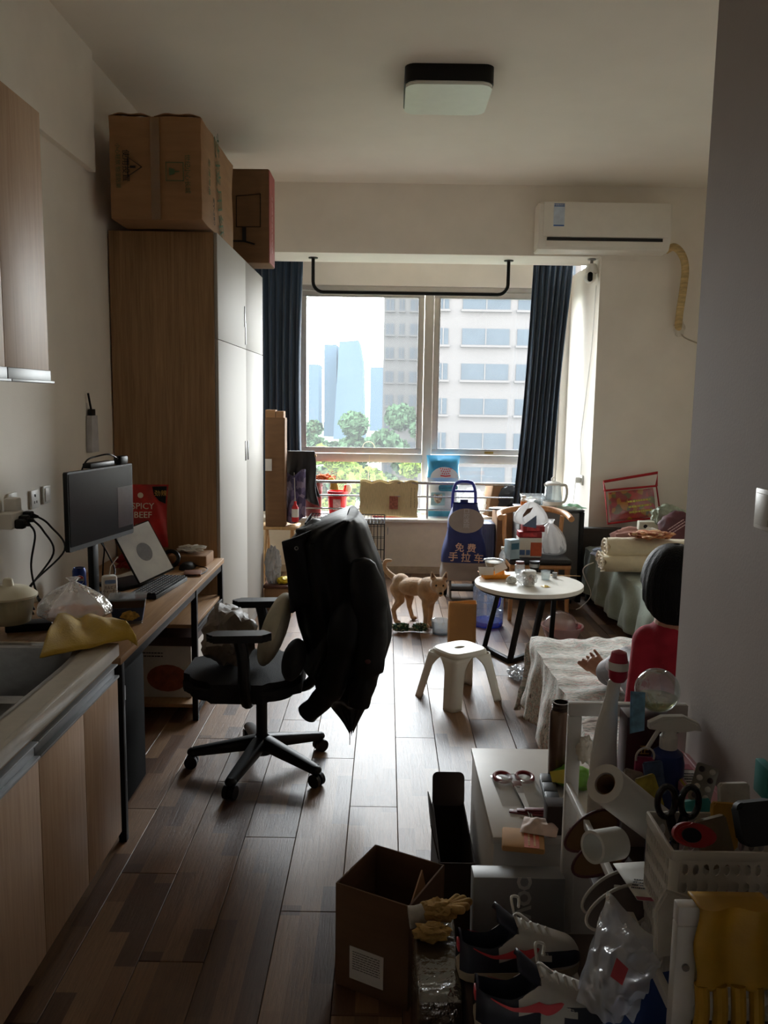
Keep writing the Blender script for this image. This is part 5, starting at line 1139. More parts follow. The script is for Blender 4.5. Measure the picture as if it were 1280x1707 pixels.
# ------------------------------------------------------------------ office chair with jacket
oc = thing('office_chair', 'black swivel office chair turned to the desk with armrests', 'office chair', (-.555, 3.66, 0))
hc = V((-.555, 3.66, 0)); PLB = M('nylon_black', (13, 13, 14), .42, var=.1, scale=30, spec=.3)
G().cyl(hc + V((0, 0, .075)), hc + V((0, 0, .15)), .05, .036, 20).out('hub', PLB, oc)
for k in range(5):
    a_ = math.radians(36 + 72 * k + 2); d = V((math.cos(a_), math.sin(a_), 0)); n_ = V((-d.y, d.x, 0))
    def armf(u, v, d=d, n_=n_):
        t = u; w_ = .034 - .012 * t; h_ = .032 - .012 * t; c_ = hc + d * (.03 + .29 * t) + V((0, 0, .125 - .05 * t))
        b_ = 2 * PI * v; return c_ + n_ * w_ * math.copysign(abs(math.cos(b_)) ** .5, math.cos(b_)) + V((0, 0, h_ * math.copysign(abs(math.sin(b_)) ** .5, math.sin(b_))))
    g = G().grid(armf, 10, 16, cv=True); g.ball(hc + d * .32 + V((0, 0, .075)), (.026, .026, .02), 8); g.out('base_leg', PLB, oc)
    e = hc + d * .325
    cs = G()
    for s_ in (-1, 1): cs.cyl(e + n_ * s_ * .006 + V((0, 0, .03)), e + n_ * s_ * .026 + V((0, 0, .03)), .03, n=18)
    cs.cyl(e - n_ * .012 + V((0, 0, .03)), e + n_ * .012 + V((0, 0, .03)), .014, n=10).cyl(e + V((0, 0, .03)), e + V((0, 0, .075)), .008, n=8).out('caster', PLB, oc)
G().cyl(hc + V((0, 0, .14)), hc + V((0, 0, .34)), .026, n=16).cyl(hc + V((0, 0, .33)), hc + V((0, 0, .40)), .016, n=12).out('gas_lift', PLB, oc)
G().box(-.68, -.44, 3.58, 3.74, .375, .415, .012).out('tilt_mechanism', PLB, oc)
G().prism(rrect(.52, .52, .15, 8), .085, frame((-.62, 3.64, .41)), bev=.03).out('seat', M('mesh_fabric', (20, 20, 22), .85, var=.2, scale=120, bump=.3, bscale=220), oc)
for y, s_ in ((3.345, -1), (3.935, 1)):
    G().prism(rrect(.27, .085, .035, 6), .032, frame((-.60, y, .70), 0, 0, -.03), bev=.01).out('armrest', PLB, oc)
    G().tube(spline([(-.60, y, .70), (-.585, y, .62), (-.58, y - s_ * .005, .5), (-.575, y - s_ * .03, .42), (-.57, y - s_ * .14, .40)], 5), .026, 10).out('arm_post', PLB, oc)
G().tube(spline([(-.42, 3.64, .395), (-.33, 3.64, .42), (-.28, 3.64, .55), (-.265, 3.64, .7)], 6), .025, 10).out('back_post', PLB, oc)
def backf(u, v):
    w_ = .46 - .10 * v; y = 3.64 + (u - .5) * w_; return (-.33 + .10 * v - .05 * (1 - (2 * u - 1) ** 2) + .04 * math.sin(3 * v) + .03, y, .52 + .56 * v)
G().grid(backf, 20, 20).out('backrest', M('mesh_fabric', (20, 20, 22), .85), oc, solid=.03)
# jacket over the back
JK = M('jacket_black', (9, 9, 10), .5, var=.25, scale=7, bump=.35, bscale=9, spec=.22)
jk = thing('black_jacket', 'black hooded jacket hung over the back of the office chair', 'jacket', (-.2, 3.6, .2))
rows = [(855, 579, 581), (858, 566, 596), (866, 540, 606), (876, 512, 613), (890, 490, 618), (904, 478, 623), (940, 476, 638), (1000, 484, 649), (1040, 490, 656), (1065, 499, 655), (1100, 508, 643), (1130, 520, 631), (1160, 528, 621), (1185, 548, 609), (1208, 568, 597), (1226, 582, 588)]
def jf(u, v):
    k = v * (len(rows) - 1); i = min(int(k), len(rows) - 2); t = k - i
    r = [rows[i][q] * (1 - t) + rows[i + 1][q] * t for q in range(3)]
    L_, R_ = at(r[1], r[0], Y=3.58), at(r[2], r[0], Y=3.58)
    hw = (R_.x - L_.x) / 2; th = .27 * min(1, .25 + 2.2 * math.sin(PI * min(v * 1.15 + .02, 1)) ** .8) * (1 - .35 * v)
    a_ = 2 * PI * u; fold = 1 + (.055 * math.sin(9 * a_ + 2 * v) + .04 * math.sin(15 * a_ - 5 * v + 1) + .03 * math.sin(5 * a_ + 11 * v)) * (.25 + v)
    cx = (L_.x + R_.x) / 2
    return (cx + hw * math.cos(a_) * (.97 + .3 * (fold - 1)), 3.64 + th * math.sin(a_) * fold, L_.z + .012 * math.sin(6 * a_) * v)
G().grid(jf, 96, 60, cu=True).out('shell', JK, jk, smooth=70)
sl = [at(585, 1000, Y=3.34), at(572, 1080, Y=3.36), at(548, 1150, Y=3.40), at(512, 1192, Y=3.42)]
G().tube(spline(sl, 8), [.02, .04, .055, .065, .072, .075, .075, .075] + [.065] * 9 + [.048] * 8, 16).jitter(.012, 14, 3).out('sleeve', JK, jk, smooth=70)
sl = [at(600, 930, Y=3.36), at(618, 1020, Y=3.34), at(612, 1110, Y=3.36), at(597, 1175, Y=3.38)]
G().tube(spline(sl, 8), [.02, .04, .055, .065, .072, .075, .075, .075] + [.07] * 9 + [.05] * 8, 16).jitter(.012, 14, 5).out('sleeve', JK, jk, smooth=70)
h_ = at(520, 892, Y=3.5); G().lump(h_ + V((.06, .12, -.02)), (.14, .2, .07), .25, 2.2, 4, 3).out('hood', JK, jk, smooth=70)
lq = [at(a_, b_, Y=3.42) for a_, b_ in ((486, 1022), (530, 1010), (528, 884), (470, 903))]
G().grid(lambda u, v: quad(lq, u, v) + V((0, .02 * math.sin(5 * u + 3 * v) + .06 * u, 0)), 12, 14).out('lapel', JK, jk, solid=.014, smooth=70)
c_ = at(494, 914, Y=3.39); G().tube(arc(c_, .007, 0, 2 * PI, 12)[:-1], .002, 6, closed=True).out('eyelet', STEEL, jk)
c_ = at(583, 1236, Y=3.5); G().cyl(c_ + V((0, 0, .04)), c_ + V((.0, 0, -.015)), .002, n=6).out('drawcord', PAPER, jk)
c_ = at(613, 1103, Y=3.285); G().ball(c_, (.012, .003, .01), 6).out('badge', M('badge_red', (70, 30, 26), .6), jk)
# things on the seat
top(G().lump((-.70, 3.66, .632), (.12, .17, .13), .3, 1.9, 4, 3, flat=.92), 'shoulder_bag', M('bag_taupe', (120, 108, 96), .5, var=.25, scale=12, bump=.4, bscale=25), 'crumpled taupe bag sitting on the office chair seat', 'bag')
PIL = frame((-.49, 3.62, .675), .1, 0, .35)
top(G(PIL).ball((0, 0, 0), (.055, .2, .17), 14), 'pale_cushion', M('cushion_cream', (190, 182, 160), .9, var=.08, scale=10, bump=.2), 'cream cushion leaning on the chair back', 'cushion')
top(G(frame((-.385, 3.46, .585), .1, 0, .3)).ball((0, 0, 0), (.05, .13, .09), 12), 'lumbar_pillow', M('pillow_black', (15, 15, 16), .9), 'black lumbar pillow below the hanging jacket', 'pillow')

# ------------------------------------------------------------------ beds
def bed_cover(x0, x1, y0, y1, z, drop, mat, par, name, wr, side_l=True, front=False, far=False, seed=0, nx=70, ny=80):
    """cloth over the mattress: flat top with wrinkles, skirts with folds"""
    ml = drop / (x1 - x0); g = G()
    W = x1 - x0; Ln = y1 - y0
    lu = drop if side_l else 0; f0 = drop if front else 0; f1 = drop if far else 0
    def f(u, v):
        s = -lu + u * (W + lu); t = -f0 + v * (Ln + f0 + f1)
        x = x0 + max(s, 0); y = y0 + min(max(t, 0), Ln); zz = z; ox = 0; oy = 0
        d = 0
        if s < 0: d = -s; zz -= d; ox = -.03 - .10 * d - .018 * math.sin(16 * t + seed) * min(1, d * 5) - .01 * math.sin(31 * t) * min(1, d * 4)
        if t < 0: e = -t; zz -= e * (1 if d == 0 else .35); oy = -.03 - .10 * e - .015 * math.sin(15 * s) * min(1, e * 5)
        if t > Ln: e = t - Ln; zz -= e * (1 if d == 0 else .35); oy = .03 + .12 * e + .015 * math.sin(14 * s) * min(1, e * 5)
        wv = wr * (noise.noise(V((s * 3, t * 7, seed))) + .6 * noise.noise(V((s * 9, t * 5 + s * 6, seed + 3))))
        if d == 0: zz += wv
        else: ox += wv * .8
        return (x + ox, y + oy, max(zz, .02))
    return g.grid(f, nx, ny).out(name, mat, par, solid=.006, smooth=70)
SAGE = M('cover_sage', (134, 142, 126), .9, var=.10, scale=8, bump=.2, bscale=60, sheen=.2)
gb = thing('single_bed', 'bed under a wrinkled sage green cover against the back wall', 'bed', (2.3, 5.9, 0))
G().box(1.82, 2.92, 4.66, 7.16, .12, .44, .03).out('mattress', M('mattress_grey', (120, 116, 110), .9), gb)
bed_cover(1.79, 2.93, 4.64, 7.17, .46, .36, SAGE, gb, 'bedspread', .02, front=True, seed=2)
G().box(1.73, 2.93, 7.19, 7.27, 0, .62, .015).out('headboard', M('headboard_grey', (70, 66, 62), .7), gb)
for x in (1.78, 2.86):
    for y in (4.75, 7.05): G().box(x - .025, x + .025, y - .025, y + .025, 0, .12).out('leg', BLACK, gb)
nb_ = thing('guest_bed', 'near bed under a pale quilt of faint coloured strokes', 'bed', (1.3, 3.4, 0))
G().box(.84, 1.78, 2.42, 4.30, .14, .43, .03).out('mattress', M('mattress_grey', (120, 116, 110), .9), nb_)
def quilt_mat():
    mt, t, p, out = nodes_for('quilt'); L = t.links.new
    a_ = noise_node(t, 6, (1.6, 9, 5), 4); b_ = noise_node(t, 3, (1, 3, 2), 3); r = N(t, 'ValToRGB'); e = r.color_ramp.elements
    e[0].position = .30; e[0].color = lin((120, 108, 100)); e[1].position = .75; e[1].color = lin((246, 242, 236))
    for pos, c_ in ((.42, (232, 224, 216)), (.48, (246, 242, 236)), (.53, (150, 166, 158)), (.57, (240, 236, 228)), (.62, (196, 150, 142)), (.67, (240, 234, 226))): k = e.new(pos); k.color = lin(c_)
    L(a_.outputs['Fac'], r.inputs[0]); L(r.outputs[0], p.inputs['Base Color']); p.inputs['Roughness'].default_value = .9
    bp = N(t, 'Bump'); bp.inputs['Strength'].default_value = .4; bp.inputs['Distance'].default_value = .02; L(b_.outputs['Fac'], bp.inputs['Height']); L(bp.outputs[0], p.inputs['Normal'])
    return mt
bed_cover(.82, 1.79, 2.40, 4.31, .45, .36, quilt_mat(), nb_, 'quilt', .024, far=True, seed=5, nx=90, ny=110)
for x in (.86, 1.74):
    for y in (2.48, 4.25): G().box(x - .025, x + .025, y - .025, y + .025, 0, .15, .003).out('leg', M('leg_dark_wood', (58, 42, 34), .5), nb_)
# bedding on the green bed
CREAMC = M('quilt_cream', (212, 198, 166), .9, var=.08, scale=8, bump=.3, bscale=30, sheen=.2)
bz = .478
rl_ = thing('rolled_quilt', 'cream quilt folded into a thick roll on the sage bed', 'quilt', (2.0, 6.05, bz))
x0r = at(1000, 940, Y=6.05).x
for k, (z, dy, r_) in enumerate(((bz + .065, -.06, .062), (bz + .065, .09, .062), (bz + .165, .01, .075))):
    def rollf(u, v, z=z, dy=dy, r_=r_, k=k):
        a_ = 2 * PI * v; rr = r_ * (1 + .06 * math.sin(3 * a_ + 5 * u + k) + .05 * noise.noise(V((u * 6, math.cos(a_), math.sin(a_) + k))))
        return (x0r + .02 * k + .62 * u + .012 * math.sin(5 * a_), 6.05 + dy + rr * 1.35 * math.cos(a_), z + rr * math.sin(a_) * (1 if math.sin(a_) > 0 else .98))
    G().grid(rollf, 40, 32, cv=True).out('fold', CREAMC, rl_, smooth=70)
    sp2 = [V((x0r + .02 * k - .004, 6.05 + dy + 1.3 * r_ * (1 - t / 30) * math.cos(t * .55), z + r_ * (1 - t / 30) * math.sin(t * .55))) for t in range(28)]
    G().tube(sp2, .008, 6).out('rolled_edge', M('quilt_lining', (216, 202, 180), .9, var=.25, scale=60), rl_)
top(G().lump((x0r + .36, 6.03, bz + .275), (.15, .1, .03), .4, 2.4, 4, 3, flat=.8), 'orange_scarf', cells('cloth_orange', [(166, 96, 60), (190, 130, 84), (140, 70, 46), (200, 160, 120)], 40), 'orange patterned cloth lying on the cream roll', 'cloth')
for k, (px, py, yy, sx_, sy_, sz_, lab, mt, nm) in enumerate(((1020, 915, 6.45, .24, .13, .10, 'bluish grey clothes heaped behind the cream roll', M('clothes_blue_grey', (150, 156, 172), .9, var=.2, scale=9, bump=.4, bscale=16), 'clothes_heap'),
        (1040, 885, 6.78, .22, .13, .12, 'dusty pink blanket folded behind the bluish clothes', M('blanket_pink', (170, 122, 110), .9, var=.12, scale=9, bump=.4, bscale=16), 'folded_blanket'),
        (1092, 908, 6.42, .12, .12, .13, 'black garment heaped beside the bluish clothes', M('garment_black', (18, 18, 20), .9, bump=.4, bscale=16), 'garment'))):
    c_ = at(px, py, Y=yy); hz_ = max(c_.z - bz, .1)
    top(G().lump((c_.x + (.1 if k < 2 else 0), yy, bz + hz_ * .55), (sx_, sy_, hz_ * .62), .22, 2.4, 4, k + 4, flat=.86), nm, mt, lab, 'bedding')
c_ = at(1092, 893, Y=6.22); sk_ = thing('white_gloves', 'white knitted gloves tossed on the black garment', 'gloves', c_)
for k in range(2): G().tube(spline([c_ + V((-.06 + .03 * k, .02, .05 - .01 * k)), c_ + V((-.02 + .03 * k, -.02, .02)), c_ + V((.02 + .03 * k, -.03, -.05)), c_ + V((.05 + .03 * k, -.03, -.07))], 5), [.022] * 6 + [.028] * 10, 10).jitter(.006, 30, k).out('glove', M('knit_white', (222, 220, 214), .95, bump=.4, bscale=150), sk_)
c_ = at(1080, 876, Y=6.62); b = thing('small_white_box', 'slim cream box with a black dot on the bedding heap', 'box', c_)
G(frame(c_, .0, .1)).box(-.08, .12, -.03, .03, -.035, .035, .003).out('body', M('box_cream', (210, 204, 186), .6), b)
G(frame(c_, .0, .1)).cyl((-.03, -.034, .0), (-.03, -.03, .0), .016, n=14).out('dot', INK, b)
c_ = at(1122, 885, Y=6.3); b = thing('maroon_bag', 'maroon drawstring bag with pale print on the bedding heap', 'bag', c_)
G().lump(c_ + V((.06, .05, 0)), (.15, .1, .14), .2, 1.7, 4, 6).out('bag', M('bag_maroon', (84, 44, 50), .7, var=.2, scale=8), b)
lines(basis(c_ + V((.0, -.082, .045)), (.8, -.1, .6), (-.5, 0, .8)), .14, .06, 3, M('print_rose', (190, 160, 160), .7), b)
c_ = at(1108, 862, Y=6.5); top(G().lump(c_ + V((.05, .08, 0)), (.13, .07, .09), .3, 2, 4, 8), 'green_bag', M('bag_sage', (150, 160, 140), .5, var=.2), 'pale green bag behind the maroon drawstring bag', 'bag')
# red clear gift bag leaning on the wall
rb = thing('clear_gift_bag', 'clear vinyl bag with red trim and bright print leaning on the wall', 'bag', (2.15, 7.1, .62))
q = [at(1013, 873, Y=7.12), at(1101, 862, Y=7.12), at(1094, 810, Y=7.17), at(1008, 818, Y=7.17)]
CLV = film('vinyl_clear', (255, 250, 245), .97, (220, 210, 200), .1, .1)
RTR = M('trim_red', (172, 24, 34), .6)
G().grid(lambda u, v: quad(q, u, v) + V((0, -.03 * math.sin(PI * u) * math.sin(PI * v), 0)), 14, 12).out('front_sheet', CLV, rb)
G().tube(q, .011, 8, closed=True).out('trim', RTR, rb)
t0, t1 = at(1006, 803, Y=7.22), at(1096, 788, Y=7.22)
G().tube([q[3], t0, t1, q[2]], .012, 8).out('handle', RTR, rb)
G().grid(lambda u, v: quad(q, .08 + .86 * u, .02 + .9 * v) + V((0, .035 + .01 * math.sin(9 * u + 4 * v), 0)), 14, 12).out('printed_contents', cells('bright_pack', [(176, 24, 28), (150, 20, 26), (190, 130, 30), (110, 100, 40), (160, 30, 30), (186, 34, 32)], 22), rb, solid=.03)
lines(basis(quad(q, .62, .45) + V((0, -.035, 0)), q[1] - q[0], q[3] - q[0]), .2, .14, 3, M('print_yellow_green', (210, 196, 90), .5), rb)
top(G().tube(spline([V((x0r - .03, 6.12, .52)), V((x0r - .10, 6.15, .45)), at(985, 990, Y=6.4), at(970, 1010, Y=6.5), at(960, 1016, Y=6.5)], 8), .004, 6), 'white_cable', WHP, 'white charging cable trailing from the bedding to the floor', 'cable')

# ------------------------------------------------------------------ person on the near bed
pr = thing('person', 'person in a red top and grey floral trousers sitting on the near bed', 'person', (1.05, 3.0, .46))
SKIN = M('skin', (188, 138, 112), .55, var=.05, scale=12)
hd = at(1122, 972, Y=2.92); nk = V((hd.x + .02, 2.90, hd.z - .15)); pv = V((1.14, 2.86, .60))
g = G()
g.ball(hd, (.078, .095, .112), 14).ball(hd + V((-.01, .05, -.05)), (.058, .058, .065), 12).cap(hd + V((.005, -.01, -.07)), nk, .052, .055)
g.cap(nk, pv + V((0, 0, .22)), .085, .125).cap(pv + V((0, 0, .2)), pv, .125, .15)
sh = [V((nk.x - .085, 2.93, nk.z - .075)), V((nk.x + .175, 2.90, nk.z - .075))]
el = [V((nk.x - .10, 2.96, nk.z - .33)), V((nk.x + .2, 2.98, nk.z - .34))]; wr_ = [V((nk.x - .0, 3.18, .62)), V((nk.x + .12, 3.2, .60))]
for a_, b_, c_ in zip(sh, el, wr_): g.cap(nk + V((0, .01, -.06)), a_, .07, .058).cap(a_, b_, .052, .042).cap(b_, c_, .04, .028)
kne = [V((1.03, 3.34, .62)), V((1.22, 3.32, .62))]; ank = [at(1008, 1142, Y=3.56), at(1052, 1128, Y=3.66)]
for q_ in ank: q_.z = max(q_.z, .51)
toe = [at(980, 1096, Y=3.64), at(1040, 1095, Y=3.74)]
for k in range(2):
    g.cap(pv + V((-.07 + .16 * k, .05, .0)), kne[k], .085, .06).cap(kne[k], ank[k], .056, .036)
    d = (toe[k] - ank[k]).normalized(); sd = d.cross(V((0, 1, 0))).normalized()
    base = toe[k] - d * .035
    g.ball(ank[k] - d * .012, .036, 10).cap(ank[k], base, .036, .026)
    for o_ in (-.024, 0, .024): g.cap(ank[k] + d * .03 + sd * o_ * .5, base + sd * o_ - d * .008, .026, .019, 8)
    for j in range(5):
        o_ = (j - 2) * .0195 * (1 if k == 0 else -1); rr = .0115 if j == 4 else .0074
        g.cap(base + sd * o_, base + d * (.036 + .0035 * j) + sd * o_ * 1.12 + V((0, -.004, 0)), rr, rr * .92, 8)
for k in range(2):      # hands resting on the shins, five fingers each
    w_ = wr_[k]; g.ball(w_ + V((0, .045, -.004)), (.034, .045, .016), 10)
    for j in range(4): o_ = (j - 1.5) * .017; p1_ = w_ + V((o_, .085, -.004)); g.cap(p1_, p1_ + V((o_ * .1, .03, -.008)), .0085, .008, 6).cap(p1_ + V((o_ * .1, .03, -.008)), p1_ + V((o_ * .1, .048 - .006 * abs(j - 1), -.024)), .008, .007, 6)
    s_ = 1 if k == 0 else -1; g.cap(w_ + V((s_ * .03, .025, 0)), w_ + V((s_ * .055, .06, -.006)), .0095, .008, 6)
g.ball(hd + V((-.01, .095, -.02)), (.012, .022, .02), 8)
g.out('body', SKIN, pr, remesh=.0042, relax=2)
HAIR = M('hair_black', (9, 8, 9), .5, var=.5, scale=10, vec=(9, 9, 1), bump=.7, bscale=26, spec=.15)
def hairf(u, v):
    a_ = 2 * PI * u; th = PI * (.02 + .70 * v); rr = (.108, .124, .138); c_ = hd + V((.0, -.012, .0))
    face = max(0, math.cos(a_ - 1.9)) ; cut = 1 - .5 * face ** 2
    side = max(0, math.cos(a_ - 2.75)) ** 3
    th2 = th * min(cut, 1 - .34 * side * v)
    s_ = 1 + .015 * math.sin(26 * a_) * v
    return (c_.x + rr[0] * math.sin(th2) ** .8 * math.cos(a_) * s_, c_.y + rr[1] * math.sin(th2) ** .8 * math.sin(a_) * s_, c_.z + rr[2] * math.cos(th2) - (.035 * v * v if face < .3 else 0))
G().grid(hairf, 80, 28, cu=True).out('hair', HAIR, pr, solid=.014, smooth=80)
for s_ in (-1, 1): G().ball(hd + V((-.012 + s_ * .03, .088, .012)), .009, 8).out('eye', M('eye_dark', (14, 10, 8), .1), pr)
G().ball(hd + V((-.088, .0, -.03)), (.01, .022, .03), 8).out('ear', SKIN, pr)
G().ball(hd + V((-.097, .0, -.058)), .005, 6).out('earring', STEEL, pr)
G().ball(hd + V((-.012, .105, -.065)), (.022, .008, .006), 8).out('mouth', M('lips', (150, 80, 76), .5), pr)
REDT = M('shirt_red', (164, 22, 46), .85, var=.12, scale=9, bump=.25, bscale=30)
g = G().cap(nk + V((0, 0, -.055)), pv + V((0, 0, .2)), .105, .15).cap(pv + V((0, 0, .2)), pv + V((0, 0, .02)), .15, .168)
for a_, b_, c_ in zip(sh, el, wr_): g.cap(nk + V((0, .005, -.08)), a_, .085, .068).cap(a_, b_, .066, .058).cap(b_, b_.lerp(c_, .8), .056, .044)
g.out('red_top', REDT, pr, remesh=.009, relax=4)
g = G()
for k in range(2): g.cap(pv + V((-.08 + .16 * k, .03, .0)), kne[k], .112, .082).cap(kne[k], kne[k].lerp(ank[k], .82), .08, .06)
g.ball(pv + V((0, 0, -.01)), (.17, .16, .09), 12).out('trousers', cells('floral_grey', [(112, 106, 108), (112, 106, 108), (120, 112, 114), (112, 106, 108), (156, 140, 140), (106, 100, 104)], 26), pr, remesh=.009, relax=4)
# ------------------------------------------------------------------ open carton on the floor
q0, q1 = at(558, 1640, Z=0), at(679, 1688, Z=0)
ocn = thing('open_carton', 'open brown carton with a shipping label on the floor', 'cardboard box', q0.lerp(q1, .5))
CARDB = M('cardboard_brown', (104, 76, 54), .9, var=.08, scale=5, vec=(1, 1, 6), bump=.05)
ex_ = (q1 - q0).normalized(); dp = V((-ex_.y, ex_.x, 0)); wd_ = (q1 - q0).length; hh_ = at(682, 1512, Y=q1.y).z; dd_ = .24
bf_ = basis(q0, ex_, dp)
for (x0_, x1_, y0_, y1_) in ((0, wd_, 0, .006), (0, wd_, dd_ - .006, dd_), (0, .006, .006, dd_ - .006), (wd_ - .006, wd_, .006, dd_ - .006)): G(bf_).box(x0_, x1_, y0_, y1_, .002, hh_, .001, 1).out('side', CARDB, ocn)
G(bf_).box(.006, wd_ - .006, .006, dd_ - .006, .002, .008).out('bottom', CARDB, ocn)
G(bf_).prism([(0, 0), (.14, .02), (.13, -.20), (.02, -.22)], .004, basis((wd_ - .012, .03, hh_ - .01), (-.2, 1, 0), (-.25, 0, 1))).out('inner_flap', CARD, ocn)
lb = G(bf_).box(.05, .16, -.002, -.0002, .04, .14).out('shipping_label', PAPER, ocn)
lines(bf_ @ basis((.105, -.0022, .1), (1, 0, 0), (0, 0, 1)), .09, .06, 8, M('print_grey', (110, 106, 104), .8), ocn, seed=4)
# narrow open dark carton beside the white cabinet
nc = thing('narrow_open_carton', 'narrow dark open carton standing beside the white cabinet', 'cardboard box', (.25, 2.62, 0))
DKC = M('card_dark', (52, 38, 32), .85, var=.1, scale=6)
nx0, nx1, ny0, ny1, nz = .185, .30, 2.42, 2.82, .27
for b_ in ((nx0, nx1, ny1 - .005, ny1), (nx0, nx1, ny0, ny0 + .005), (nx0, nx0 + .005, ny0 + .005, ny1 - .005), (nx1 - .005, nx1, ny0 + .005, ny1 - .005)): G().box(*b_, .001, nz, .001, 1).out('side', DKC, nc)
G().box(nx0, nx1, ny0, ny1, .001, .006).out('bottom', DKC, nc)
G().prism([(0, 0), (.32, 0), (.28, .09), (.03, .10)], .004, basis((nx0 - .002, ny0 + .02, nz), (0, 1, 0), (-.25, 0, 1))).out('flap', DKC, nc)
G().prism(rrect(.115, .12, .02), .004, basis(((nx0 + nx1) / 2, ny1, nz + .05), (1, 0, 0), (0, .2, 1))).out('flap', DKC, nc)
# film-wrapped carton with work gloves
wcz = .36
wc_ = thing('wrapped_carton', 'brown carton wrapped in clear film beside the open carton', 'cardboard box', (.142, 1.87, 0))
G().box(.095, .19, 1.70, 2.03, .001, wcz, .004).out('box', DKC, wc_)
g = G().box(.090, .195, 1.695, 2.035, .004, wcz + .004, .01); bmesh.ops.subdivide_edges(g.bm, edges=[e for e in g.bm.edges if e.calc_length() > .08], cuts=6, use_grid_fill=True)
g.jitter(.005, 24, 2).out('film', film('wrap_film', (240, 232, 220), .7, (160, 145, 128), .15, .16, bump=.4), wc_)
c_ = at(735, 1512, Z=wcz + .03); c_.x -= .01; c_.y -= .03
wg = thing('work_gloves', 'tan canvas work gloves lying on the film-wrapped carton', 'gloves', (c_.x, c_.y, wcz))
CANV = M('canvas_tan', (176, 142, 84), .95, var=.2, scale=16, bump=.3, bscale=80); KNT = M('knit_grey', (180, 176, 168), .95, var=.15, scale=60)
G().lump((c_.x + .0, c_.y, wcz + .04), (.045, .036, .026), .3, 2.4, 4, 2).out('palm', CANV, wg)
for k in range(5):
    a_ = -.5 + .32 * k; s_ = V((c_.x + .02, c_.y + .0, wcz + .045)); d = V((math.cos(a_), math.sin(a_), .25))
    G().cap(s_ + d * .02, s_ + d * (.06 - .008 * abs(k - 2)), .012, .0105, 8).out('finger', CANV, wg)
G().tube([V((c_.x - .035, c_.y - .005, wcz + .036)), V((c_.x - .055, c_.y - .01, wcz + .03)), V((c_.x - .075, c_.y - .012, wcz + .028))], [.024, .026, .028], 14).out('cuff', KNT, wg)
G().lump((c_.x - .02, c_.y - .07, wcz + .028), (.045, .026, .02), .4, 2.6, 4, 7).out('second_palm', CANV, wg)

# ------------------------------------------------------------------ white cabinet and what lies on it
wcab = thing('white_cabinet', 'low white cabinet in front of the near bed', 'cabinet', (.53, 2.46, 0))
G().box(.318, .69, 2.17, 2.76, .0, .48, .002).out('body', M('melamine_white', (206, 200, 192), .45, var=.02), wcab)
G().box(.314, .695, 2.165, 2.765, .48, .50, .003).out('top', M('melamine_white', (206, 200, 192), .45), wcab)
cz = .501; on = lambda px, py: at(px, py, Z=cz)
sp_ = thing('packaged_scissors', 'red handled scissors in a clear sleeve on the white cabinet', 'scissors', on(862, 1320))
p_h, p_t = on(857, 1302), on(884, 1362)
dv = (p_t - p_h); dv.z = 0; L_ = dv.length; dv.normalize(); nv = V((-dv.y, dv.x, 0))
sf_ = basis(p_h, dv, nv)
CRIM = M('handle_crimson', (136, 30, 38), .35, var=.08)
for s_ in (-1, 1): G(sf_).tube([(.0 + .034 * math.cos(t * PI / 10) - .012, s_ * (.036 + .026 * math.sin(t * PI / 10) * s_), .008) for t in range(20)], .0065, 8, closed=True).out('handle', CRIM, sp_)
G(sf_).box(.02, .055, -.014, .014, .003, .012, .003).out('neck', CRIM, sp_)
G(sf_).prism([(.05, -.012), (.06, -.014), (L_ + .03, .004), (.055, .012)], .003, Matrix.Translation((0, 0, .004))).prism([(.05, .012), (.06, .014), (L_ + .02, -.006), (.055, -.012)], .003, Matrix.Translation((0, 0, .0075))).out('blades', STEEL, sp_)
G(sf_).cyl((.062, 0, .004), (.062, 0, .013), .006, n=12).out('pivot', STEEL, sp_)
G(sf_).grid(lambda u, v: (-.045 + .21 * u, -.07 + .14 * v, .0165 * math.sin(PI * min(1, u * 1.3)) ** .5 * math.sin(PI * v) ** .5 + .002 if 0 < u < 1 else .001), 18, 14).out('clear_sleeve', film('sleeve_clear', (252, 252, 252), .86, (220, 220, 220), .1, .1), sp_)
pb_ = thing('pill_organizer', 'dark grey pill box with four lids on the white cabinet', 'pill box', on(918, 1335))
a_, b_ = on(910, 1303), on(927, 1368); d = (b_ - a_); d.z = 0; pf_ = basis(a_, d, (-d.y, d.x, 0)); L_ = d.length
G(pf_).box(0, L_, -.022, .022, 0, .022, .004).out('tray', M('tray_grey', (66, 70, 74), .45), pb_)
for k in range(4): G(pf_).box(.002 + L_ / 4 * k, L_ / 4 * (k + 1) - .002, -.021, .021, .0222, .03, .003).out('lid', M('lid_slate', (52, 56, 62), .4), pb_)
gw = thing('wipes_pack', 'green and yellow wipes pack on the white cabinet behind the post', 'wipes', on(955, 1325))
c_ = on(955, 1322); G(frame((c_.x + .01, c_.y + .04, cz), -.3)).lump((0, 0, .035), (.07, .05, .036), .15, 2, 4, 3, flat=.92).out('pack', M('pack_green', (104, 160, 52), .4, var=.3, scale=10), gw)
G(frame((c_.x - .02, c_.y + .05, cz), -.3)).prism([(-.03, 0), (.02, 0), (.03, .05), (-.04, .03)], .004, basis((0, -.05, .03), (1, 0, 0), (0, .4, 1))).out('yellow_end', M('pack_yellow', (196, 176, 60), .4), gw)
for k in range(3):
    c_ = on(880 + 14 * k, 1357 + 3 * k); top(G(frame((c_.x, c_.y + .012 * k, cz + .001 + .0045 * k), -.22 + .09 * k)).box(-.055, .055, -.009, .009, 0, .004, .0015), 'sachet', M('sachet_maroon', (124, 50, 60), .4, var=.25, scale=30), ('maroon stick sachet lying flat, undermost of three', 'maroon stick sachet between two others on the white cabinet', 'maroon stick sachet lying uppermost of three')[k], 'sachet', 'maroon sachets on the white cabinet')
c_ = on(868, 1410)
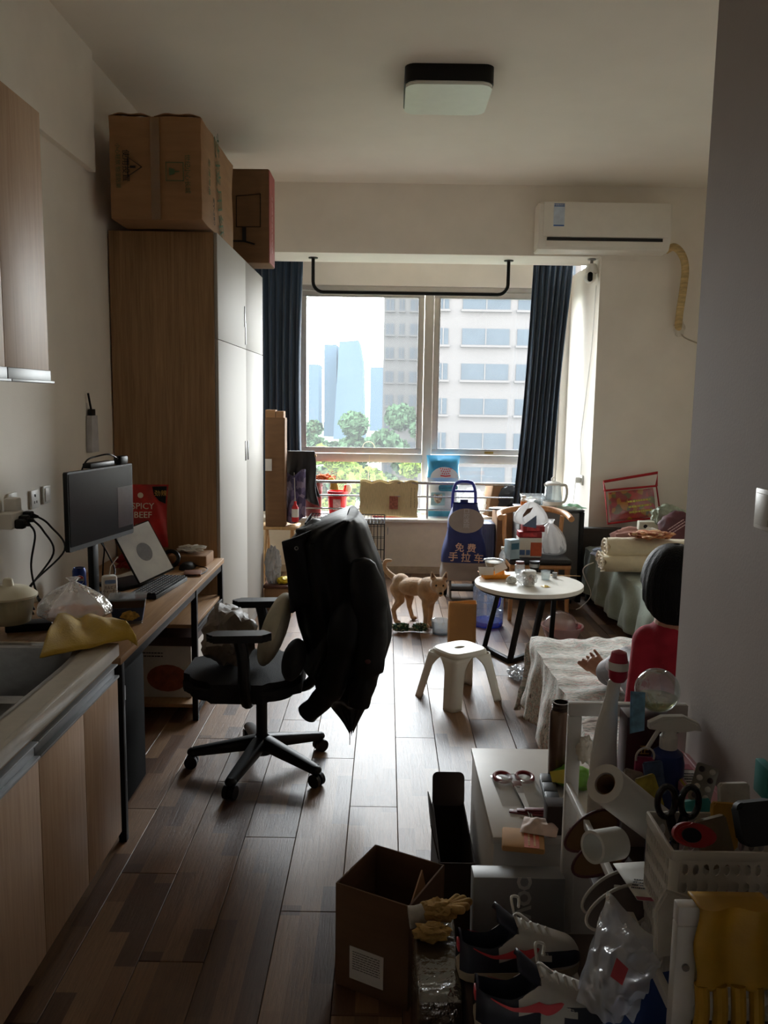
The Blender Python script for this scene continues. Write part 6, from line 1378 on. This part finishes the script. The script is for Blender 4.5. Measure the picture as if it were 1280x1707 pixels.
fb = thing('folded_paper_bag', 'folded kraft paper bag with orange print at the cabinet end', 'paper bag', (c_.x, c_.y, cz))
fbf = frame((c_.x + .005, c_.y + .01, cz), -.15)
G(fbf).box(-.055, .06, -.05, .055, 0, .018, .006).out('bag', KRAFT, fb)
G(fbf).box(.005, .045, -.05, .05, .0182, .0192).out('orange_print', M('print_vermilion', (186, 84, 44), .7, var=.2, scale=40), fb)
lines(fbf @ basis((.025, 0, .0195), (0, 1, 0), (-1, 0, 0)), .08, .03, 2, M('print_kraft', (210, 170, 120), .8), fb, seed=9)
c_ = on(900, 1392)
top(packet(c_.x, c_.y + .005, cz + .02, .1, .09, .02, -.3, .006, 3), 'crumpled_paper_bag', M('paper_pinkish', (214, 188, 172), .7, var=.15, scale=18), 'pale crumpled paper bag lying on the folded kraft bag', 'paper bag')
c_ = at(925, 1420, Y=2.19); top(G().box(c_.x - .028, c_.x + .03, 2.178, 2.235, cz, cz + .085, .002), 'dark_small_carton', DKC, 'small dark brown carton at the cabinet corner by the post', 'carton')
th = thing('thermos_flask', 'brown steel thermos flask without lid on the white cabinet', 'thermos', at(928, 1302, Z=cz))
c_ = at(929, 1302, Z=cz); TH = M('thermos_bronze', (104, 84, 70), .3, metal=.75, var=.06, scale=20)
zt_ = at(930, 1170, Y=c_.y).z - cz
G().lathe([(0, 0), (.031, 0), (.033, .004), (.033, zt_ - .035), (.027, zt_ - .025)], (c_.x, c_.y, cz), 28).out('body', TH, th)
G().lathe([(.027, zt_ - .026), (.028, zt_ - .02), (.026, zt_ - .018), (.028, zt_ - .012), (.026, zt_ - .01), (.027, zt_), (.022, zt_), (.022, zt_ - .08), (0, zt_ - .09)], (c_.x, c_.y, cz), 28).out('neck', M('thermos_neck', (70, 58, 50), .35, metal=.7), th)

# ------------------------------------------------------------------ leaning monitor-brand carton
ao = thing('grey_product_carton', 'grey carton lettered AOC leaning behind the sneakers', 'carton', (.36, 2.08, 0))
az = at(784, 1440, Y=2.085).z
axl, axr = at(785, 1440, Y=2.085).x, at(905, 1440, Y=2.085).x + .045
af = basis((axl, 2.04, .001), (1, 0, 0), (0, .09, 1)); ah = az
G(af).box(0, axr - axl, 0, ah, -.0, .07, .003).out('body', M('carton_slate', (136, 138, 140), .45, var=.06, scale=8), ao)
tcen = at(865, 1470, Y=2.055); text('ΛOC', .05, M('print_silver_white', (206, 206, 204), .5), af @ Matrix.Translation(((axr - axl) * .56, ah - .052, .0716)) @ Matrix.Rotation(PI / 2, 4, 'Z'), ao, bold=.002)

# ------------------------------------------------------------------ sneakers on a low carton
szc = .36
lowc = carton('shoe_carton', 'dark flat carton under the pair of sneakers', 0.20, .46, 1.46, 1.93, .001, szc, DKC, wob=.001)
NAVYL = M('leather_navy', (44, 47, 60), .45, var=.12, scale=16); OFFW = M('leather_offwhite', (206, 202, 194), .45, var=.06, scale=16); SOLE = M('rubber_cream', (196, 184, 160), .6, var=.05); CORAL = M('swoosh_coral', (226, 76, 84), .45); LACE = M('lace_white', (226, 222, 214), .85)
def sneaker(label, heel, toe_p):
    d = toe_p - heel; d.z = 0; L_ = .295; f = basis(heel, d, (-d.y, d.x, 0))
    s = thing('sneaker', label, 'sneaker', heel, group='pair of sneakers')
    def hw(t): return .036 + .012 * math.sin(PI * min(1, t * .9 + .05)) + .006 * math.exp(-((t - .68) / .16) ** 2) - .014 * max(0, (.08 - t) / .08) ** 2
    hw0 = hw
    def hw(t): return hw0(t) * (1 if t < .82 else math.sqrt(max(.02, 1 - ((t - .82) / .18) ** 2.4)))
    ol = [(L_ * t, hw(t)) for t in [i / 24 for i in range(25)]] + [(L_ * t, -hw(t)) for t in [i / 24 for i in range(24, -1, -1)]]
    G(f).prism(ol, .026, bev=.004).out('sole', SOLE, s)
    def ht(t):
        if t < .25: return .112 - .022 * math.sin(PI / 2 * t / .25)
        if t < .44: return .090 + .045 * ((t - .25) / .19) ** 1.4
        return (.135 - .068 * ((t - .44) / .56) ** .8) * (1 if t < .9 else .45 + .55 * math.sqrt(max(0, 1 - ((t - .9) / .1) ** 2)))
    def up(a, b, inner=False):
        def fn(u, v):
            t = a + (b - a) * v; th_ = PI * u; w_ = hw(t) * .96; x = w_ * math.copysign(abs(math.cos(th_)) ** .75, math.cos(th_)); z = .024 + (ht(t) - .024) * math.sin(th_) ** .7
            if t < .46 and .28 < u < .72:
                e = min(1, (1 - abs(u - .5) / .22) * 2.2) * min(1, (.46 - t) / .06) * min(1, max(0, t - .02) / .03)
                z = z * (1 - e) + .035 * e; x *= (1 - .0 * e)
            return (L_ * t, x, z)
        return fn
    G(f).grid(up(0, .46), 40, 26).out('quarter', NAVYL, s, smooth=60)
    G(f).grid(up(.455, .80), 40, 16).out('vamp', OFFW, s, smooth=60)
    G(f).grid(up(.795, 1.0), 40, 12).out('toe_cap', OFFW, s, smooth=60)
    for s_ in (-1, 1):
        def pan(u, v, s_=s_):
            t = .30 + .42 * u; th_ = .08 + .30 * v * (1 - .4 * u); uu = th_ if s_ > 0 else 1 - th_
            q_ = V(up(0, 1)(uu, t)); return q_ + V((0, s_ * .0022, .0))
        G(f).grid(pan, 16, 8).out('side_panel', OFFW, s, smooth=60)
        def swo(u, v, s_=s_):
            t = .10 + .52 * u; ce = .34 - .24 * math.sin(PI / 2 * min(1, u / .75)) + (.16 * ((u - .75) / .25) ** 1.6 if u > .75 else 0); hw_ = (.03 + .13 * u) * (1 if u < .8 else math.sqrt(max(0, 1 - ((u - .8) / .2) ** 2)))
            uu = (ce + hw_ * (v - .5)) * .62 + .05; q_ = V(up(0, 1)(uu if s_ > 0 else 1 - uu, t)); return q_ + V((0, s_ * .005, .0))
        G(f).grid(swo, 30, 5).out('swoosh', CORAL, s, smooth=60)
        def mud(u, v, s_=s_):
            t = .62 + .37 * u; uu = .02 + .24 * v * (.6 + .4 * u); q_ = V(up(0, 1)(uu if s_ > 0 else 1 - uu, t)); return q_ + V((.001, s_ * .0018, .001))
        G(f).grid(mud, 16, 6).out('mudguard', NAVYL, s, smooth=60)
    G(f).grid(lambda u, v: (L_ * (.36 + .22 * (1 - v)) - .02 * v, (u - .5) * .062, .095 + .075 * v - .025 * (2 * u - 1) ** 2), 10, 10).out('tongue', NAVYL, s, solid=.006, smooth=60)
    for k in range(5):
        t = .47 + .065 * k; z = ht(t) + .004; w_ = .022 - .001 * k
        G(f).tube([(L_ * t, -w_, z - .008), (L_ * (t - .012), 0, z + .003), (L_ * t, w_, z - .008)], .0042, 6).out('lace', LACE, s)
    z = ht(.45) + .01
    for s_ in (-1, 1): G(f).tube(spline([(L_ * .45, s_ * .005, z), (L_ * .45, s_ * .032, z + .022), (L_ * .52, s_ * .045, z + .012), (L_ * .5, s_ * .02, z + .004)], 6), .0035, 6).out('lace_loop', LACE, s)
    G(f).box(-.002, .004, -.012, .012, .06, .085, .002).out('heel_tab', CORAL, s)
h1 = at(762, 1622, Z=szc); h2 = at(790, 1705, Z=szc)
sneaker('navy and white sneaker with a coral swoosh, behind its mate', V((h1.x, h1.y, szc + .002)), V((h1.x + .3, h1.y + .03, szc)))
sneaker('navy and white sneaker with a coral swoosh, beside the crumpled clear bag', V((h2.x, h2.y, szc + .002)), V((h2.x + .3, h2.y - .0, szc)))

# ------------------------------------------------------------------ white shelf unit along the corridor wall
SX0, SX1, SYF, SYN, SZT, SZB = .48, .785, 2.05, 1.244, .93, .725
BZ0 = .60
sh_ = thing('shelf_unit', 'white metal shelf unit cluttered with household things by the corridor wall', 'shelf', (.61, 1.65, 0))
SHW = M('powder_white', (208, 204, 198), .45, var=.03)
tw = .034
for y, SZT in ((SYF, .938), (SYN, .903)):
    for x in (SX0, SX1 - tw): G().box(x, x + tw, y - .012, y + .012, 0, SZT - tw, .003).out('post', SHW, sh_)
    G().box(SX0, SX1, y - .012, y + .012, SZT - tw, SZT, .003).out('top_bar', SHW, sh_)
for z in (BZ0, .3):
    for x in (SX0, SX1 - .014): G().box(x, x + .014, SYN + .012, SYF - .012, (SZB - .02) if z == BZ0 else z - .02, SZB if z == BZ0 else z + .006, .002).out('side_rail', SHW, sh_)
    G().box(SX0 + .014, SX1 - .014, SYN + .012, SYF - .012, z - .012, z, .001).out('shelf_board', M('board_dark', (84, 70, 62), .6, var=.1), sh_)
c_ = at(1137, 1613, Y=SYN - .014); G().cyl((SX0 + .017, SYN - .016, c_.z), (SX0 + .017, SYN - .012, c_.z), .006, n=12).out('screw', STEEL, sh_)
z1 = BZ0 + .001
def onb(px, Y): return at(px, 1400, Y=Y).x
# white cleaner bottle
bt = thing('cleaner_bottle', 'tall white cleaner bottle with a crimson cap on the shelf', 'bottle', (.52, 1.98, z1))
c_ = V((at(1007, 1250, Y=1.97).x, 1.97, z1)); zt_ = at(1018, 1082, Y=1.97).z
WB = M('bottle_white', (222, 218, 212), .35, var=.02)
H_ = zt_ - z1
def bot(u, v):
    prof = [(0, .0), (.033, .0), (.036, .04), (.034, .40), (.026, .62), (.017, .74), (.016, .84), (.014, .86)]
    k = v * 7; i = min(int(k), 6); t = k - i; r_ = prof[i][0] * (1 - t) + prof[i + 1][0] * t; z = (prof[i][1] * (1 - t) + prof[i + 1][1] * t) * H_
    ben = .024 * max(0, v - .5) * 2; a_2 = 2 * PI * u
    return (c_.x + r_ * math.cos(a_2) + ben, c_.y + r_ * .75 * math.sin(a_2), c_.z + z)
G().grid(bot, 32, 36, cu=True).out('body', WB, bt)
G().lathe([(.017, .84 * H_), (.023, .86 * H_), (.024, .93 * H_), (.018, .985 * H_), (0, H_)], c_ + V((.024, 0, 0)), 24).out('cap', M('cap_crimson', (176, 30, 62), .35, var=.1), bt)
G().lathe([(.0245, .9 * H_), (.0245, .94 * H_)], c_ + V((.024, 0, 0)), 24).out('cap_band', WB, bt)
lines(basis(c_ + V((-.0, -.0275, .12)), (0, 0, 1), (-1, 0, 0)), .12, .022, 2, M('print_plum', (150, 134, 150), .6), bt, seed=6)
# maroon box with the glass globe on it
c_ = V((at(1064, 1230, Y=2.0).x, 1.98, z1)); hz_ = at(1064, 1196, Y=1.95).z - z1
mbx = thing('maroon_gift_box', 'dark maroon box with gold lettering behind the spray bottle', 'box', c_)
G().box(c_.x - .045, c_.x + .065, 1.95, 2.02, z1, z1 + hz_, .002).out('body', M('box_maroon', (64, 22, 24), .45, var=.1), mbx)
G().box(c_.x - .046, c_.x + .066, 1.948, 1.9498, z1 + .0, z1 + hz_ * .38).out('pale_band', M('band_pale', (170, 156, 148), .6, var=.08), mbx)
text('正', .026, M('print_gold', (200, 160, 80), .5), basis((c_.x + .0, 1.9485, z1 + hz_ * .75), (1, 0, 0), (0, 0, 1)), mbx)
gg = thing('glass_globe', 'round clear glass globe vase with a flat top on the maroon box', 'vase', (c_.x + .03, 1.985, z1 + hz_))
gc = V((c_.x + .035, 1.985, z1 + hz_ + .003)); R_ = .055
G().lathe([(0, 0)] + [(R_ * math.sin(PI * t / 20), R_ - R_ * math.cos(PI * t / 20)) for t in range(2, 18)] + [(.018, 2 * R_ - .004), (.016, 2 * R_ - .006), (0, 2 * R_ - .006)], gc, 36).out('globe', CLEAR, gg)
G().lathe([(0, .003)] + [(R_ * .95 * math.sin(PI * t / 20), R_ - R_ * .95 * math.cos(PI * t / 20)) for t in range(2, 9)] + [(0, R_ * .82)], gc, 30).out('water', film('yellow_water', (240, 236, 205), .75, (214, 208, 170), .03, .15), gg)
# blue spray bottle
c_ = V((at(1112, 1270, Y=1.86).x, 1.86, z1)); sbt = thing('spray_bottle', 'blue spray bottle with a white trigger head on the shelf', 'spray bottle', c_)
hb_ = at(1110, 1242, Y=1.86).z - z1
G().lathe([(0, 0), (.036, 0), (.039, .006), (.039, hb_ - .04), (.034, hb_ - .018), (.017, hb_ - .004), (.017, hb_)], c_, 28).out('body', M('spray_blue', (30, 48, 110), .3, var=.06), sbt)
G().lathe([(.0205, hb_ - .006), (.0205, hb_ + .022), (.017, hb_ + .026), (.014, hb_ + .04)], c_, 22).out('collar', WB, sbt)
G().prism([(-.05, .03), (-.05, .045), (-.02, .06), (.03, .062), (.066, .045), (.074, .026), (.03, .03), (.016, .02), (-.014, .02), (-.02, .03)], .026, basis(c_ + V((0, .013, hb_ + .012)), (1, 0, 0), (0, 0, 1)), bev=.005).out('spray_head', WB, sbt)
G().tube(spline([c_ + V((-.02, 0, hb_ + .045)), c_ + V((-.034, 0, hb_ + .02)), c_ + V((-.05, 0, hb_ - .01))], 5), .0055, 8).out('trigger', WB, sbt)
# blue and white sachet leaning
c_ = at(1058, 1180, Y=1.93); top(G().prism([(-.018, -.05), (.02, -.045), (.03, .045), (-.008, .05)], .006, basis(c_ + V((0, 0, -.01)), (1, .2, 0), (.1, .3, 1)), bev=.002), 'blue_sachet', M('sachet_blue', (112, 160, 190), .3, var=.4, scale=30), 'shiny blue sachet leaning on the maroon box', 'sachet')
# pink lidded box
pk = thing('pink_storage_box', 'pink lidded plastic box against the corridor wall', 'storage box', (.70, 1.78, z1))
pz = .215; px0, px1, py0, py1 = .69, .768, 1.62, 2.0
pcx, pcy = (px0 + px1) / 2, (py0 + py1) / 2
G().prism(rrect(px1 - px0 - .01, py1 - py0 - .01, .02), pz, frame((pcx, pcy, z1))).out('tub', M('tub_pink', (196, 164, 166), .4), pk)
G().prism(rrect(px1 - px0, py1 - py0, .026), .02, frame((pcx, pcy, z1 + pz)), bev=.005).out('lid', M('lid_pink', (198, 138, 142), .35, var=.05), pk)
G().tube([(pcx + x, pcy + y, z1 + pz + .021) for x, y in rrect(px1 - px0 - .022, py1 - py0 - .022, .02)], .003, 6, closed=True).out('lid_rim', M('lid_pink', (198, 138, 142), .35), pk)
lbf = basis((pcx - .01, pcy + .03, z1 + pz + .0205), (1, 0, 0), (0, 1, 0))
G(lbf).box(-.026, .026, -.07, .07, 0, .001).out('label', PAPER, pk); G(lbf).box(-.026, .026, .04, .07, .001, .0018).out('label_header', M('label_rose', (170, 60, 80), .5), pk); G(lbf).box(-.026, -.016, -.07, .04, .001, .0018).out('label_stripe', M('label_yellow', (210, 180, 60), .5), pk)
lines(lbf @ Matrix.Translation((.004, -.01, .0012)), .034, .07, 5, INK, pk, seed=8)
# paper towel roll lying across
A_, B_ = at(1008, 1306, Y=1.60), at(1092, 1372, Y=1.70)
pr_ = thing('paper_roll', 'white paper roll lying slanted across the basket edge', 'paper roll', (A_ + B_) / 2)
ax = (B_ - A_).normalized(); rf = basis(A_, ax.orthogonal(), ax.cross(ax.orthogonal())); rl__ = (B_ - A_).length + .02; rr = .041
G(rf).lathe([(.023, 0), (rr, 0), (rr, rl__), (.023, rl__), (.023, 0)], n=36).out('paper', M('paper_soft', (214, 210, 204), .85, var=.02), pr_)
G(rf).lathe([(.021, .004), (.021, rl__ - .004), (.0195, rl__ - .004), (.0195, .004), (.021, .004)], n=30).out('core', CARDD, pr_)
# small roll of tape
A_ = at(1030, 1405, Y=1.60); tp2 = thing('white_tape_roll', 'short white paper roll below the slanted paper roll', 'tape roll', A_)
rf = basis(A_, (0, .3, 1), (.55, -.8, .25)); G(rf).lathe([(.026, 0), (.032, 0), (.032, -.075), (.026, -.075), (.026, 0)], n=32).out('roll', M('roll_white', (216, 214, 208), .6, var=.02), tp2)
# slippers: two maroon-edged brown ones, two grey ones with white edges
def slipper(px, py, Y, label, m_in, m_edge, tilt, roll_, w=.034, l_=.07, group=None):
    c_ = at(px, py, Y=Y); s = thing('slipper', label, 'slipper', c_, group=group)
    f = basis(c_, (math.cos(roll_), .1, math.sin(roll_)), (-math.sin(roll_), .5, math.cos(roll_)))
    ol = [(l_ * math.cos(t * PI / 16), w * math.sin(t * PI / 16) * (1 + .15 * math.cos(t * PI / 16))) for t in range(32)]
    G(f).prism(ol, .008).out('insole', m_in, s)
    G(f).tube([(x, y, .006) for x, y in ol], .0035, 8, closed=True).out('edge', m_edge, s)
BRI = M('suede_brown', (104, 76, 48), .9, var=.1, scale=20); MAR = M('edge_maroon', (72, 20, 26), .5); GRI = M('felt_grey', (96, 86, 82), .95, var=.1, scale=20); WED = M('edge_pale', (196, 190, 180), .6)
slipper(985, 1386, 1.84, 'brown slipper with maroon edge, upper of the brown pair', BRI, MAR, .9, .55, group='brown slippers on the shelf')
slipper(1000, 1428, 1.76, 'brown slipper with maroon edge, lower of the brown pair', BRI, MAR, .9, .5, group='brown slippers on the shelf')
slipper(1022, 1490, 1.58, 'grey slipper with pale edge, upper of the grey pair', GRI, WED, .9, .45, group='grey slippers on the shelf')
slipper(1032, 1515, 1.50, 'grey slipper with pale edge, lower of the grey pair', GRI, WED, .9, .4, group='grey slippers on the shelf')
# desk calendar leaflet
q = [at(1062, 1500, Y=1.45), at(1108, 1505, Y=1.43), at(1085, 1436, Y=1.6), at(1022, 1440, Y=1.62)]
lf_ = thing('calendar_leaflet', 'white calendar leaflet with a crimson foot strip beside the basket', 'leaflet', q[0])
G().grid(lambda u, v: quad(q, u, v), 6, 6).out('sheet', PAPER, lf_, solid=.002)
G().grid(lambda u, v: quad(q, u, -.005 + .09 * v) + V((0, -.002, .002)), 6, 3).out('foot_strip', M('strip_crimson', (150, 50, 70), .6), lf_)
lines(basis(quad(q, .5, .4) + V((0, -.002, .0022)), q[1] - q[0], q[3] - q[0]), .04, .05, 4, INK, lf_, seed=12)
# perforated basket
bk_ = thing('perforated_basket', 'white perforated plastic basket full of odds and ends', 'basket', (.68, 1.45, z1))
BKW = M('basket_white', (214, 208, 198), .4, var=.02)
bx0, bx1, by0, by1 = at(1122, 1418, Y=1.36).x, .765, 1.36, 1.50
bzt = at(1122, 1418, Y=1.36).z; bzb = z1 + .006
def pwall(p, q_, nu, nv, z0, z1_, rad=.33):
    g = G(); p = V(p); q_ = V(q_); U = (q_ - p) / nu; Hc = (z1_ - z0) / nv
    for i in range(nu):
        for j in range(nv):
            o = p + U * i + V((0, 0, z0 + Hc * j - p.z)); ring_o, ring_i = [], []
            for k in range(8):
                a_ = PI / 4 * k + PI / 4; c2, s2 = math.cos(a_), math.sin(a_); mm = max(abs(c2), abs(s2))
                ring_o.append(g.bm.verts.new(o + U * (.5 + .5 * c2 / mm) + V((0, 0, Hc * (.5 + .5 * s2 / mm)))))
                ring_i.append(g.bm.verts.new(o + U * (.5 + rad * c2) + V((0, 0, Hc * (.5 + rad * s2)))))
            for k in range(8): g.bm.faces.new((ring_o[k], ring_o[(k + 1) % 8], ring_i[(k + 1) % 8], ring_i[k]))
    bmesh.ops.remove_doubles(g.bm, verts=g.bm.verts, dist=1e-5); return g
mid = bzt - .018
for a_, b_, n_ in (((bx0 + .014, by0, 0), (bx1, by0, 0), 13), ((bx0, by1, 0), (bx0, by0 + .014, 0), 15), ((bx1, by1, 0), (bx0, by1, 0), 13), ((bx1, by0, 0), (bx1, by1, 0), 15)):
    pwall(a_, b_, n_, 9, bzb, mid).out('perforated_side', BKW, bk_, solid=.002, smooth=0)
G().grid(lambda u, v: (bx0 + .014 - .014 * math.sin(u * PI / 2), by0 + .014 - .014 * math.cos(u * PI / 2), bzb + (mid - bzb) * v), 8, 2).out('corner', BKW, bk_, solid=.002)
for b_ in ((bx0 - .002, bx1, by0 - .003, by0 + .003), (bx0 - .002, bx1, by1 - .003, by1 + .003), (bx0 - .004, bx0 + .003, by0, by1), (bx1 - .003, bx1 + .003, by0, by1)): G().box(*b_, mid, bzt, .002).out('rim', BKW, bk_)
G().box(bx0, bx1, by0, by1, z1, bzb).out('bottom', BKW, bk_)
# inside the basket
bc = V(((bx0 + bx1) / 2, (by0 + by1) / 2, 0))
ks = thing('black_scissors', 'black handled scissors standing handles up in the basket', 'scissors', (bx0 + .03, by0 + .1, bzb))
c_ = at(1130, 1340, Y=1.47); SB = M('handle_black', (14, 14, 16), .25, var=.05)
for s_ in (-1, 1): G().tube([c_ + V((s_ * .022 + .0165 * math.cos(t * PI / 10), 0, .004 + .03 * math.sin(t * PI / 10))) for t in range(20)], .0062, 8, closed=True).out('handle', SB, ks)
for s_ in (-1, 1): G().tube(spline([c_ + V((s_ * .014, 0, -.022)), c_ + V((s_ * .008, 0, -.045)), c_ + V((-s_ * .004, 0, -.075))], 4), .009, 8).out('shank', SB, ks)
G().cyl(c_ + V((0, -.0, -.07)), V((c_.x, c_.y, bzb + .004)), .008, .003, 8).out('blade', STEEL, ks)
c_ = at(1148, 1392, Y=1.395); tm = thing('red_tape_dispenser', 'red ring-shaped tape cutter lying at the basket rim', 'tape cutter', c_)
G(basis(c_ + V((0, .004, .0)), (1, 0, -.1), (.05, .45, 1))).prism([(.036 * math.cos(t * PI / 12) * (1.25 if math.cos(t * PI / 12) > 0 else .9), .021 * math.sin(t * PI / 12)) for t in range(24)], .022, bev=.005).out('body', M('cutter_red', (158, 22, 24), .4, var=.05), tm)
G(basis(c_ + V((-.004, -.0005, .002)), (1, 0, -.1), (.05, .45, 1))).lathe([(0, .024), (.017, .0245), (.018, .022)], n=24, sx=1, sy=.7).out('hole', BLKP, tm)
c_ = at(1250, 1365, Y=1.42); top(G(basis(c_, (1, .05, .1), (0, .35, 1))).prism(rrect(.075, .075, .012), .03, Matrix.Translation((.006, -.004, 0)), bev=.006), 'black_pouch', M('pouch_black', (12, 12, 13), .6), 'black zip pouch standing in the basket by the wall', 'pouch')
c_ = at(1172, 1306, Y=1.56); bl = thing('pill_blister', 'foil pill blister pack standing up in the basket', 'blister pack', c_)
bfr = basis(c_, (1, .1, -.35), (.35, .25, 1)); G(bfr).prism(rrect(.05, .075, .006), .0012).out('foil', M('foil_grey', (136, 130, 120), .3, metal=.5, var=.15), bl)
for i in range(2):
    for j in range(4): G(bfr).ball((-.012 + .024 * i, -.026 + .0175 * j, .0015), (.007, .006, .004), 6).out('blister', M('pill_pale', (206, 200, 190), .25) if (i + j) % 3 else M('pill_dark', (50, 32, 34), .3), bl)
for k, (px, py, Y, w_, h_, col, lab, nm) in enumerate(((1205, 1358, 1.50, .055, .035, (196, 146, 50), 'yellow carton sticking out of the basket', 'yellow_carton'), (1222, 1335, 1.53, .06, .06, (206, 204, 196), 'white folded card standing in the basket', 'white_card'),
        (1160, 1345, 1.55, .06, .02, (60, 140, 136), 'teal plastic packet in the basket behind the scissors', 'teal_packet'), (1190, 1385, 1.45, .06, .04, (130, 118, 96), 'tan sponge pad in the basket', 'sponge_pad'))):
    c_ = at(px, py, Y=Y); top(G(basis(c_ + V((0, 0, -.02)), (1, .1, .12 * (k - 1)), (0, .2, 1))).prism(rrect(w_, h_ + .05, .005), .012, bev=.003), nm, M(nm, col, .5, var=.15, scale=30), lab, 'packet')
for k, (px, py, Y, col, lab) in enumerate(((1050, 1300, 1.80, (150, 134, 122), 'beige crumpled packet behind the paper roll'), (1072, 1278, 1.84, (150, 50, 84), 'pink sachet behind the paper roll'), (1090, 1286, 1.80, (70, 86, 116), 'blue sachet beside the pink one'), (1082, 1310, 1.76, (170, 150, 60), 'yellow sachet below the blue one'))):
    c_ = at(px, py, Y=Y); top(G(basis(c_ + V((0, 0, -.015)), (1, .1, -.3 + .2 * k), (.2, .25, 1))).prism(rrect(.045, .075, .004), .008, bev=.003), 'sachet_packet', M('sachet_%d' % k, col, .35, var=.35, scale=35), lab, 'sachet', 'sachets behind the paper roll')
c_ = at(1075, 1262, Y=1.79); top(G().tube(arc(c_, .022, -.3, PI + .3, 14, (1, .2, 0), (0, 0, 1)), .0025, 6), 'cord_loop', M('cord_pale', (196, 190, 180), .6), 'pale cord loop sticking up behind the paper roll', 'cord')
c_ = at(968, 1250, Y=2.02); top(G().lump(c_ + V((.012, .0, 0)), (.022, .02, .035), .3, 2.6, 4, 3), 'knotted_tissue_bag', film('bag_cream', (255, 255, 255), .3, (214, 204, 186), .25, .1, bump=.6), 'small knotted cream bag hanging on the shelf post', 'plastic bag')
c_ = at(985, 1345, Y=1.94); top(G().lump((c_.x + .012, 1.94, z1 + .022), (.035, .04, .022), .6, 2.6, 4, 9, sharp=True, flat=.9), 'crumpled_wrap', film('crumple_white', (255, 255, 255), .3, (236, 234, 228), .2, .1), 'crumpled white wrap on the shelf below the bottle', 'plastic wrap')
c_ = at(1278, 1300, X=XE - .006); top(G().box(XE - .02, XE - .001, c_.y - .03, c_.y + .03, c_.z - .035, c_.z + .035, .004), 'teal_hook', M('hook_teal', (52, 134, 130), .45), 'teal plastic holder stuck on the corridor wall', 'holder')
# clear bag spilling over the shelf side, blue bag below, rubber gloves on the near bar
q = [at(960, 1668, Y=1.33), at(1060, 1690, Y=1.25), at(1105, 1600, Y=1.30), at(1010, 1500, Y=1.45)]
CLB = film('clear_bag', (252, 252, 255), .45, (200, 202, 210), .25, .1, bump=.5, bscale=22)
cb_ = thing('clear_plastic_bag', 'crumpled clear plastic bag with a red print hanging off the shelf', 'plastic bag', q[0])
G().grid(lambda u, v: quad(q, u, v) + V((-.03 * math.sin(PI * u) * math.sin(PI * v), -.035 * math.sin(PI * u) + .012 * noise.noise(V((u * 7, v * 6, 1))), .012 * noise.noise(V((u * 6, v * 8, 5))))), 40, 44).out('film', CLB, cb_, smooth=85)
G().grid(lambda u, v: quad(q, u, v) + V((.01, .03 + .012 * noise.noise(V((u * 4, v * 4, 3))), .01 * noise.noise(V((u * 4, v * 4, 9))))), 30, 30).out('film_back', CLB, cb_, smooth=85)
G().grid(lambda u, v: quad(q, .42 + .2 * u, .60 + .22 * v) + V((-.03, -.062, .006)), 5, 5).out('red_print', M('print_red', (168, 50, 66), .6), cb_)
q = [at(985, 1760, Y=1.34), at(1140, 1760, Y=1.34), at(1135, 1588, Y=1.38), at(1045, 1640, Y=1.40)]
top(G().grid(lambda u, v: quad(q, u, v) + V((0, -.02 * math.sin(PI * u) + .008 * math.sin(9 * u + 4 * v), 0)), 24, 24), 'blue_tote', M('tote_blue', (26, 54, 112), .8, var=.15, scale=10, bump=.2), 'blue cloth bag hanging inside the shelf under the clear bag', 'bag', solid=.01)
g_y = thing('rubber_gloves', 'mustard rubber gloves hung over the near shelf bar', 'gloves', (.56, SYN, SZT))
RUB = M('rubber_mustard', (176, 132, 24), .55, var=.12, scale=12, bump=.15, bscale=30)
gx0, gx1 = at(1172, 1510, Y=1.2).x, at(1300, 1510, Y=1.2).x
G().grid(lambda u, v: (gx0 + (gx1 - gx0) * u + .004 * math.sin(9 * v), SYN - (.022 + .006 * math.sin(10 * u) + .010 * v) if v > .12 else SYN + .02 - .042 * v / .12, SZT + .006 - (.0 if v < .12 else (v - .12) * .15)), 24, 24).out('cuff', RUB, g_y, solid=.004, smooth=70)
for k in range(4):
    x = gx0 + .012 + k * (gx1 - gx0 - .02) / 3.4; zt_ = SZT - .12
    G().tube(spline([(x, SYN - .03, zt_), (x + .003, SYN - .034, zt_ - .05), (x + .004 * (k - 1), SYN - .034, zt_ - .10 - .012 * (k % 2))], 5), [.0115] * 8 + [.0095, .008, .005], 10).out('finger', RUB, g_y)
q = [at(1150, 1672, Y=1.22), at(1182, 1672, Y=1.22), at(1180, 1535, Y=1.22), at(1152, 1535, Y=1.22)]
top(G().grid(lambda u, v: quad(q, u, v) + V((0, .036, 0)), 4, 4), 'cream_board', M('board_cream', (196, 186, 160), .5), 'cream plastic board hanging beside the shelf post', 'board', solid=.006)
c_ = at(1106, 1540, Y=1.335); top(G().prism([(-.02, -.055), (.03, -.05), (.04, .05), (0, .065), (-.022, .03)], .012, basis(c_, (1, .15, 0), (0, .1, 1)), bev=.004), 'white_pouch', M('pouch_white', (206, 200, 190), .6, var=.08), 'white paper pouch standing by the near shelf post', 'pouch')
